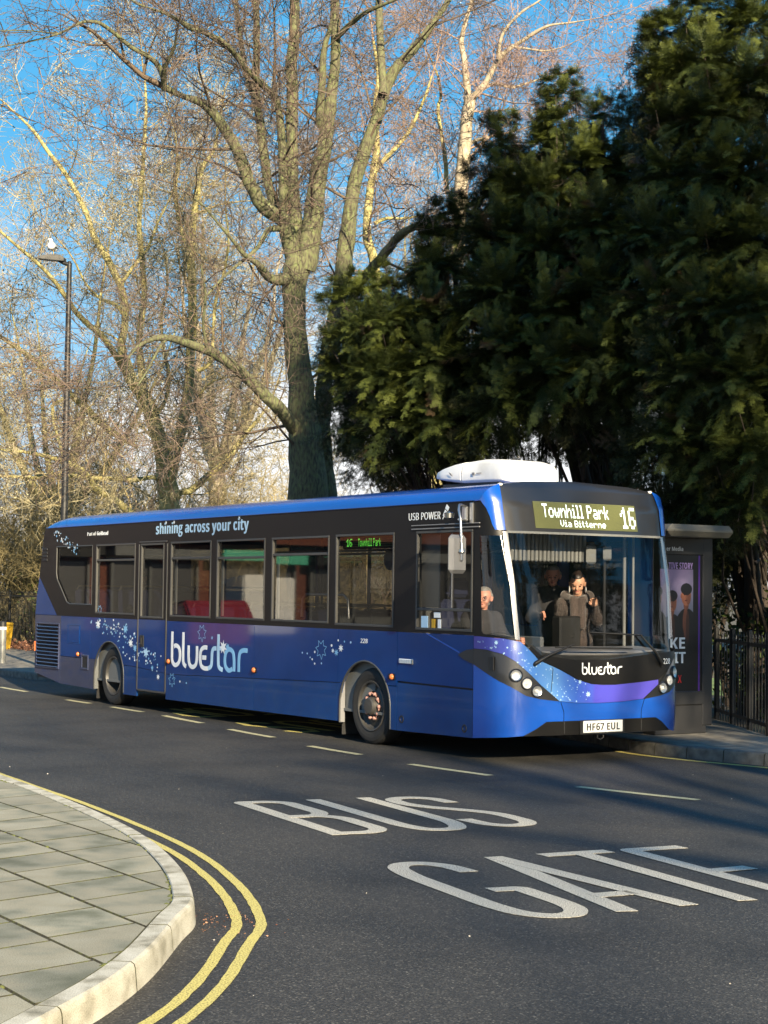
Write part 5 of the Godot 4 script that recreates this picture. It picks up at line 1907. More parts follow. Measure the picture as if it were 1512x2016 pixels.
# ------------------------------------------------------------------ trees
# limbs: x, y, z, radius along each
const BIG_TREE := [
	[12.78,1.73,5.17,0.460, 12.79,2.69,5.15,0.414, 12.81,3.43,5.13,0.377, 12.83,4.17,5.09,0.331, 12.88,4.91,5.02,0.267, 12.91,5.46,4.97,0.230, 12.95,6.11,4.90,0.207, 12.98,6.76,4.86,0.198, 12.99,7.41,4.85,0.230, 12.95,7.74,4.91,0.257],
	[12.90,1.73,5.54,0.278, 12.90,3.45,5.46,0.260, 12.89,4.19,5.40,0.204, 12.84,5.11,5.40,0.157, 12.76,6.04,5.43,0.138, 12.62,6.97,5.57,0.138, 12.54,7.53,5.61,0.156, 12.48,8.12,5.63,0.152, 12.40,8.85,5.68,0.129, 12.27,9.59,5.79,0.124, 12.09,10.32,5.99,0.110, 11.97,10.86,6.09,0.101, 11.84,11.23,6.22,0.096, 11.62,11.59,6.47,0.082, 11.42,12.02,6.72,0.064, 11.20,12.50,6.97,0.045, 11.01,12.95,7.18,0.027],
	[11.80,10.74,5.96,0.077, 12.01,11.43,6.04,0.073, 12.23,12.24,6.13,0.069, 12.43,12.89,6.22,0.060, 12.64,13.65,6.31,0.047],
	[12.35,6.94,5.66,0.082, 11.92,7.24,5.56,0.090, 11.42,7.50,5.57,0.085, 10.92,7.78,5.59,0.079, 10.48,7.91,5.51,0.074, 9.98,7.96,5.51,0.060, 9.39,8.08,5.67,0.038, 8.80,8.13,5.81,0.021],
	[12.97,7.70,4.88,0.165, 12.96,8.44,4.59,0.142, 13.01,8.65,4.20,0.127, 13.01,9.09,3.89,0.113, 12.98,9.63,3.62,0.103, 12.97,9.98,3.34,0.094, 12.98,10.30,3.01,0.085, 12.94,10.36,2.76,0.066, 12.93,10.39,2.48,0.048, 12.94,10.49,2.16,0.061],
	[12.94,10.45,2.16,0.057, 12.72,10.61,2.03,0.052, 12.47,10.75,1.96,0.034, 12.17,10.94,1.96,0.026, 11.93,11.08,1.88,0.017],
	[12.94,10.59,2.15,0.057, 12.82,10.80,1.98,0.052, 12.74,10.91,1.73,0.043, 12.71,11.00,1.41,0.039, 12.66,11.15,1.10,0.034, 12.62,11.27,0.80,0.030, 12.56,11.23,0.52,0.025, 12.47,11.11,0.30,0.023, 12.43,10.89,-0.01,0.019, 12.46,10.70,-0.44,0.014, 12.57,10.52,-0.97,0.010],
	[12.52,10.92,0.03,0.015, 12.33,10.83,-0.28,0.012, 12.19,10.75,-0.68,0.010, 12.09,10.63,-1.14,0.008],
	[13.00,7.74,4.83,0.138, 13.19,8.56,4.73,0.092, 13.30,9.64,4.74,0.079, 13.41,10.27,4.75,0.074, 13.53,10.75,4.74,0.061, 13.66,11.03,4.73,0.042],
	[12.94,7.70,4.92,0.147, 13.12,8.69,4.90,0.120, 13.28,9.64,4.92,0.111, 13.41,10.84,4.98,0.112, 13.55,11.64,5.04,0.112, 13.65,12.25,5.14,0.103, 13.78,12.89,5.20,0.094, 13.91,13.62,5.27,0.076],
	[13.26,7.85,4.98,0.111, 13.50,8.63,4.85,0.093, 13.75,9.16,4.72,0.089, 13.93,9.95,4.68,0.085, 14.11,10.75,4.65,0.085, 14.26,11.29,4.66,0.081, 14.37,11.99,4.73,0.071, 14.50,12.61,4.78,0.067, 14.63,13.25,4.82,0.062, 14.77,14.00,4.85,0.043],
	[14.26,10.83,4.72,0.057, 14.51,11.23,4.71,0.053, 14.75,11.69,4.70,0.053, 15.00,12.54,4.68,0.044, 15.21,13.08,4.72,0.039, 15.41,13.78,4.78,0.024],
	[13.88,10.88,4.95,0.061, 13.67,10.96,4.73,0.061, 13.57,11.13,4.36,0.056, 13.43,11.24,4.04,0.055, 13.31,11.47,3.71,0.055, 13.16,11.54,3.40,0.050, 13.10,11.67,2.97,0.045, 12.99,11.70,2.61,0.031, 12.87,11.72,2.26,0.022],
	[12.57,11.26,3.28,0.040, 12.48,11.38,2.95,0.039, 12.40,11.40,2.59,0.035, 12.30,11.39,2.28,0.034, 12.18,11.46,1.99,0.030, 12.12,11.51,1.61,0.021, 12.06,11.53,1.22,0.017, 12.01,11.67,0.82,0.012],
	[12.89,7.60,5.00,0.211, 12.83,8.30,5.10,0.193, 12.79,9.04,5.16,0.165, 12.73,9.78,5.26,0.147, 12.68,10.35,5.33,0.124, 12.64,10.90,5.38,0.101, 12.62,11.47,5.43,0.092, 12.62,12.03,5.42,0.087, 12.63,12.60,5.41,0.083, 12.62,13.26,5.42,0.060],
	[12.76,10.23,5.20,0.055, 12.66,10.31,5.14,0.078, 12.55,10.73,5.10,0.073, 12.44,10.98,5.05,0.068, 12.33,11.51,5.01,0.059, 12.17,11.88,5.04,0.036, 12.04,12.16,5.02,0.027],
	[12.62,11.84,5.42,0.055, 12.35,11.90,5.38,0.055, 12.03,12.01,5.42,0.050, 11.71,12.08,5.45,0.040, 11.39,12.11,5.49,0.036, 10.99,12.17,5.65,0.026, 10.52,12.27,5.91,0.017],
	[12.90,7.39,4.61,0.119, 12.81,7.32,4.38,0.100, 12.73,7.35,4.15,0.081, 12.61,7.44,3.96,0.072, 12.49,7.53,3.77,0.058, 12.43,7.63,3.50,0.040, 12.37,7.86,3.22,0.031, 12.32,8.08,2.93,0.022, 12.28,8.34,2.62,0.017, 12.22,8.47,2.34,0.013],
	[12.92,8.30,4.58,0.064, 12.88,8.24,4.25,0.054, 12.76,7.98,4.03,0.045, 12.63,7.78,3.84,0.036, 12.60,7.48,3.49,0.027, 12.57,7.16,3.13,0.020, 12.54,6.77,2.78,0.015],
	[12.92,4.63,4.96,0.156, 12.81,4.73,4.74,0.137, 12.70,4.90,4.51,0.127, 12.61,5.07,4.25,0.117, 12.62,5.40,3.83,0.103, 12.62,5.66,3.44,0.093, 12.58,5.82,3.11,0.088, 12.53,5.91,2.79,0.079, 12.46,5.95,2.50,0.074, 12.40,6.01,2.19,0.065, 12.34,6.00,1.90,0.056, 12.25,5.93,1.65,0.042, 12.15,5.80,1.41,0.034, 12.02,5.64,1.21,0.025, 11.85,5.47,1.07,0.012],
	[12.41,6.02,2.05,0.030, 12.20,5.75,1.77,0.021, 11.98,5.37,1.49,0.017, 11.76,5.07,1.21,0.012],
	[12.48,5.86,2.86,0.031, 12.23,6.27,2.63,0.024, 11.92,6.74,2.51,0.019, 11.67,7.20,2.28,0.015],
]
const RIGHT_TREES := [
	[20.41,9.86,13.65,0.187, 20.37,10.87,13.70,0.181, 20.35,11.73,13.74,0.174, 20.31,12.68,13.79,0.156, 20.28,13.44,13.85,0.156, 20.25,14.06,13.90,0.149],
	[20.27,13.99,13.87,0.093, 20.36,14.46,13.87,0.087, 20.46,15.00,13.87,0.075, 20.57,15.53,13.85,0.069, 20.58,16.09,14.00,0.056, 20.58,16.57,14.15,0.044, 20.62,17.19,14.24,0.032],
	[20.24,13.99,13.91,0.100, 20.05,14.13,13.99,0.093, 19.84,14.38,14.12,0.081, 19.60,14.89,14.29,0.074, 19.35,15.14,14.47,0.055, 19.07,15.34,14.71,0.049, 18.80,15.52,14.91,0.043, 18.54,15.62,15.11,0.031, 18.23,15.64,15.40,0.024, 17.93,15.67,15.65,0.015],
	[19.47,14.84,14.19,0.049, 19.36,15.28,14.17,0.043, 19.18,15.62,14.26,0.037, 18.90,15.95,14.51,0.031, 18.63,16.14,14.74,0.024, 18.34,16.41,15.01,0.015],
	[20.11,14.19,14.11,0.050, 20.13,14.46,14.54,0.044, 20.07,14.45,15.10,0.035, 19.99,14.69,15.68,0.025, 19.95,14.90,16.21,0.019],
	[19.27,15.16,14.49,0.031, 18.94,15.06,14.70,0.028, 18.57,14.96,14.97,0.021, 18.20,15.01,15.23,0.015],
	[20.31,12.68,13.79,0.056, 20.48,13.00,14.16,0.050, 20.54,13.22,14.67,0.038, 20.57,13.42,15.25,0.029],
	[22.26,8.47,12.62,0.128, 22.31,9.51,12.54,0.121, 22.38,10.28,12.44,0.115, 22.46,10.85,12.31,0.108, 22.42,11.88,12.37,0.102, 22.36,12.49,12.46,0.096, 22.33,13.14,12.51,0.077, 22.37,14.06,12.45,0.064, 22.32,14.84,12.52,0.051, 22.40,15.76,12.40,0.038],
	[22.37,12.30,12.44,0.070, 22.17,12.67,12.61,0.064, 21.92,12.98,12.84,0.057, 21.69,13.37,13.05,0.051, 21.50,13.78,13.18,0.044, 21.33,14.21,13.29,0.038, 21.17,14.71,13.38,0.025],
	[21.36,11.86,14.01,0.064, 21.52,12.56,14.08,0.058, 21.70,13.25,14.10,0.051, 21.91,14.15,14.08,0.045, 22.01,14.54,14.24,0.039, 22.19,15.12,14.26,0.032, 22.42,15.57,14.22,0.026],
	[22.35,11.06,12.48,0.057, 22.33,11.23,12.81,0.045, 22.26,11.27,13.23,0.032, 22.12,11.38,13.76,0.023],
]
const PLANE_TREE := [
	[24.08,1.68,7.93,0.361, 24.13,2.99,7.86,0.311, 24.18,3.84,7.79,0.262, 24.22,4.36,7.71,0.249, 24.24,4.50,7.69,0.249],
	[24.26,4.36,7.65,0.187, 24.25,5.11,7.58,0.187, 24.30,5.72,7.42,0.180, 24.36,6.26,7.23,0.174, 24.42,6.58,7.04,0.167, 24.49,6.85,6.84,0.142, 24.50,7.26,6.72,0.111, 24.54,7.56,6.57,0.099, 24.46,8.18,6.62,0.086, 24.41,8.68,6.60,0.086, 24.43,9.16,6.46,0.086, 24.44,9.36,6.36,0.086, 24.51,9.76,6.16,0.086, 24.56,10.02,5.99,0.080, 24.60,10.30,5.83,0.073, 24.65,10.78,5.67,0.067, 24.69,11.12,5.51,0.061, 24.83,11.73,5.20,0.055, 25.01,12.24,4.83,0.049, 25.19,12.80,4.46,0.037, 25.37,13.19,4.09,0.024],
	[24.37,6.34,7.13,0.112, 24.44,6.84,7.12,0.106, 24.53,7.48,7.08,0.093, 24.60,7.99,7.09,0.087, 24.62,8.63,7.17,0.081, 24.65,9.15,7.22,0.075, 24.75,9.92,7.18,0.069, 24.85,10.69,7.13,0.069, 24.89,11.21,7.17,0.063, 24.92,12.24,7.23,0.056, 24.96,12.90,7.28,0.050, 24.99,13.80,7.33,0.038, 25.08,14.49,7.32,0.025],
	[24.20,4.36,7.76,0.162, 24.17,4.99,7.87,0.162, 24.15,5.50,7.99,0.150, 24.11,6.08,8.12,0.137, 24.11,6.77,8.21,0.125, 24.13,7.53,8.26,0.119, 24.16,8.30,8.30,0.113, 24.20,9.25,8.30,0.107, 24.27,10.10,8.28,0.107, 24.28,10.87,8.34,0.094, 24.28,11.56,8.42,0.082, 24.26,12.29,8.54,0.069, 24.19,12.58,8.71,0.050, 24.16,12.85,8.85,0.038, 24.15,13.51,8.93,0.025],
	[24.33,10.11,8.29,0.063, 24.61,10.53,8.25,0.057, 24.89,11.10,8.24,0.051, 25.14,11.79,8.25,0.045, 25.32,12.63,8.38,0.039, 25.56,13.48,8.41,0.026],
	[24.43,5.98,7.40,0.075, 24.49,6.39,7.76,0.050, 24.67,7.06,7.94,0.050, 24.98,7.73,7.92,0.044, 25.25,8.66,7.98,0.038, 25.40,9.49,8.20,0.032, 25.67,10.32,8.24,0.026],
	[24.28,6.80,6.70,0.098, 24.11,7.13,6.42,0.092, 23.91,7.33,6.17,0.079, 23.82,7.77,5.75,0.072, 23.71,7.97,5.37,0.066, 23.59,8.22,5.00,0.065, 23.44,8.52,4.68,0.059, 23.36,8.94,4.26,0.047, 23.27,9.24,3.84,0.041, 23.20,9.52,3.38,0.035, 23.14,9.81,2.93,0.029],
	[24.44,5.21,7.01,0.050, 24.38,5.37,6.64,0.062, 24.34,5.57,6.22,0.092, 24.27,5.81,5.86,0.091, 24.20,6.08,5.49,0.085, 24.10,6.27,5.19,0.078, 23.99,6.46,4.89,0.078, 23.94,6.77,4.49,0.071, 23.90,7.06,4.09,0.065, 23.86,7.29,3.68,0.059, 23.84,7.52,3.24,0.052, 23.85,7.73,2.76,0.040],
	[23.64,6.24,4.93,0.047, 23.51,6.08,4.57,0.035, 23.30,5.93,4.35,0.041, 23.00,5.55,4.26,0.035, 22.65,5.11,4.24,0.035, 22.30,4.69,4.23,0.029],
	[23.10,3.18,6.70,0.072, 23.12,3.65,6.11,0.089, 23.03,3.88,5.68,0.089, 22.95,4.08,5.26,0.088, 22.75,4.29,5.01,0.087, 22.56,4.43,4.76,0.087, 22.43,4.57,4.41,0.069, 22.31,4.64,4.04,0.057, 22.20,4.70,3.65,0.045, 22.12,4.74,3.22,0.034, 22.12,4.76,2.68,0.022],
	[24.27,4.42,7.65,0.062, 23.97,4.45,7.18,0.055, 23.73,4.35,6.63,0.055, 23.49,4.34,6.08,0.054, 23.36,4.33,5.37,0.053, 23.27,4.35,4.57,0.053, 23.14,4.25,3.86,0.046, 22.95,4.24,3.23,0.034],
	[24.14,3.86,7.85,0.075, 24.13,4.12,8.06,0.081, 24.11,4.18,8.30,0.081, 24.07,4.39,8.57,0.088, 24.04,4.63,8.83,0.082, 24.04,4.79,9.03,0.076, 23.99,5.12,9.32,0.070, 23.94,5.49,9.59,0.063, 23.87,5.89,9.91,0.051, 23.82,6.25,10.19,0.032],
	[24.07,5.49,7.95,0.050, 23.83,5.91,7.96,0.043, 23.53,6.20,8.05,0.037, 23.23,6.56,8.15,0.031, 22.91,6.78,8.28,0.024, 22.52,6.86,8.52,0.018],
	[24.28,7.19,8.55,0.050, 24.04,7.41,8.77,0.050, 23.94,8.19,8.78,0.044, 23.83,8.94,8.78,0.044, 23.66,9.56,8.89,0.038, 23.53,10.31,8.95,0.031, 23.49,11.05,8.85,0.025],
	[24.33,8.29,6.62,0.049, 24.37,8.64,6.34,0.049, 24.44,8.74,6.00,0.037, 24.53,9.08,5.63,0.030, 24.55,9.55,5.37,0.024],
	[24.42,9.16,6.49,0.049, 24.38,9.62,6.78,0.043, 24.31,10.09,7.12,0.037, 24.30,10.75,7.37,0.031, 24.28,11.29,7.63,0.025],
]


func limb_path(a: Array, steps := 3) -> Array:
	var p := []
	var r := []
	for i in range(0, a.size(), 4):
		p.append(Vector3(a[i], a[i + 1], a[i + 2])); r.append(float(a[i + 3]))
	var pts := PackedVector3Array()
	var rad := PackedFloat32Array()
	for i in p.size() - 1:
		for k in steps:
			var t := float(k) / steps
			var q: Vector3 = p[i].cubic_interpolate(p[i + 1], p[maxi(i - 1, 0)], p[mini(i + 2, p.size() - 1)], t)
			var rr := lerpf(r[i], r[i + 1], t)
			pts.append(q + Vector3(rnd(-1, 1), rnd(-0.5, 0.5), rnd(-1, 1)) * rr * 0.10)
			rad.append(rr * rnd(0.95, 1.06))
	pts.append(p[-1]); rad.append(r[-1])
	return [pts, rad]


func any_across(d: Vector3) -> Vector3:
	var v := Vector3(rnd(-1, 1), rnd(-1, 1), rnd(-1, 1))
	v = v - d * v.dot(d)
	return v.normalized() if v.length() > 0.01 else d.cross(Vector3.UP).normalized()


func grow(w: Wood, spots: Array, at: Vector3, dir: Vector3, length: float, r: float, level: int, bend: float, twig: float) -> void:
	var n := 5 if level < 2 else 4
	var pts := PackedVector3Array([at])
	var rad := PackedFloat32Array([r])
	var d := dir
	var p := at
	for i in n:
		d = (d + Vector3(rnd(-1, 1), rnd(-1, 1), rnd(-1, 1)) * 0.24 + Vector3.UP * bend * (1.0 if level < 2 else 0.6)).normalized()
		p += d * length / n
		pts.append(p)
		rad.append(lerpf(r, r * 0.3, float(i + 1) / n))
		if level < 1 and i >= 0:
			if true:
				grow(w, spots, p, (d * rnd(0.35, 0.8) + any_across(d) * rnd(0.5, 0.9)).normalized(), length * rnd(0.35, 0.55), maxf(rad[-1] * 0.6, 0.004), level + 1, bend, twig)
		if level >= 1 and i % 2 == 1:
			var q := (d + any_across(d) * rnd(0.3, 1.0)).normalized()
			spots.append(twig_place(p, q, twig * rnd(0.6, 1.25)))
	spots.append(twig_place(p, d, twig * rnd(0.8, 1.3)))
	w.tube(pts, rad, 4 if r > 0.012 else 3)


func twig_place(p: Vector3, d: Vector3, s: float) -> Transform3D:
	var x := any_across(d)
	return Transform3D(Basis(x, d, x.cross(d)) * s, p)


func twig_mesh(seed_: int, droop: float, thick: float, buds := false) -> ArrayMesh:
	var r := RandomNumberGenerator.new()
	r.seed = seed_
	var w := Wood.new()
	var todo := [[Vector3.ZERO, Vector3.UP, 1.0, 0]]
	while not todo.is_empty():
		var q: Array = todo.pop_back()
		var p: Vector3 = q[0]
		var d: Vector3 = q[1]
		var l: float = q[2]
		var lev: int = q[3]
		var n: int = [6, 4, 3][lev]
		var pts := PackedVector3Array([p])
		var rad := PackedFloat32Array([thick * [1.0, 0.7, 0.55][lev]])
		for i in n:
			d = (d + Vector3(r.randf_range(-1, 1), r.randf_range(-1, 1) - droop, r.randf_range(-1, 1)) * 0.20).normalized()
			p += d * l / n
			pts.append(p)
			rad.append(thick * [1.0, 0.7, 0.55][lev] * (1.0 - 0.7 * (i + 1) / n))
			if lev < 2:
				for k in 1:
					var c := Vector3(r.randf_range(-1, 1), r.randf_range(-1, 1), r.randf_range(-1, 1))
					c = (c - d * c.dot(d)).normalized()
					todo.append([p, (d * 0.7 + c * 0.75).normalized(), l * r.randf_range(0.3, 0.5), lev + 1])
			elif buds and i == n - 1 and r.randf() < 0.35:
				w.tube(PackedVector3Array([p, p + Vector3(0, -0.02, 0), p + Vector3(0, -0.04, 0)]), PackedFloat32Array([0.008, 0.02, 0.006]), 4)
		w.tube(pts, rad, 3)
	return w.mesh()


func bare_tree(called: String, label: String, group: String, base: Vector3, limbs: Array, trunks: int, bark: Material, branch_mat: Material, reach: float, gap: float, bend: float, twig: float, tints: Array, meshes: Array, from_y := 3.0) -> Node3D:
	var o := thing(called, label, "tree", base, 0.0, group)
	var w := Wood.new()
	var spots := []
	for i in limbs.size():
		var lp := limb_path(limbs[i])
		var pts: PackedVector3Array = lp[0]
		var rad: PackedFloat32Array = lp[1]
		for k in pts.size(): pts[k] -= base
		var lw := Wood.new()
		lw.tube(pts, rad, 12 if rad[0] > 0.12 else 8)
		put("trunk" if i < trunks else "limb", lw.mesh(), bark, o)
		# side branches along it
		var run := rnd(0.0, gap)
		for k in range(1, pts.size()):
			run += pts[k].distance_to(pts[k - 1])
			if pts[k].y < from_y:
				run = 0.0
				continue
			while run > gap * rnd(0.6, 1.4):
				run -= gap
				var d := (pts[k] - pts[k - 1]).normalized()
				var q := (d * rnd(0.1, 0.8) + any_across(d) * rnd(0.6, 1.0) + Vector3.UP * 0.15).normalized()
				var l := reach * rnd(0.45, 1.1)
				grow(w, spots, pts[k], q, l, clampf(rad[k] * 0.3, 0.012, 0.03), 0 if rnd(0, 1) < 0.6 else 1, bend * rnd(-0.6, 1.6), twig)
		if rad[-1] < 0.1:
			grow(w, spots, pts[-1], (pts[-1] - pts[-2]).normalized(), reach * 0.8, rad[-1], 0, bend, twig)
	put("branches", w.mesh(), branch_mat, o).set_meta("kind", "stuff")
	var sets := [[], []]
	var cols := [[], []]
	for i in spots.size():
		sets[i % 2].append(spots[i])
		cols[i % 2].append((tints[0] as Color).lerp(tints[1], rng.randf()))
	for k in 2:
		many("twigs", meshes[k], M.twig_tint, sets[k], cols[k], o)
	return o


func trees() -> void:
	var t1 := [twig_mesh(11, 0.25, 0.0085), twig_mesh(12, 0.45, 0.0085)]
	var t2 := [twig_mesh(13, 0.15, 0.0095, true), twig_mesh(14, 0.3, 0.0095)]
	M.twigs_a = t1
	M.twigs_b = t2
	bare_tree("bare_tree", "big bare tree with two fused mossy trunks standing just behind the bus", "bare trees in the park", Vector3(12.7, 0, 5.2), BIG_TREE, 2, M.bark_grey, M.twig_red, 2.6, 0.85, 0.05, 1.05, [Color(0.045, 0.034, 0.024), Color(0.18, 0.13, 0.10)], t1)
	bare_tree("bare_tree", "tall bare tree with pale bark rising behind the left end of the yews", "bare trees in the park", Vector3(20.3, 0, 13.8), RIGHT_TREES.slice(0, 7), 1, M.bark_cream, M.twig_pink, 2.4, 0.65, 0.10, 1.0, [Color(0.17, 0.11, 0.09), Color(0.32, 0.22, 0.18)], t2, 6.0)
	bare_tree("bare_tree", "slim pale bare tree seen close to the right of the big tree's trunks", "bare trees in the park", Vector3(23.0, 0, 12.2), RIGHT_TREES.slice(7), 1, M.bark_pale, M.twig_pink, 2.2, 0.7, 0.08, 1.0, [Color(0.15, 0.10, 0.075), Color(0.28, 0.19, 0.14)], t2, 5.0)
	bare_tree("bare_tree", "bare forked tree with yellowish bark behind the rear of the bus", "bare trees in the park", Vector3(24.2, 0, 7.7), PLANE_TREE, 1, M.bark_pale, M.twig_pale, 2.5, 0.72, 0.04, 1.05, [Color(0.13, 0.105, 0.05), Color(0.43, 0.38, 0.23)], t2, 2.2)
	# farther trees whose tops fill the upper left
	var more := [[34.0, 9.0, 13.0, 71], [40.0, 17.5, 17.0, 72], [33.0, 21.5, 16.0, 73]]
	for i in more.size():
		var m: Array = more[i]
		var names := ["pale bare tree at the far left behind the forked tree", "tall bare tree between the forked tree and the big tree, far back", "bare tree far behind the big tree's upper limbs"]
		random_tree(names[i], Vector3(m[0], 0, m[1]), m[2], m[3], M.bark_pale if i % 2 == 0 else M.bark_cream, M.twig_pale, t2, [Color(0.19, 0.155, 0.115), Color(0.44, 0.38, 0.31)])
	# trees behind the photographer that throw the broken shade on the road
	random_tree("bare tree across the road behind the viewer", Vector3(-40.0, 0, -9.6), 17.5, 81, M.bark_grey, M.twig_red, t1, [Color(0.1, 0.06, 0.04), Color(0.2, 0.12, 0.08)], 0.74)


func random_tree(label: String, base: Vector3, high: float, seed_: int, bark: Material, branch: Material, meshes: Array, tints: Array, fork_at := 0.0) -> void:
	rng.seed = seed_
	var limbs := []
	var r0 := high * 0.020
	var fork := high * rnd(0.28, 0.38)
	if fork_at > 0.0: fork = high * fork_at
	var lean := Vector3(rnd(-0.4, 0.4), 0, rnd(-0.4, 0.4))
	var tr := []
	for i in 4:
		var f := i / 3.0
		var p := base + lean * f + Vector3.UP * fork * f
		tr.append_array([p.x, p.y, p.z, r0 * (1.25 - 0.35 * f)])
	limbs.append(tr)
	var top := base + lean + Vector3.UP * fork
	for i in 6:
		var a := TAU * i / 6.0 + rnd(-0.4, 0.4)
		var out := rnd(0.16, 0.42) * high if i < 5 else 0.05 * high
		var up := minf(rnd(0.4, 0.66) * high, high - fork)
		var l := []
		for k in 6:
			var f := k / 5.0
			var p := top + Vector3(cos(a), 0, sin(a)) * out * pow(f, 0.8) + Vector3.UP * up * pow(f, 1.15) + Vector3(rnd(-0.2, 0.2), 0, rnd(-0.2, 0.2)) * f
			l.append_array([p.x, p.y, p.z, lerpf(r0 * 0.6, 0.015, pow(f, 0.8))])
		limbs.append(l)
	bare_tree("bare_tree", label, "bare trees in the park", base, limbs, 1, bark, branch, 2.5, 1.15, 0.06, 1.15, tints, meshes, 2.5)


func yew_spray(seed_: int) -> ArrayMesh:
	var r := RandomNumberGenerator.new()
	r.seed = seed_
	var v := PackedVector3Array()
	var n := PackedVector3Array()
	var blade := func(p: Vector3, d: Vector3, side: Vector3, l: float, wd: float) -> void:
		var m := side.cross(d).normalized()
		v.append(p - side * wd * 0.5); v.append(p + d * l); v.append(p + side * wd * 0.5)
		m = (m + Vector3(r.randf_range(-0.4, 0.4), r.randf_range(-0.4, 0.4), r.randf_range(-0.4, 0.4))).normalized()
		if (v[v.size() - 2] - v[v.size() - 3]).cross(v[v.size() - 1] - v[v.size() - 3]).dot(m) > 0.0: m = -m
		n.append(m); n.append(m); n.append(m)
	var shoots := []
	for i in 6:
		var f := 0.10 + 0.75 * i / 5.0
		var s := 1.0 if i % 2 == 0 else -1.0
		var at := Vector3(0, f, -0.18 * f * f)
		var d := Vector3(s * 0.75, 0.65, r.randf_range(-0.25, 0.2)).normalized()
		shoots.append([at, d, lerpf(0.55, 0.25, f) * r.randf_range(0.7, 1.2)])
	shoots.append([Vector3.ZERO, Vector3(0, 1, -0.08).normalized(), 1.05])
	for s in shoots:
		var k := int(s[2] / 0.045)
		var d: Vector3 = s[1]
		var across := d.cross(Vector3(0, 0, 1)).normalized()
		for i in k:
			var p: Vector3 = s[0] + d * s[2] * (i + 0.5) / k + Vector3(0, 0, -0.10) * pow(float(i) / k, 2) * s[2]
			for e in [-1.0, 1.0]:
				var nd: Vector3 = (d * 0.55 + across * e * 0.8 + Vector3(0, 0, r.randf_range(-0.3, 0.3))).normalized()
				blade.call(p, nd, d.cross(nd).cross(nd).normalized() * 1.0, 0.105 * r.randf_range(0.8, 1.2), 0.030)
	var a := []
	a.resize(Mesh.ARRAY_MAX)
	a[Mesh.ARRAY_VERTEX] = v
	a[Mesh.ARRAY_NORMAL] = n
	var am := ArrayMesh.new()
	am.add_surface_from_arrays(Mesh.PRIMITIVE_TRIANGLES, a)
	return am


# drooping boughs that leave each mass of the crown, dressed with sprays along both sides
func boughs(o: Node3D, lobes: Array, meshes: Array, density: float, size: float, tints: Array) -> void:
	var sets := [[], [], []]
	var cols := [[], [], []]
	var i := 0
	for l in lobes:
		var c := Vector3(l[0], l[1], l[2])
		var r: float = l[3]
		var n := int(density * (0.12 + r * r) * 12.6) + 4
		for k in n:
			var d := Vector3(rng.randfn(), rng.randfn() * 0.8 + 0.35, rng.randfn()).normalized()
			var len := r * rnd(0.75, 1.25) + 0.05
			var droop := rnd(0.05, 0.55) * (1.0 if d.y < 0.75 else 0.15)
			var tone := rnd(0.1, 0.7)
			var side := d.cross(Vector3.UP).normalized() if absf(d.y) < 0.95 else Vector3.RIGHT
			var steps := int(len / 0.045) + 2
			for s in steps:
				var t := 0.25 + 0.75 * (s + 0.5) / steps
				var p := c + d * len * t - Vector3.UP * droop * len * t * t * 0.8
				var tan := (d - Vector3.UP * droop * t * 1.6).normalized()
				for e in [-1.0, 1.0]:
					var out: Vector3 = (tan * 0.75 + side * e * rnd(0.35, 0.8) + Vector3(rnd(-0.5, 0.5), rnd(-0.4, 0.5), rnd(-0.5, 0.5))).normalized()
					var x: Vector3 = (side - out * side.dot(out)).normalized()
					var sc := size * rnd(0.7, 1.2) * (1.15 - 0.45 * t)
					sets[i % 3].append(Transform3D(Basis(x, out, x.cross(out)) * sc, p - o.position))
					var q: Color = (tints[0] as Color).lerp(tints[1], clampf(tone + rnd(-0.15, 0.3), 0.0, 1.0))
					if t > 0.75 and tone > 0.25: q = q.lerp(tints[2], 0.75)
					if tone > 0.69: q = Color(0.075, 0.05, 0.025)
					cols[i % 3].append(q)
					i += 1
	for k in 3:
		many("crown", meshes[k], M.leaf, sets[k], cols[k], o)


func crown(o: Node3D, lobes: Array, meshes: Array, density: float, size: float, tints: Array) -> void:
	var sets := [[], [], []]
	var cols := [[], [], []]
	var i := 0
	for l in lobes:
		var c := Vector3(l[0], l[1], l[2])
		var r: float = l[3]
		var count := int(density * r * r * 12.6)
		var tone := rng.randf()
		for k in count:
			var d := Vector3(rng.randfn(), rng.randfn(), rng.randfn()).normalized()
			var f := pow(rng.randf(), 0.33)
			var lump := 1.0 + 0.22 * sin(d.x * 5.0 + l[0] * 3.0) * sin(d.y * 6.0 + l[1]) * cos(d.z * 5.0)
			var p := c + Vector3(d.x, d.y * 0.95, d.z) * maxf(r - 0.09, r * 0.6) * lump * lerpf(0.42, 0.97, f)
			# sprays point outwards and up at the top, outwards and down below
			var out := (d * 0.9 + Vector3(0, 0.55 if d.y > 0.1 else -0.35, 0) + Vector3(rnd(-1, 1), rnd(-1, 1), rnd(-1, 1)) * 0.45).normalized()
			var x := any_across(out)
			var s := size * rnd(0.65, 1.25)
			sets[i % 3].append(Transform3D(Basis(x, out, x.cross(out)) * s, p - o.position))
			var t: Color = (tints[0] as Color).lerp(tints[1], clampf(tone * 0.5 + rnd(0.0, 0.5), 0.0, 1.0))
			if f > 0.8 and rng.randf() < 0.35: t = t.lerp(tints[2], 0.8)
			if rng.randf() < 0.02: t = Color(0.085, 0.055, 0.03)
			cols[i % 3].append(t)
			i += 1
	for k in 3:
		many("crown", meshes[k], M.leaf, sets[k], cols[k], o)


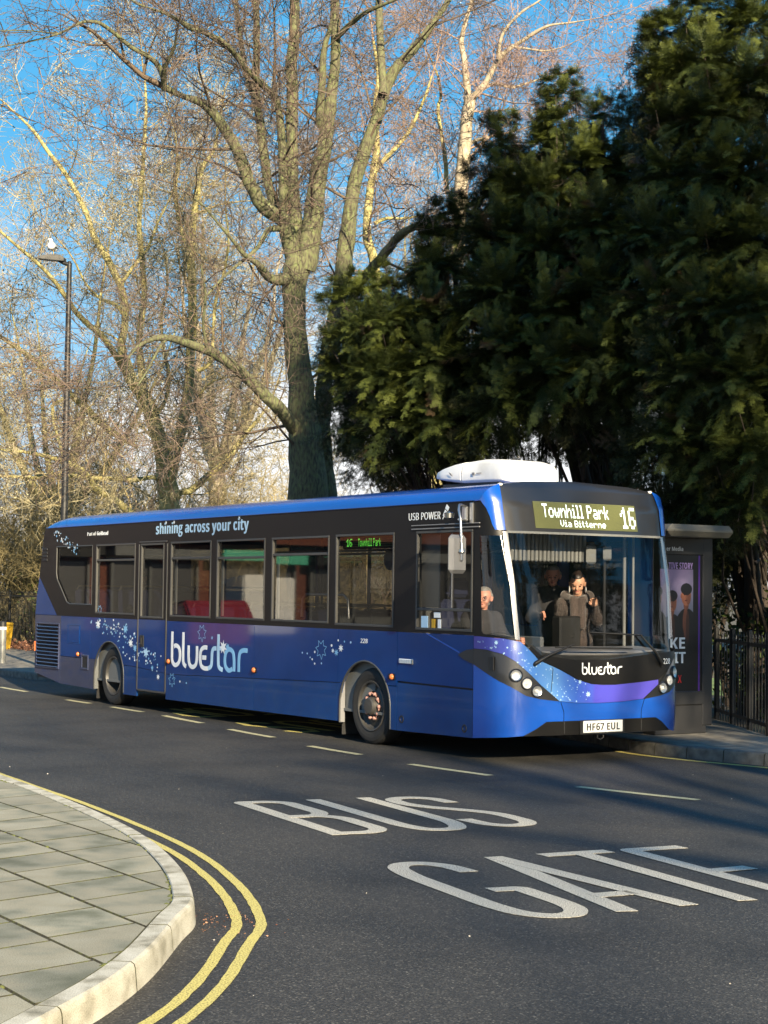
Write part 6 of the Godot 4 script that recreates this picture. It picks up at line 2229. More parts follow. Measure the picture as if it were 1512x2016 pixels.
const YEW_LEFT_TIPS := [[7.87,6.09,2.46,0.11], [7.98,6.36,2.66,0.09], [7.59,6.58,3.27,0.12], [7.48,6.48,3.43,0.11], [7.57,7.39,4.03,0.12], [7.62,7.65,4.32,0.11], [7.79,6.48,2.95,0.09], [7.67,5.53,2.40,0.10], [7.88,5.10,2.45,0.10]]
const YEW_LEFT := [[7.75,6.11,2.83,0.34], [7.26,5.58,2.67,0.44], [7.74,4.96,2.85,0.45], [7.52,6.27,3.18,0.26], [6.61,5.58,2.74,0.51], [6.61,4.84,2.75,0.58], [6.57,4.19,2.82,0.51], [7.69,4.28,2.92,0.34], [7.51,7.15,4.13,0.31], [7.09,6.59,3.85,0.45], [6.26,5.73,3.30,0.58], [5.80,4.93,3.08,0.64], [5.76,4.22,3.15,0.53], [6.86,3.79,3.28,0.30], [7.71,7.50,4.74,0.39]]
const YEW_MIDDLE_TIPS := [[7.69,7.86,4.77,0.12], [7.21,8.99,4.97,0.11], [7.11,9.03,5.12,0.09], [7.10,9.12,5.31,0.09], [6.60,9.30,5.54,0.11], [6.57,9.58,5.59,0.08], [6.54,9.73,5.81,0.09], [6.42,9.72,6.00,0.08], [6.30,9.50,6.01,0.08], [6.61,9.53,6.63,0.09], [6.45,9.50,6.88,0.09], [6.33,9.45,7.07,0.08], [6.24,9.40,7.22,0.08], [5.98,9.18,7.24,0.08], [7.52,8.36,4.84,0.11], [7.34,8.58,4.95,0.11]]
const YEW_MIDDLE := [[6.92,8.58,5.03,0.35], [6.54,7.83,4.71,0.45], [5.75,6.85,4.09,0.58], [4.94,5.86,3.50,0.63], [4.52,5.02,3.23,0.61], [4.49,4.33,3.27,0.55], [6.59,8.59,5.56,0.42], [5.83,7.57,4.88,0.59], [5.00,6.54,4.33,0.64], [4.17,5.51,3.78,0.65], [3.75,4.62,3.50,0.60], [6.42,9.38,5.82,0.23], [6.23,8.90,5.57,0.34], [6.55,9.13,6.53,0.31], [6.25,9.06,7.00,0.31], [5.47,8.03,5.45,0.56], [5.15,7.96,5.95,0.52], [4.18,6.80,4.67,0.66], [3.41,5.71,4.03,0.63], [2.98,4.83,3.77,0.59]]
const YEW_RIGHT_TIPS := [[4.09,9.68,5.38,0.09], [4.10,9.82,5.55,0.08], [3.91,9.30,5.29,0.10], [3.81,8.98,5.25,0.09], [3.66,8.64,5.31,0.10], [3.94,10.17,5.98,0.10], [3.84,10.36,6.13,0.10], [3.47,8.40,5.23,0.10], [4.00,9.59,5.51,0.10]]
const YEW_RIGHT := [[4.31,3.00,6.32,0.40], [4.00,2.86,6.81,0.40], [3.00,2.61,6.51,0.42], [4.29,2.21,7.29,0.33], [1.88,3.01,5.48,0.39], [4.03,9.76,5.83,0.39], [3.70,8.95,5.43,0.38], [3.76,10.06,6.25,0.43], [3.02,9.02,5.56,0.55], [3.24,8.17,5.21,0.41], [2.61,8.10,5.27,0.53], [3.41,9.78,6.80,0.64], [2.28,8.45,5.78,0.60], [2.90,7.28,4.82,0.53], [1.80,7.04,4.68,0.57], [1.49,7.18,5.17,0.57], [2.63,6.36,4.31,0.55], [1.54,6.09,4.17,0.59], [0.80,6.00,4.39,0.61], [2.25,5.41,3.98,0.54], [1.17,5.18,3.82,0.55], [0.47,5.11,3.97,0.56], [2.28,4.63,3.93,0.51], [1.23,4.38,3.72,0.55], [0.54,4.27,3.88,0.56], [0.31,4.27,4.23,0.53], [1.73,3.75,3.86,0.47], [1.06,3.59,3.98,0.52], [0.41,3.43,4.08,0.50], [1.53,3.07,4.18,0.34], [0.90,2.86,4.24,0.36]]


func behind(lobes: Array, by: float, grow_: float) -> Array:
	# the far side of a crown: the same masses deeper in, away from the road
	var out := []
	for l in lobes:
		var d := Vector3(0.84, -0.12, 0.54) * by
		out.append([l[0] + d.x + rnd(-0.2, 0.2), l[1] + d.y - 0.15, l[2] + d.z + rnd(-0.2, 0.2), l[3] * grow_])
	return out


func yews() -> void:
	rng.seed = 404
	var meshes := [yew_spray(1), yew_spray(2), yew_spray(3)]
	var sets := [
		[YEW_LEFT, Vector3(8.2, 0, 5.6), "dark yew at the left of the row, its sunlit edge covering the big tree's trunk", [[7.2, 3.6, 3.6], [6.6, 5.2, 3.4], [7.3, 6.8, 4.4], [8.6, 4.2, 4.4], [8.2, 6.2, 5.0], [6.2, 3.8, 4.6]], YEW_LEFT_TIPS],
		[YEW_MIDDLE, Vector3(6.6, 0, 7.2), "dark middle yew with upright spires behind the front of the bus", [[6.4, 7.8, 5.6], [5.3, 5.4, 4.6], [4.4, 4.2, 4.4], [6.2, 9.0, 6.4], [5.6, 6.4, 6.6], [4.6, 3.6, 5.6]], YEW_MIDDLE_TIPS],
		[YEW_RIGHT, Vector3(3.0, 0, 6.6), "tallest dark yew at the right edge, hanging over the bus shelter", [[2.6, 6.6, 5.2], [1.6, 4.8, 4.6], [1.2, 3.4, 4.6], [3.4, 8.6, 6.2], [1.4, 6.2, 5.2], [0.8, 3.0, 4.9], [2.4, 3.4, 5.2]], YEW_RIGHT_TIPS],
	]
	for s in sets:
		var o := thing("yew_tree", s[2], "tree", s[1], 0.0, "yews beside the bus stop")
		var b: Vector3 = s[1]
		var k := 0
		for e in s[3]:
			var w := Wood.new()
			var end := Vector3(e[0], e[1], e[2]) - b
			var p0 := Vector3(rnd(-0.25, 0.25), 0, rnd(-0.25, 0.25))
			var mid := p0.lerp(end, 0.45) + Vector3(0, 0.6, 0)
			w.tube(PackedVector3Array([p0, p0 * 0.8 + Vector3(0, 1.1, 0), mid, end.lerp(mid, 0.3), end]), PackedFloat32Array([0.20, 0.15, 0.10, 0.06, 0.03]), 9)
			put("trunk" if k == 0 else "limb", w.mesh(), M.bark_dark, o)
			k += 1
		# thin dark branches that hang under the crown
		var tw := Wood.new()
		for i in 90:
			var e: Array = s[3][rng.randi() % s[3].size()]
			var p := (Vector3(e[0], e[1], e[2]) - b) * rnd(0.3, 0.95)
			var l: Array = s[0][rng.randi() % s[0].size()]
			var q := Vector3(l[0], l[1], l[2]) - b + Vector3(rnd(-0.3, 0.3), rnd(-0.4, 0.2), rnd(-0.3, 0.3))
			tw.tube(PackedVector3Array([p, p.lerp(q, 0.5) + Vector3(rnd(-0.2, 0.2), rnd(-0.1, 0.3), rnd(-0.2, 0.2)), q]), PackedFloat32Array([0.028, 0.016, 0.006]), 4)
		put("branches", tw.mesh(), M.bark_dark, o).set_meta("kind", "stuff")
		boughs(o, s[4], meshes, 8.0, 0.13, [Color(0.014, 0.020, 0.004), Color(0.034, 0.046, 0.009), Color(0.085, 0.098, 0.017)])
		boughs(o, s[0], meshes, 13.0, 0.135, [Color(0.018, 0.027, 0.006), Color(0.044, 0.060, 0.012), Color(0.100, 0.120, 0.022)])
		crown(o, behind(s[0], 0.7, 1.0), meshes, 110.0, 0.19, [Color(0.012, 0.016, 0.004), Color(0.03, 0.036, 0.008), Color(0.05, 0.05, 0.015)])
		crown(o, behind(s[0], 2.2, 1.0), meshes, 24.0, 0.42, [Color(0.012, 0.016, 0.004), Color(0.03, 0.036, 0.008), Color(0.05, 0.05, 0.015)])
	# low dark growth under the yews, with small gaps to the light behind
	var u := thing("undergrowth", "dark evergreen undergrowth and stems beneath the yews behind the railings", "shrub", Vector3(7, 0, 7.5))
	var lobes := []
	for i in 46:
		var f := rng.randf()
		var c := Vector3(lerpf(6.0, 11.0, f), rnd(0.4, 2.4), lerpf(6.8, 7.6, f) + rnd(-0.6, 1.6))
		lobes.append([c.x, c.y, c.z, rnd(0.35, 0.6)])
	crown(u, lobes, meshes, 36.0, 0.30, [Color(0.012, 0.02, 0.007), Color(0.03, 0.042, 0.012), Color(0.05, 0.06, 0.02)])
	var st := Wood.new()
	for i in 110:
		var f := rng.randf()
		var p := Vector3(lerpf(4.5, 11.5, f), 0.1, lerpf(6.3, 7.2, f) + rnd(-0.3, 1.5)) - u.position
		var q := p + Vector3(rnd(-1.3, 1.3), rnd(2.6, 4.6), rnd(-0.6, 0.6))
		st.tube(PackedVector3Array([p, p.lerp(q, 0.5) + Vector3(rnd(-0.2, 0.2), 0.1, rnd(-0.2, 0.2)), q]), PackedFloat32Array([0.04, 0.03, 0.012]), 5)
	put("stems", st.mesh(), M.bark_dark, u).set_meta("kind", "stuff")
	# evergreens across the junction behind the viewer: they keep the shelter and the right-hand yew in shade
	for e in [[Vector3(-20.5, 0, -2.7), 20.0, "tall dark evergreen across the junction behind the viewer", 13.2], [Vector3(-20.0, 0, -0.5), 17.0, "second dark evergreen across the junction, farther right", 8.0], [Vector3(-19.0, 0, 2.6), 15.5, "third dark evergreen across the junction, farthest right", 4.5], [Vector3(-17, 0, 13), 22.0, "dark evergreen far to the right of the viewer, nearest the kerb", 2.0], [Vector3(-23, 0, 17), 23.0, "dark evergreen far to the right of the viewer, middle of three", 2.0], [Vector3(-29, 0, 20), 24.0, "dark evergreen far to the right of the viewer, last of three", 2.0], [Vector3(-10, 0, 19), 22.0, "dark broad evergreen across the far junction arm, beside the road", 2.0], [Vector3(-30, 0, 9), 22.0, "dark broad evergreen behind the viewer on the kerb side", 2.0]]:
		var o := thing("evergreen_tree", e[2], "tree", e[0])
		var tr := MB.new()
		tr.tube(PackedVector3Array([Vector3.ZERO, Vector3(0, e[1] * 0.9, 0)]), PackedFloat32Array([0.3, 0.05]), 8)
		part("trunk", tr, M.bark_dark, o)
		var lb := []
		for i in 26:
			var h := rnd(e[3], e[1])
			var wide: float = (0.95 if e[1] == 20.0 else 1.7 if e[0].z < 5 else 4.2) * clampf((e[1] - h) / 6.0 + 0.25, 0.0, 1.0)
			var a := rng.randf() * TAU
			lb.append([e[0].x + cos(a) * wide * rnd(0.2, 0.9), h, e[0].z + sin(a) * wide * rnd(0.2, 0.9), rnd(0.6, 1.0) * (1.0 if e[0].z < 5 else 1.6)])
		crown(o, lb, meshes, 5.5 if e[0].z < 5 else 12.0, 0.6, [Color(0.018, 0.032, 0.009), Color(0.045, 0.064, 0.015), Color(0.095, 0.115, 0.026)])


func thicket_and_far_bank() -> void:
	rng.seed = 909
	var names := ["tangled olive-brown thicket at the left edge behind the iron fence", "tangled bare thicket behind the forked tree", "low bare thicket seen under the big tree's arching limb", "bare scrub behind the yews' trunks"]
	for k in 4:
		var c: Vector3 = Vector3(-14, 0, -10.5) + Vector3(0.841, 0, 0.541) * 50.0 + Vector3(-0.541, 0, 0.841) * [-10.0, -6.2, -2.8, 4.0][k]
		var o := thing("thicket", names[k], "shrub", c)
		var w := Wood.new()
		var spots := []
		var high: float = [5.8, 5.2, 4.6, 3.4][k]
		var half: float = [2.6, 2.2, 2.2, 5.0][k]
		for i in [620, 430, 380, 380][k]:
			var p := Vector3(-0.541, 0, 0.841) * rnd(-half, half) + Vector3(0.841, 0, 0.541) * rnd(-1.6, 3.0)
			var d := Vector3(rnd(-0.8, 0.8), 1.0, rnd(-0.8, 0.8)).normalized()
			var pts := PackedVector3Array([p])
			var rad := PackedFloat32Array()
			var l := high * rnd(0.5, 1.25)
			var r := rnd(0.012, 0.032) if i % 9 else rnd(0.04, 0.07)
			rad.append(r)
			for s in 8:
				d = (d + Vector3(rnd(-1, 1), rnd(-0.7, 0.45), rnd(-1, 1)) * 0.33).normalized()
				p += d * l / 8
				if p.y < 0.1: d.y = 0.4
				pts.append(p); rad.append(r * (1.0 - 0.75 * (s + 1) / 8))
				if s > 1 and i % 2 == 0: spots.append(twig_place(p, (d + any_across(d) * 0.8).normalized(), rnd(0.7, 1.3)))
			w.tube(pts, rad, 4)
		put("stems", w.mesh(), [M.vine, M.twig_pale, M.twig_pale, M.twig_pink][k], o).set_meta("kind", "stuff")
		var cols := []
		for s in spots: cols.append(Color(0.14, 0.115, 0.05).lerp(Color(0.33, 0.27, 0.13), rng.randf()))
		many("twigs", M.twigs_b[1], M.twig_tint, spots, cols, o)
	# ivy and laurel behind the left fence
	var ivy := thing("ivy_shrub", "bright green leafy shrub low behind the left fence", "shrub", Vector3(31.4, 0, 7.6))
	leaves(ivy, 900, Vector3(1.3, 0.85, 0.7), Vector3(0, 1.25, 0), 0.10, [Color(0.05, 0.085, 0.015), Color(0.17, 0.22, 0.05)])
	var lau := thing("laurel_shrub", "dark broad-leaved shrub behind the railings right of the shelter", "shrub", Vector3(2.9, 0, 6.2))
	leaves(lau, 1000, Vector3(1.5, 1.25, 0.5), Vector3(0, 1.1, 0), 0.10, [Color(0.02, 0.03, 0.008), Color(0.06, 0.085, 0.02)])
	var ls := Wood.new()
	for i in 26:
		var p := Vector3(rnd(-1.2, 1.2), 0, rnd(-0.4, 0.4))
		ls.tube(PackedVector3Array([p, p + Vector3(rnd(-0.2, 0.2), 1.0, rnd(-0.2, 0.2)), p + Vector3(rnd(-0.4, 0.4), 2.2, rnd(-0.3, 0.3))]), PackedFloat32Array([0.02, 0.014, 0.006]), 5)
	put("stems", ls.mesh(), M.bark_dark, lau).set_meta("kind", "stuff")
	# pale wall glimpsed through the leaves
	var gw := thing("garden_wall", "pale sunlit wall glimpsed through the leaves right of the shelter", "wall", Vector3(14.0, 0, 15.3), -0.57)
	var wb := MB.new()
	wb.box(Vector3(0, 0.85, 0), Vector3(2.6, 1.7, 0.25), 0.02)
	part("wall_face", wb, M.kerb, gw)
	var cp := MB.new()
	cp.box(Vector3(0, 1.74, 0), Vector3(2.7, 0.08, 0.34), 0.015)
	part("coping", cp, M.kerb, gw)


func leaves(o: Node3D, count: int, half: Vector3, mid: Vector3, size: float, tints: Array) -> void:
	var b := MB.new()
	var p := [Vector3(0, 0, 0), Vector3(0.28, 0.35, 0.05), Vector3(0.22, 0.75, 0.02), Vector3(0, 1, -0.06), Vector3(-0.22, 0.75, 0.02), Vector3(-0.28, 0.35, 0.05)]
	var c := Vector3(0, 0.5, -0.03)
	for i in 6: b.tri(c, p[i], p[(i + 1) % 6])
	var m := b.mesh()
	var spots := []
	var cols := []
	for i in count:
		var q := Vector3(rng.randfn(), rng.randfn(), rng.randfn()) * 0.45
		q = Vector3(clampf(q.x, -1, 1), clampf(q.y, -1.1, 1), clampf(q.z, -1, 1)) * half + mid
		var d := Vector3(rnd(-1, 1), rnd(-0.8, 0.7), rnd(-1, 1)).normalized()
		spots.append(twig_place(q, d, size * rnd(0.6, 1.3)))
		cols.append((tints[0] as Color).lerp(tints[1], rng.randf()))
	many("foliage", m, M.leaf, spots, cols, o)


func railings() -> void:
	var runs := [
		[Vector2(33.5, 6.45), Vector2(26.0, 6.0), 1.55, "black iron fence at the left edge, behind the bollard", 0.125],
		[Vector2(2.75, 5.53), Vector2(0.42, 4.12), 1.2, "black iron railings right of the shelter, half hidden by leaves", 0.15],
	]
	for r in runs:
		var a: Vector2 = r[0]
		var d: Vector2 = r[1] - a
		var o := thing("iron_fence", r[3], "fence", Vector3(a.x, 0.1, a.y), 0.0)
		var n := int(d.length() / r[4])
		var b := MB.new()
		b.lathe(Vector3.ZERO, [Vector2(0.008, 0), Vector2(0.008, r[2] - 0.08), Vector2(0.013, r[2] - 0.06), Vector2(0.0001, r[2] + 0.02)], 6)
		var m := b.mesh()
		for i in n + 1:
			var q := d * float(i) / n
			var bar := put("bar", m, M.iron, o)
			bar.position = Vector3(q.x, 0, q.y)
		for h in [0.14, r[2] - 0.14]:
			var rail := MB.new()
			var mid := d / 2
			rail.box(Vector3(mid.x, h, mid.y), Vector3(d.length(), 0.045, 0.014), 0.002, Basis(Vector3(d.normalized().x, 0, d.normalized().y), Vector3.UP, Vector3(-d.normalized().y, 0, d.normalized().x)))
			part("rail", rail, M.iron, o)
		for i in 4:
			var q := d * i / 3.0
			var post := MB.new()
			post.box(Vector3(q.x, r[2] * 0.5, q.y), Vector3(0.05, r[2] + 0.06, 0.05), 0.006)
			part("post", post, M.iron, o)


# ------------------------------------------------------------------ people
# bones: [ax, ay, az, bx, by, bz, radius a, radius b]; a smooth skin over them
func flesh(b: MB, bones: Array, cell: float, blend: float) -> void:
	var lo := Vector3.ONE * 1e9
	var hi := -lo
	for q in bones:
		for e in [[Vector3(q[0], q[1], q[2]), q[6]], [Vector3(q[3], q[4], q[5]), q[7]]]:
			lo = lo.min(e[0] - Vector3.ONE * (e[1] + cell * 3))
			hi = hi.max(e[0] + Vector3.ONE * (e[1] + cell * 3))
	var nx := int((hi.x - lo.x) / cell) + 2
	var ny := int((hi.y - lo.y) / cell) + 2
	var nz := int((hi.z - lo.z) / cell) + 2
	var f := PackedFloat32Array()
	f.resize(nx * ny * nz)
	f.fill(1.0)
	for q in bones:
		var a := Vector3(q[0], q[1], q[2])
		var d := Vector3(q[3], q[4], q[5]) - a
		var ra: float = q[6]
		var rb: float = q[7]
		var dd := maxf(d.length_squared(), 1e-9)
		var m := maxf(ra, rb) + blend + cell * 2
		var p0 := ((a.min(a + d) - Vector3.ONE * m - lo) / cell).floor()
		var p1 := ((a.max(a + d) + Vector3.ONE * m - lo) / cell).ceil()
		for i in range(maxi(0, int(p0.x)), mini(nx, int(p1.x) + 1)):
			for j in range(maxi(0, int(p0.y)), mini(ny, int(p1.y) + 1)):
				for k in range(maxi(0, int(p0.z)), mini(nz, int(p1.z) + 1)):
					var p := lo + Vector3(i, j, k) * cell - a
					var t := clampf(p.dot(d) / dd, 0.0, 1.0)
					var v := (p - d * t).length() - lerpf(ra, rb, t)
					var at := (i * ny + j) * nz + k
					var o := f[at]
					var h := clampf(0.5 + 0.5 * (o - v) / blend, 0.0, 1.0)
					f[at] = lerpf(o, v, h) - blend * h * (1.0 - h)
	var ids := {}
	var sx := ny * nz
	var verts := PackedVector3Array()
	var norms := PackedVector3Array()
	for i in nx - 1:
		for j in ny - 1:
			for k in nz - 1:
				var at := (i * ny + j) * nz + k
				var inside := 0
				var c := [f[at], f[at + sx], f[at + nz], f[at + sx + nz], f[at + 1], f[at + sx + 1], f[at + nz + 1], f[at + sx + nz + 1]]
				for v in c:
					if v < 0.0: inside += 1
				if inside == 0 or inside == 8:
					continue
				var sum := Vector3.ZERO
				var n := 0
				for e in [[0, 1], [2, 3], [4, 5], [6, 7], [0, 2], [1, 3], [4, 6], [5, 7], [0, 4], [1, 5], [2, 6], [3, 7]]:
					var va: float = c[e[0]]
					var vb: float = c[e[1]]
					if (va < 0.0) != (vb < 0.0):
						var t := va / (va - vb)
						var pa := Vector3(e[0] & 1, (e[0] >> 1) & 1, e[0] >> 2)
						var pb := Vector3(e[1] & 1, (e[1] >> 1) & 1, e[1] >> 2)
						sum += pa.lerp(pb, t)
						n += 1
				ids[at] = verts.size()
				verts.append(lo + (Vector3(i, j, k) + sum / n) * cell)
				norms.append(Vector3(c[1] + c[3] + c[5] + c[7] - c[0] - c[2] - c[4] - c[6], c[2] + c[3] + c[6] + c[7] - c[0] - c[1] - c[4] - c[5], c[4] + c[5] + c[6] + c[7] - c[0] - c[1] - c[2] - c[3]).normalized())
	for i in range(1, nx - 1):
		for j in range(1, ny - 1):
			for k in range(1, nz - 1):
				var at := (i * ny + j) * nz + k
				var s := f[at] < 0.0
				for e in [[sx, nz, 1], [nz, 1, sx], [1, sx, nz]]:
					if s != (f[at + e[0]] < 0.0):
						var q := [at, at - e[1], at - e[1] - e[2], at - e[2]]
						if ids.has(q[0]) and ids.has(q[1]) and ids.has(q[2]) and ids.has(q[3]):
							var a: int = ids[q[0]]
							var bb: int = ids[q[1]]
							var c: int = ids[q[2]]
							var d: int = ids[q[3]]
							b.trin(verts[a], verts[bb], verts[c], norms[a], norms[bb], norms[c])
							b.trin(verts[a], verts[c], verts[d], norms[a], norms[c], norms[d])


# a figure in its own axes: it faces -z, right hand at +x. j holds the joints that differ from a relaxed stance
func person(called: String, label: String, at: Vector3, turn: float, j: Dictionary, skin: Material, coat: Material, trousers: Material, hair: Material, bulk := 1.0, hair_long := 0.0) -> Node3D:
	var o := thing(called, label, "person", at, turn)
	var g := {
		"hip": Vector3(0, 0.90, 0), "chest": Vector3(0, 1.28, 0), "neck": Vector3(0, 1.42, 0.01), "head": Vector3(0, 1.565, -0.02),
		"shl": Vector3(-0.17, 1.36, 0), "shr": Vector3(0.17, 1.36, 0), "ell": Vector3(-0.23, 1.10, 0.02), "elr": Vector3(0.23, 1.10, 0.02),
		"wrl": Vector3(-0.22, 0.86, -0.05), "wrr": Vector3(0.22, 0.86, -0.05), "knl": Vector3(-0.10, 0.48, -0.02), "knr": Vector3(0.10, 0.48, -0.02),
		"anl": Vector3(-0.10, 0.08, 0.02), "anr": Vector3(0.10, 0.08, 0.02),
	}
	for k in j: g[k] = j[k]
	var bone := func(a: Vector3, c: Vector3, ra: float, rb: float) -> Array: return [a.x, a.y, a.z, c.x, c.y, c.z, ra, rb]
	var hip: Vector3 = g.hip
	var chest: Vector3 = g.chest
	var neck: Vector3 = g.neck
	var head: Vector3 = g.head
	var hl := Vector3(0.09, -0.02, 0)
	# body with its clothes as the outer skin
	var body := MB.new()
	var bs := [bone.call(hip + Vector3(-0.07, 0, 0), hip + Vector3(0.07, 0, 0), 0.125 * bulk, 0.125 * bulk), bone.call(hip, chest, 0.135 * bulk, 0.155 * bulk), bone.call(chest + Vector3(-0.08, 0, 0), chest + Vector3(0.08, 0, 0), 0.13 * bulk, 0.13 * bulk), bone.call(g.shl, g.shr, 0.075 * bulk, 0.075 * bulk), bone.call(chest, neck, 0.11, 0.065)]
	for s in [["shl", "ell", "wrl"], ["shr", "elr", "wrr"]]:
		bs.append(bone.call(g[s[0]], g[s[1]], 0.066 * bulk, 0.052 * bulk))
		bs.append(bone.call(g[s[1]], g[s[2]], 0.052 * bulk, 0.038 * bulk))
	flesh(body, bs, 0.02, 0.05)
	var torso := part("coat", body, coat, o)
	var legs := MB.new()
	var ls := []
	for s in [[-1.0, "knl", "anl"], [1.0, "knr", "anr"]]:
		ls.append(bone.call(hip + Vector3(hl.x * s[0], hl.y, 0), g[s[1]], 0.095, 0.062))
		ls.append(bone.call(g[s[1]], g[s[2]], 0.060, 0.042))
		ls.append(bone.call(g[s[2]] + Vector3(0, -0.04, 0.02), g[s[2]] + Vector3(0, -0.05, -0.15), 0.042, 0.035))
	flesh(legs, ls, 0.022, 0.04)
	part("trousers", legs, trousers, o)
	# head and neck
	var hd := MB.new()
	var tilt: Basis = j.get("look", Basis())
	var hp := func(v: Vector3) -> Vector3: return head + tilt * v
	flesh(hd, [bone.call(neck + Vector3(0, -0.06, 0), head + Vector3(0, -0.05, 0.01), 0.052, 0.050), bone.call(hp.call(Vector3(0, 0.03, 0.02)), hp.call(Vector3(0, 0.035, -0.01)), 0.085, 0.082), bone.call(hp.call(Vector3(0, -0.05, -0.035)), hp.call(Vector3(0, -0.075, -0.052)), 0.052, 0.034),
		bone.call(hp.call(Vector3(-0.03, -0.025, -0.05)), hp.call(Vector3(0.03, -0.025, -0.05)), 0.034, 0.034), bone.call(hp.call(Vector3(0, 0.005, -0.085)), hp.call(Vector3(0, -0.024, -0.106)), 0.010, 0.015), bone.call(hp.call(Vector3(-0.083, -0.02, 0.012)), hp.call(Vector3(-0.086, 0.015, 0.016)), 0.012, 0.016), bone.call(hp.call(Vector3(0.083, -0.02, 0.012)), hp.call(Vector3(0.086, 0.015, 0.016)), 0.012, 0.016),
		bone.call(hp.call(Vector3(-0.03, 0.022, -0.074)), hp.call(Vector3(0.03, 0.022, -0.074)), 0.013, 0.013)], 0.0075, 0.014)
	var h := part("head", hd, skin, o)
	var eyes := MB.new()
	for s in [-1.0, 1.0]:
		eyes.lathe(hp.call(Vector3(0.032 * s, 0.002, -0.081)), [Vector2(0.0001, -0.007), Vector2(0.012, -0.003), Vector2(0.012, 0.003), Vector2(0.0001, 0.007)], 10, tilt)
		eyes.box(hp.call(Vector3(0.034 * s, 0.026, -0.084)), Vector3(0.038, 0.008, 0.01), 0.003, tilt * Basis(Vector3(0, 0, 1), -0.12 * s))
	part("brow", eyes, M.black, h)
	var mouth := MB.new()
	mouth.box(hp.call(Vector3(0, -0.060, -0.084)), Vector3(0.042, 0.012, 0.012), 0.005, tilt)
	part("mouth", mouth, M.lips, h)
	var hr := MB.new()
	var hb := [bone.call(hp.call(Vector3(0, 0.060, 0.030)), hp.call(Vector3(0, 0.075, -0.015)), 0.080, 0.062), bone.call(hp.call(Vector3(0, 0.02, 0.055)), hp.call(Vector3(0, -0.03, 0.06)), 0.072, 0.058), bone.call(hp.call(Vector3(-0.075, 0.04, 0.015)), hp.call(Vector3(-0.078, 0.0, 0.03)), 0.024, 0.02), bone.call(hp.call(Vector3(0.075, 0.04, 0.015)), hp.call(Vector3(0.078, 0.0, 0.03)), 0.024, 0.02)]
	if hair_long > 0.0:
		hb.append(bone.call(hp.call(Vector3(0, -0.02, 0.07)), head + Vector3(0, -hair_long, 0.10), 0.06, 0.03))
		hb.append(bone.call(hp.call(Vector3(0, 0.11, 0.05)), hp.call(Vector3(0, 0.125, 0.06)), 0.035, 0.03))
	flesh(hr, hb, 0.009, 0.02)
	part("hair", hr, hair, h)
	# hands
	for s in [["ell", "wrl", 1.0], ["elr", "wrr", -1.0]]:
		var w: Vector3 = g[s[1]]
		var d: Vector3 = (w - g[s[0]]).normalized()
		var side := d.cross(Vector3(0, 0, 1)).normalized()
		if side.length() < 0.5: side = Vector3.RIGHT
		var palm_n := d.cross(side)
		var hn := MB.new()
		var fb := [bone.call(w - d * 0.02, w + d * 0.02, 0.028, 0.028)]
		var p := w + d * 0.055
		for k in 4:
			var off := side * (-0.030 + 0.020 * k)
			fb.append(bone.call(w + d * 0.02 + off * 0.7, p + off + d * 0.012, 0.017, 0.013))
			var l: float = [0.032, 0.040, 0.042, 0.036][k]
			var k1: Vector3 = p + off + d * (0.012 + l * 0.8) + palm_n * 0.012
			var k2: Vector3 = k1 + d * l * 0.35 + palm_n * 0.026
			fb.append(bone.call(p + off + d * 0.012, k1, 0.010, 0.0095))
			fb.append(bone.call(k1, k2, 0.0095, 0.008))
		fb.append(bone.call(w + d * 0.025 + side * 0.028 * s[2], w + d * 0.06 + side * 0.056 * s[2] + palm_n * 0.02, 0.014, 0.010))
		fb.append(bone.call(w + d * 0.06 + side * 0.056 * s[2] + palm_n * 0.02, w + d * 0.085 + side * 0.050 * s[2] + palm_n * 0.035, 0.010, 0.009))
		flesh(hn, fb, 0.006, 0.008)
		part("hand", hn, skin, o)
	return o


func facing(d: Vector3) -> float:
	return atan2(-d.x, -d.z)


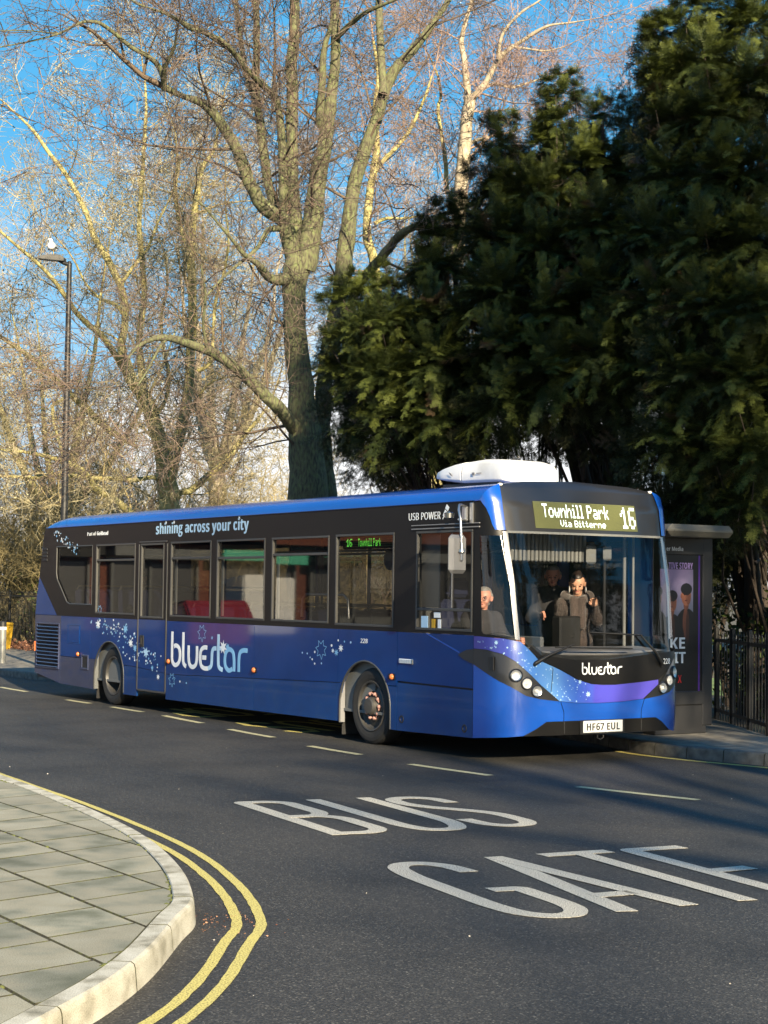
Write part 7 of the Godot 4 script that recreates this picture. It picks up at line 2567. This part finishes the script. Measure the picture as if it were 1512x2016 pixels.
func people() -> void:
	rng.seed = 606
	M.lips = plain(0.30, 0.09, 0.08, 0.5)
	var skin_a := plain(0.46, 0.25, 0.16, 0.55)
	var skin_b := plain(0.44, 0.20, 0.14, 0.55)
	var fur := tri_mat(noise_tex(0.05, [[0.0, lin(0.014, 0.010, 0.009)], [0.5, lin(0.045, 0.033, 0.029)], [1.0, lin(0.13, 0.10, 0.09)]], 256, FastNoiseLite.TYPE_SIMPLEX, 4, 91), Vector3.ONE * 4.0, 1.0, false)
	fur.rim_enabled = true
	fur.rim = 0.6
	var dark_cloth := plain(0.02, 0.02, 0.024, 0.9)
	var grey_cloth := plain(0.022, 0.022, 0.025, 0.9)
	var dark_hair := plain(0.016, 0.010, 0.008, 0.5)
	var grey_hair := plain(0.16, 0.15, 0.14, 0.6)
	# floor of the bus is 0.375 m up
	var w := person("person", "woman in a shaggy brown fur coat and hoop earrings standing inside the bus windscreen", Vector3(1.15, 0.345, 1.85), facing(Vector3(-0.80, 0, -0.60)), {
		"head": Vector3(0.0, 1.51, -0.05), "neck": Vector3(0, 1.37, -0.01), "chest": Vector3(0, 1.20, 0), "shl": Vector3(-0.16, 1.29, 0), "shr": Vector3(0.16, 1.29, 0), "hip": Vector3(0, 0.86, 0), "look": Basis(Vector3.UP, -0.10) * Basis(Vector3.RIGHT, -0.32),
		"elr": Vector3(0.21, 1.05, 0.0), "wrr": Vector3(0.10, 1.0, -0.24), "ell": Vector3(-0.24, 1.10, -0.08), "wrl": Vector3(-0.19, 1.27, -0.17),
	}, skin_a, fur, dark_cloth, dark_hair, 0.88, 0.16)
	# the standing fur collar and tufts
	var col := MB.new()
	flesh(col, [[-0.14, 1.36, 0.02, -0.05, 1.33, -0.13, 0.055, 0.045], [0.14, 1.36, 0.02, 0.05, 1.33, -0.13, 0.055, 0.045], [-0.13, 1.38, 0.05, 0.13, 1.38, 0.05, 0.06, 0.06], [-0.05, 1.33, -0.13, -0.04, 1.05, -0.17, 0.045, 0.05], [0.05, 1.33, -0.13, 0.04, 1.05, -0.17, 0.045, 0.05]], 0.016, 0.03)
	part("fur_collar", col, fur, w)
	var tuft := MB.new()
	tuft.tri(Vector3(-0.08, 0, 0), Vector3(0.08, 0, 0), Vector3(0.02, 1, 0.1))
	tuft.tri(Vector3(0, 0, -0.08), Vector3(0, 0, 0.08), Vector3(0.02, 1, 0.1))
	var spots := []
	var src: MeshInstance3D = w.get_node("coat")
	var arr := src.mesh.surface_get_arrays(0)
	var vs: PackedVector3Array = arr[Mesh.ARRAY_VERTEX]
	var ns: PackedVector3Array = arr[Mesh.ARRAY_NORMAL]
	for i in range(0, vs.size(), 3):
		if vs[i].y > 0.9:
			spots.append(twig_place(vs[i], (ns[i] + Vector3(rnd(-0.4, 0.4), -0.6, rnd(-0.4, 0.4))).normalized(), rnd(0.015, 0.032)))
	many("fur", tuft.mesh(), fur, spots, [], w)
	for s in [-1.0, 1.0]:
		var er := MB.new()
		var ring := PackedVector3Array()
		var rr := PackedFloat32Array()
		for i in 17:
			var a := TAU * i / 16.0
			ring.append(Vector3(0.093 * s + 0.004 * sin(a), 1.45 + 0.036 * cos(a), -0.035 + 0.036 * sin(a))); rr.append(0.005)
		er.tube(ring, rr, 6, false)
		part("hoop_earring", er, M.pod_white, w)
	var tote := MB.new()
	tote.box(Vector3(0.08, 0.98, -0.33), Vector3(0.075, 0.15, 0.010), 0.004, Basis(Vector3.RIGHT, 0.7))
	tag(part("phone", tote, M.black), "dark phone held in front of the woman in the fur coat", "phone")
	get_node("phone").transform = w.transform
	person("person", "man in a dark coat with grey hair standing in shade behind the windscreen", Vector3(1.72, 0.375, 1.95), facing(Vector3(-0.75, 0, -0.66)), {"look": Basis(Vector3.RIGHT, -0.1), "elr": Vector3(0.25, 1.08, -0.05), "wrr": Vector3(0.12, 1.12, -0.24)}, skin_b, grey_cloth, dark_cloth, grey_hair, 1.12)
	# seated figures
	var sit := {"hip": Vector3(0, 0.56, 0), "chest": Vector3(0, 0.95, 0.02), "neck": Vector3(0, 1.10, 0.02), "head": Vector3(0, 1.25, -0.02), "shl": Vector3(-0.18, 1.03, 0.02), "shr": Vector3(0.18, 1.03, 0.02), "knl": Vector3(-0.14, 0.52, -0.44), "knr": Vector3(0.14, 0.52, -0.44), "anl": Vector3(-0.14, 0.09, -0.50), "anr": Vector3(0.14, 0.09, -0.50), "ell": Vector3(-0.24, 0.80, -0.12), "elr": Vector3(0.24, 0.80, -0.12), "wrl": Vector3(-0.16, 0.80, -0.42), "wrr": Vector3(0.16, 0.80, -0.42)}
	var dr := sit.duplicate()
	dr["look"] = Basis(Vector3.UP, -0.9)
	var d := person("person", "driver with glasses and a dark jacket seated at the wheel of the bus", Vector3(1.30, 0.43, 0.64), facing(Vector3(-1, 0, 0)), dr, skin_b, dark_cloth, dark_cloth, grey_hair, 1.08)
	var gs := MB.new()
	for s in [-1.0, 1.0]:
		var ring := PackedVector3Array()
		var rr := PackedFloat32Array()
		for i in 13:
			var a := TAU * i / 12.0
			ring.append(Vector3(0, 1.25, -0.02) + Basis(Vector3.UP, -0.9) * Vector3(0.033 * s + 0.024 * cos(a), 0.002 + 0.018 * sin(a), -0.10)); rr.append(0.003)
		gs.tube(ring, rr, 5, false)
	part("glasses", gs, M.black, d)
	var pas := sit.duplicate()
	pas["look"] = Basis(Vector3.RIGHT, -0.3)
	person("person", "dark-haired passenger in a dark top looking down by the second window from the rear", Vector3(10.05, 0.62, 0.55), facing(Vector3(-1, 0, 0)), pas, skin_b, dark_cloth, dark_cloth, dark_hair, 1.05)


# ------------------------------------------------------------------ street furniture
func poster_image() -> Image:
	var w := 256
	var h := 512
	var im := Image.create(w, h, false, Image.FORMAT_RGB8)
	var c := func(r: float, g: float, b: float) -> Color: return Color(r, g, b)
	im.fill(c.call(0.03, 0.025, 0.04))
	# pale lilac photograph area
	for y in range(54, 330):
		for x in range(0, 208):
			var f := float(y - 54) / 270.0
			im.set_pixel(x, y, Color(0.60, 0.52, 0.70).lerp(Color(0.42, 0.45, 0.54), clampf(f * 1.4 + (x / 208.0 - 0.5) * 0.4, 0, 1)))
	var ell := func(cx: float, cy: float, rx: float, ry: float, k: Color) -> void:
		for y in range(maxi(0, int(cy - ry)), mini(h, int(cy + ry) + 1)):
			for x in range(maxi(0, int(cx - rx)), mini(208, int(cx + rx) + 1)):
				if pow((x - cx) / rx, 2) + pow((y - cy) / ry, 2) <= 1.0:
					im.set_pixel(x, y, k)
	# generic figures in dark jackets
	for q in [[14.0, 160.0, 1.0], [170.0, 152.0, 1.05], [94.0, 176.0, 0.98]]:
		var s: float = q[2]
		var x0: float = q[0]
		var y0: float = q[1]
		ell.call(x0 + 2.0, y0 + 150.0 * s, 66.0 * s, 104.0 * s, c.call(0.07, 0.065, 0.075))
		ell.call(x0 - 3.0, y0 + 100.0 * s, 15.0 * s, 55.0 * s, c.call(0.44, 0.26, 0.19))
		ell.call(x0 + 8.0, y0 + 115.0 * s, 9.0 * s, 60.0 * s, c.call(0.28, 0.16, 0.12))
		ell.call(x0, y0 + 34.0 * s, 13.0 * s, 20.0 * s, c.call(0.45, 0.27, 0.20))
		ell.call(x0, y0, 25.0 * s, 37.0 * s, c.call(0.60, 0.38, 0.29))
		ell.call(x0 + 11.0, y0 + 6.0, 13.0 * s, 27.0 * s, c.call(0.47, 0.29, 0.22))
		ell.call(x0 - 25.0 * s, y0 + 2.0, 4.0, 9.0, c.call(0.55, 0.33, 0.26))
		ell.call(x0 + 1.0, y0 - 23.0 * s, 29.0 * s, 21.0 * s, c.call(0.05, 0.05, 0.075))
		for e in [-9.0, 9.0]:
			ell.call(x0 + e, y0 - 3.0, 4.0, 2.2, c.call(0.10, 0.06, 0.05))
			ell.call(x0 + e, y0 - 9.0, 6.5, 1.6, c.call(0.14, 0.08, 0.06))
		ell.call(x0, y0 + 7.0, 3.5, 6.0, c.call(0.52, 0.32, 0.25))
		ell.call(x0 - 1.0, y0 + 19.0, 7.5, 2.2, c.call(0.36, 0.15, 0.13))
	for y in range(300, 400):
		for x in range(0, w):
			im.set_pixel(x, y, im.get_pixel(x, y).lerp(Color(0.03, 0.025, 0.04), clampf((y - 300) / 80.0, 0, 1)))
	im.fill_rect(Rect2i(208, 0, 48, h), c.call(0.03, 0.025, 0.04))
	im.fill_rect(Rect2i(236, 0, 9, h), c.call(0.34, 0.15, 0.60))
	return im


func bus_shelter() -> void:
	var o := thing("bus_shelter", "dark bus shelter with an advertising panel and flat grey roof, right of the bus", "bus shelter", Vector3(1.05, 0.12, 3.4))
	var roof := MB.new()
	roof.box(Vector3(2.2, 2.37, -0.13), Vector3(5.3, 0.14, 1.02), 0.06)
	part("roof", roof, plain(0.13, 0.125, 0.105, 0.6), o)
	var fr := MB.new()
	# frame round the advertising panel, which faces oncoming traffic
	fr.box(Vector3(0.10, 1.20, 0.36), Vector3(0.20, 2.22, 0.16), 0.012)
	fr.box(Vector3(0.10, 1.20, -0.52), Vector3(0.20, 2.22, 0.10), 0.012)
	fr.box(Vector3(0.10, 2.20, -0.08), Vector3(0.198, 0.20, 0.78), 0.008)
	fr.box(Vector3(0.10, 0.42, -0.08), Vector3(0.198, 0.16, 0.78), 0.008)
	fr.box(Vector3(0.12, 0.17, -0.05), Vector3(0.22, 0.34, 0.80), 0.010)
	part("panel_frame", fr, plain(0.02, 0.02, 0.021, 0.45), o)
	var pm := StandardMaterial3D.new()
	pm.albedo_texture = ImageTexture.create_from_image(poster_image())
	pm.roughness = 0.35
	pm.emission_enabled = true
	pm.emission = Color.BLACK
	pm.emission_texture = pm.albedo_texture
	pm.emission_energy_multiplier = 0.03
	pm.albedo_color = Color(0.72, 0.72, 0.72)
	var pb := MB.new()
	pb.quad_uv(Vector3(-0.002 + 0.02, 0.50, -0.47), Vector3(0.018, 0.50, 0.28), Vector3(0.018, 2.10, 0.28), Vector3(0.018, 2.10, -0.47))
	var poster := part("poster", pb, pm, o)
	var ft := Basis(Vector3(0, 0, 1), Vector3(0, 1, 0), Vector3(-1, 0, 0))
	words("er Media", "Droid Sans", true, Vector3(-0.0015, 2.145, -0.30), ft, 0.26, 0.05, M.print_white, poster)
	words("TIVE STORY", "Droid Sans", true, Vector3(0.016, 1.935, -0.25), ft, 0.38, 0.075, plain(0.36, 0.25, 0.55, 0.5), poster)
	words("KE", "Droid Sans", true, Vector3(0.016, 1.00, -0.22), ft, 0.23, 0.13, M.print_white, poster)
	words("IT", "Droid Sans", true, Vector3(0.016, 0.83, -0.16), ft, 0.18, 0.13, M.print_white, poster)
	words("X", "Droid Sans", true, Vector3(0.016, 0.60, -0.10), ft, 0.06, 0.09, plain(0.5, 0.02, 0.02, 0.5), poster)
	var rest := MB.new()
	for x in [2.4, 4.8]:
		rest.box(Vector3(x, 1.15, 0.55), Vector3(0.07, 2.32, 0.07), 0.008)
	rest.box(Vector3(2.5, 0.30, 0.55), Vector3(4.6, 0.05, 0.05), 0.006)
	rest.box(Vector3(2.5, 2.25, 0.55), Vector3(4.6, 0.05, 0.05), 0.006)
	part("back_frame", rest, M.iron, o)
	for x in [1.3, 3.6]:
		var g := MB.new()
		g.quad(Vector3(x - 1.05, 0.33, 0.55), Vector3(x + 1.05, 0.33, 0.55), Vector3(x + 1.05, 2.22, 0.55), Vector3(x - 1.05, 2.22, 0.55))
		part("glass_panel", g, M.clear_glass, o)
	var be := MB.new()
	be.box(Vector3(2.8, 0.52, 0.32), Vector3(2.6, 0.06, 0.28), 0.02)
	for x in [1.8, 3.8]: be.box(Vector3(x, 0.25, 0.36), Vector3(0.06, 0.5, 0.06), 0.006)
	part("bench", be, M.iron, o)


func street_lamp() -> void:
	var o := thing("street_lamp", "tall black street lamp rising behind the tail of the bus, a gull on its head", "street lamp", Vector3(17.1, 0.12, 2.16))
	var b := MB.new()
	b.lathe(Vector3.ZERO, [Vector2(0.11, 0), Vector2(0.11, 1.3), Vector2(0.075, 1.36), Vector2(0.062, 5.0), Vector2(0.048, 7.9), Vector2(0.03, 7.96), Vector2(0.0001, 7.97)], 14)
	part("post", b, M.iron, o)
	# the head reaches left over the road
	var dir := Vector3(0.54, 0, -0.84)
	var t := Basis(dir, Vector3.UP, dir.cross(Vector3.UP))
	var h := MB.new()
	h.tube(PackedVector3Array([Vector3(0, 7.88, 0) - dir * 0.04, Vector3(0, 7.93, 0) + dir * 0.12, Vector3(0, 7.98, 0) + dir * 0.22]), PackedFloat32Array([0.045, 0.04, 0.03]), 10)
	part("arm", h, M.iron, o)
	var l := MB.new()
	var poly := V2([0.10, -0.03, 0.58, 0.015, 0.62, 0.035, 0.58, 0.06, 0.36, 0.10, 0.16, 0.09, 0.08, 0.03])
	l.prism(poly, Vector3(0, 7.98, 0) - t.z * 0.11, t, 0.22)
	var head := part("lamp_head", l, plain(0.06, 0.058, 0.052, 0.5), o)
	var gl := MB.new()
	gl.box(Vector3(0, 7.975, 0) + dir * 0.38, Vector3(0.30, 0.012, 0.15), 0.004, t * Basis(Vector3(0, 0, 1), 0.09))
	part("lens", gl, M.pale_grey, head)
	# the gull
	var g := thing("gull", "white gull perched on the head of the street lamp", "bird", Vector3(17.1, 0.12 + 8.078, 2.16) + dir * 0.34, facing(Vector3(-0.75, 0, -0.66)))
	var gb := MB.new()
	flesh(gb, [[0, 0.14, 0.10, 0, 0.17, -0.06, 0.055, 0.075], [0, 0.17, -0.06, 0, 0.25, -0.12, 0.06, 0.042], [0, 0.26, -0.13, 0, 0.262, -0.155, 0.046, 0.036], [0, 0.14, 0.10, 0, 0.135, 0.25, 0.045, 0.012]], 0.012, 0.03)
	part("body", gb, M.white, g)
	for s in [-1.0, 1.0]:
		var wg := MB.new()
		flesh(wg, [[0.062 * s, 0.17, -0.05, 0.045 * s, 0.16, 0.22, 0.036, 0.012]], 0.01, 0.01)
		part("wing", wg, M.pale_grey, g)
		var lg := MB.new()
		lg.rod(Vector3(0.025 * s, 0.0, 0.0), Vector3(0.025 * s, 0.11, 0.01), 0.006, 5)
		lg.box(Vector3(0.025 * s, 0.004, -0.015), Vector3(0.03, 0.008, 0.05))
		part("leg", lg, M.yellow_plastic, g)
	var bk := MB.new()
	bk.tube(PackedVector3Array([Vector3(0, 0.258, -0.18), Vector3(0, 0.252, -0.235)]), PackedFloat32Array([0.013, 0.004]), 6)
	part("beak", bk, M.yellow_plastic, g)


func bollard_and_bin() -> void:
	var o := thing("bollard", "grey steel bollard with a white reflective band at the left edge", "bollard", Vector3(21.27, 0.12, 2.52))
	var b := MB.new()
	b.lathe(Vector3.ZERO, [Vector2(0.092, 0), Vector2(0.092, 0.012), Vector2(0.078, 0.016), Vector2(0.078, 0.20), Vector2(0.082, 0.205), Vector2(0.082, 0.215), Vector2(0.078, 0.22), Vector2(0.078, 0.715)], 20)
	part("shaft", b, plain(0.24, 0.24, 0.22, 0.38, 0.5), o)
	var w := MB.new()
	w.lathe(Vector3.ZERO, [Vector2(0.078, 0.715), Vector2(0.081, 0.717), Vector2(0.081, 0.773), Vector2(0.078, 0.775)], 20)
	part("reflective_band", w, M.white, o)
	var t := MB.new()
	t.lathe(Vector3.ZERO, [Vector2(0.078, 0.775), Vector2(0.078, 0.875), Vector2(0.07, 0.89), Vector2(0.0001, 0.895)], 20)
	part("cap", t, M.iron, o)
	var y := thing("grit_bin", "yellow tapered grit bin half hidden behind the bollard", "bin", Vector3(29.32, 0.12, 5.58), 0.2)
	var yb := MB.new()
	var c0 := []
	for q in [[-0.08, 0.0, -0.08], [0.08, 0.0, -0.08], [0.08, 0.0, 0.08], [-0.08, 0.0, 0.08], [-0.14, 0.62, -0.14], [0.14, 0.62, -0.14], [0.14, 0.62, 0.14], [-0.14, 0.62, 0.14]]:
		c0.append(Vector3(q[0], q[1], q[2]))
	for i in 4:
		yb.quad(c0[i], c0[i + 4], c0[(i + 1) % 4 + 4], c0[(i + 1) % 4])
	part("tub", yb, M.yellow_plastic, y)
	var yl := MB.new()
	yl.box(Vector3(0, 0.66, 0), Vector3(0.31, 0.08, 0.31), 0.03)
	part("lid", yl, M.yellow_plastic, y)


func small_things() -> void:
	rng.seed = 77
	# leaf litter along the foot of the left fence
	var m := MB.new()
	var p := [Vector3(0, 0, 0), Vector3(0.3, 0.4, 0.08), Vector3(0, 1, 0.1), Vector3(-0.3, 0.4, 0.08)]
	m.tri(p[0], p[1], p[2]); m.tri(p[0], p[2], p[3])
	var spots := []
	var cols := []
	for i in 2200:
		var f := rng.randf()
		var q := Vector3(33.0, 0, 6.40).lerp(Vector3(25.5, 0, 5.9), f) + Vector3(rnd(-0.1, 0.1), 0.125 + absf(rng.randfn()) * 0.07, -absf(rng.randfn()) * 0.24 + 0.15)
		spots.append(twig_place(q, Vector3(rnd(-1, 1), rnd(-0.1, 0.5), rnd(-1, 1)).normalized(), rnd(0.06, 0.13)))
		cols.append(Color(0.09, 0.035, 0.02).lerp(Color(0.26, 0.13, 0.08), rng.randf()))
	tag(many("leaf_litter", m.mesh(), M.leaf, spots, cols), "drift of brown fallen leaves along the foot of the left fence", "leaves")
	# grit, leaf scraps and pale litter on the road
	var sp := []
	var sc := []
	for i in 250:
		var q := Vector3(rnd(-10, 3), 0.003, rnd(-8, 1.5))
		if i < 160:
			q = Vector3(-5.95, 0.003, -6.28) + Vector3(rng.randfn() * 0.16, 0, rng.randfn() * 0.14)
			sc.append(Color(0.10, 0.04, 0.025).lerp(Color(0.28, 0.16, 0.10), rng.randf()))
			if Geometry2D.is_point_in_polygon(Vector2(q.x, q.z), PackedVector2Array(island_edge() + [Vector2(60, -60)])): q.z += 0.3
		else:
			sc.append(Color(0.25, 0.23, 0.2).lerp(Color(0.5, 0.48, 0.44), rng.randf()))
		sp.append(twig_place(q, Vector3(rnd(-1, 1), 0.02, rnd(-1, 1)).normalized(), rnd(0.004, 0.016)))
	tag(many("road_grit", m.mesh(), M.leaf, sp, sc), "scattered grit and leaf scraps on the road, reddest at the kerb's nose", "grit")


# ------------------------------------------------------------------ the parade across the street, seen in the bus's windows and paint
func across_the_street() -> void:
	var brick := tri_mat(noise_tex(0.03, [[0.0, lin(0.05, 0.016, 0.009)], [0.5, lin(0.12, 0.036, 0.02)], [1.0, lin(0.19, 0.07, 0.04)]], 256, FastNoiseLite.TYPE_SIMPLEX, 4, 95), Vector3(0.6, 2.0, 0.6), 0.9)
	var o := thing("brick_building", "red brick shop parade across the street, mirrored in the bus's windows", "building", Vector3(47, 0.1, -13), 0.0)
	var wall := MB.new()
	# it faces the street corner: its long face looks towards -x
	wall.box(Vector3(4, 5.6, -11), Vector3(8, 3.9, 34), 0.0)
	wall.box(Vector3(4.6, 1.75, -11), Vector3(6.8, 3.5, 33.6), 0.0)
	part("wall", wall, brick, o)
	for i in 7:
		var z := 4.0 - i * 4.7
		var s := MB.new()
		s.box(Vector3(1.12, 1.45, z), Vector3(0.1, 2.5, 3.8), 0.02)
		var sh := part("shop_window", s, M.black_gloss, o)
		var fr := MB.new()
		for e in [-1.95, 0.0, 1.95]: fr.box(Vector3(1.0, 1.45, z + e), Vector3(0.16, 2.7, 0.12), 0.01)
		fr.box(Vector3(1.0, 0.25, z), Vector3(0.16, 0.4, 4.0), 0.01)
		part("frame", fr, M.mid_grey, sh)
		var f := MB.new()
		f.box(Vector3(0.6, 3.05, z), Vector3(0.8, 0.42, 4.3), 0.02)
		part("fascia", f, [M.pale_grey, M.charcoal, M.mid_grey, M.fascia_green, M.charcoal, M.mid_grey, M.pale_grey][i], o)
		for e in [-1.1, 1.1]:
			var wd := MB.new()
			wd.box(Vector3(-0.02, 5.6, z + e), Vector3(0.08, 1.7, 1.1), 0.01)
			var w := part("window", wd, M.black_gloss, o)
			var wf := MB.new()
			for q in [[0.0, 0.88, 0.06, 1.2], [0.0, -0.88, 0.10, 1.3]]: wf.box(Vector3(-0.07, 5.6 + q[1], z + e), Vector3(0.12, q[2], q[3]), 0.01)
			wf.box(Vector3(-0.07, 5.6, z + e), Vector3(0.10, 1.7, 0.06), 0.01)
			part("sill", wf, M.white, w)
	var roof := MB.new()
	roof.prism(V2([-0.4, 7.5, 8.4, 7.5, 4, 10.2]), Vector3(0, 0, -28), Basis(Vector3(1, 0, 0), Vector3(0, 1, 0), Vector3(0, 0, 1)), 34.5)
	part("roof", roof, plain(0.09, 0.05, 0.04, 0.9), o)
	parked("parked_car", "small red hatchback parked across the street, mirrored in the bus's lower panels", "car", Vector3(29.0, 0, -11.2), 0.25, M.fascia_red, V2([-1.95, 0.28, 1.95, 0.28, 1.98, 0.62, 1.85, 0.82, 1.05, 0.92, 0.55, 1.38, -0.95, 1.46, -1.75, 1.02, -1.98, 0.86]), V2([0.90, 0.94, 0.48, 1.32, -0.88, 1.40, -1.45, 1.02]), 1.7)
	parked("parked_van", "white van with a green stripe parked across the street, mirrored in the bus's side", "van", Vector3(37.0, 0, -17.0), 0.3, M.white, V2([-2.6, 0.35, 2.6, 0.35, 2.65, 0.75, 2.45, 1.15, 1.75, 1.30, 1.25, 2.10, -2.6, 2.25]), V2([1.65, 1.28, 1.22, 1.95, 0.55, 1.97, 0.55, 1.28]), 1.95)


func parked(called: String, label: String, category: String, at: Vector3, turn: float, paint: Material, shape: PackedVector2Array, glass_shape: PackedVector2Array, wide: float) -> void:
	var o := thing(called, label, category, at, turn)
	var t := Basis(Vector3(1, 0, 0), Vector3(0, 1, 0), Vector3(0, 0, 1))
	var b := MB.new()
	var inner := Geometry2D.offset_polygon(shape, -0.05)[0]
	b.prism(shape, Vector3(0, 0, -wide / 2 + 0.06), t, wide - 0.12)
	b.prism(inner, Vector3(0, 0, -wide / 2), t, wide)
	part("body", b, paint, o)
	for s in [-1.0, 1.0]:
		var g := MB.new()
		g.prism(glass_shape, Vector3(0, 0, s * wide / 2 + (0.002 if s > 0 else -0.006)), t, 0.004)
		part("window", g, M.black_gloss, o)
		for x in [-shape[1].x * 0.66, shape[1].x * 0.66]:
			var w := MB.new()
			w.lathe(Vector3(x, 0.32, s * (wide / 2 - 0.09)), [Vector2(0.0001, -0.1), Vector2(0.32, -0.1), Vector2(0.32, 0.09), Vector2(0.22, 0.105), Vector2(0.20, 0.08), Vector2(0.0001, 0.08)], 20, Basis(Vector3(1, 0, 0), Vector3(0, 0, s), Vector3(0, -s, 0)))
			part("wheel", w, M.rubber, o)
	if category == "van":
		var st := MB.new()
		for s in [-1.0, 1.0]: st.box(Vector3(-0.5, 0.95, s * (wide / 2 + 0.003)), Vector3(4.0, 0.22, 0.006))
		part("stripe", st, M.fascia_green, o)
	for s in [-1.0, 1.0]:
		var l := MB.new()
		l.box(Vector3(-shape[0].x - 0.02 if shape[0].x > 0 else shape[1].x, 0.68, s * wide * 0.36), Vector3(0.06, 0.14, 0.3), 0.02)
		part("headlight", l, M.reflector, o)
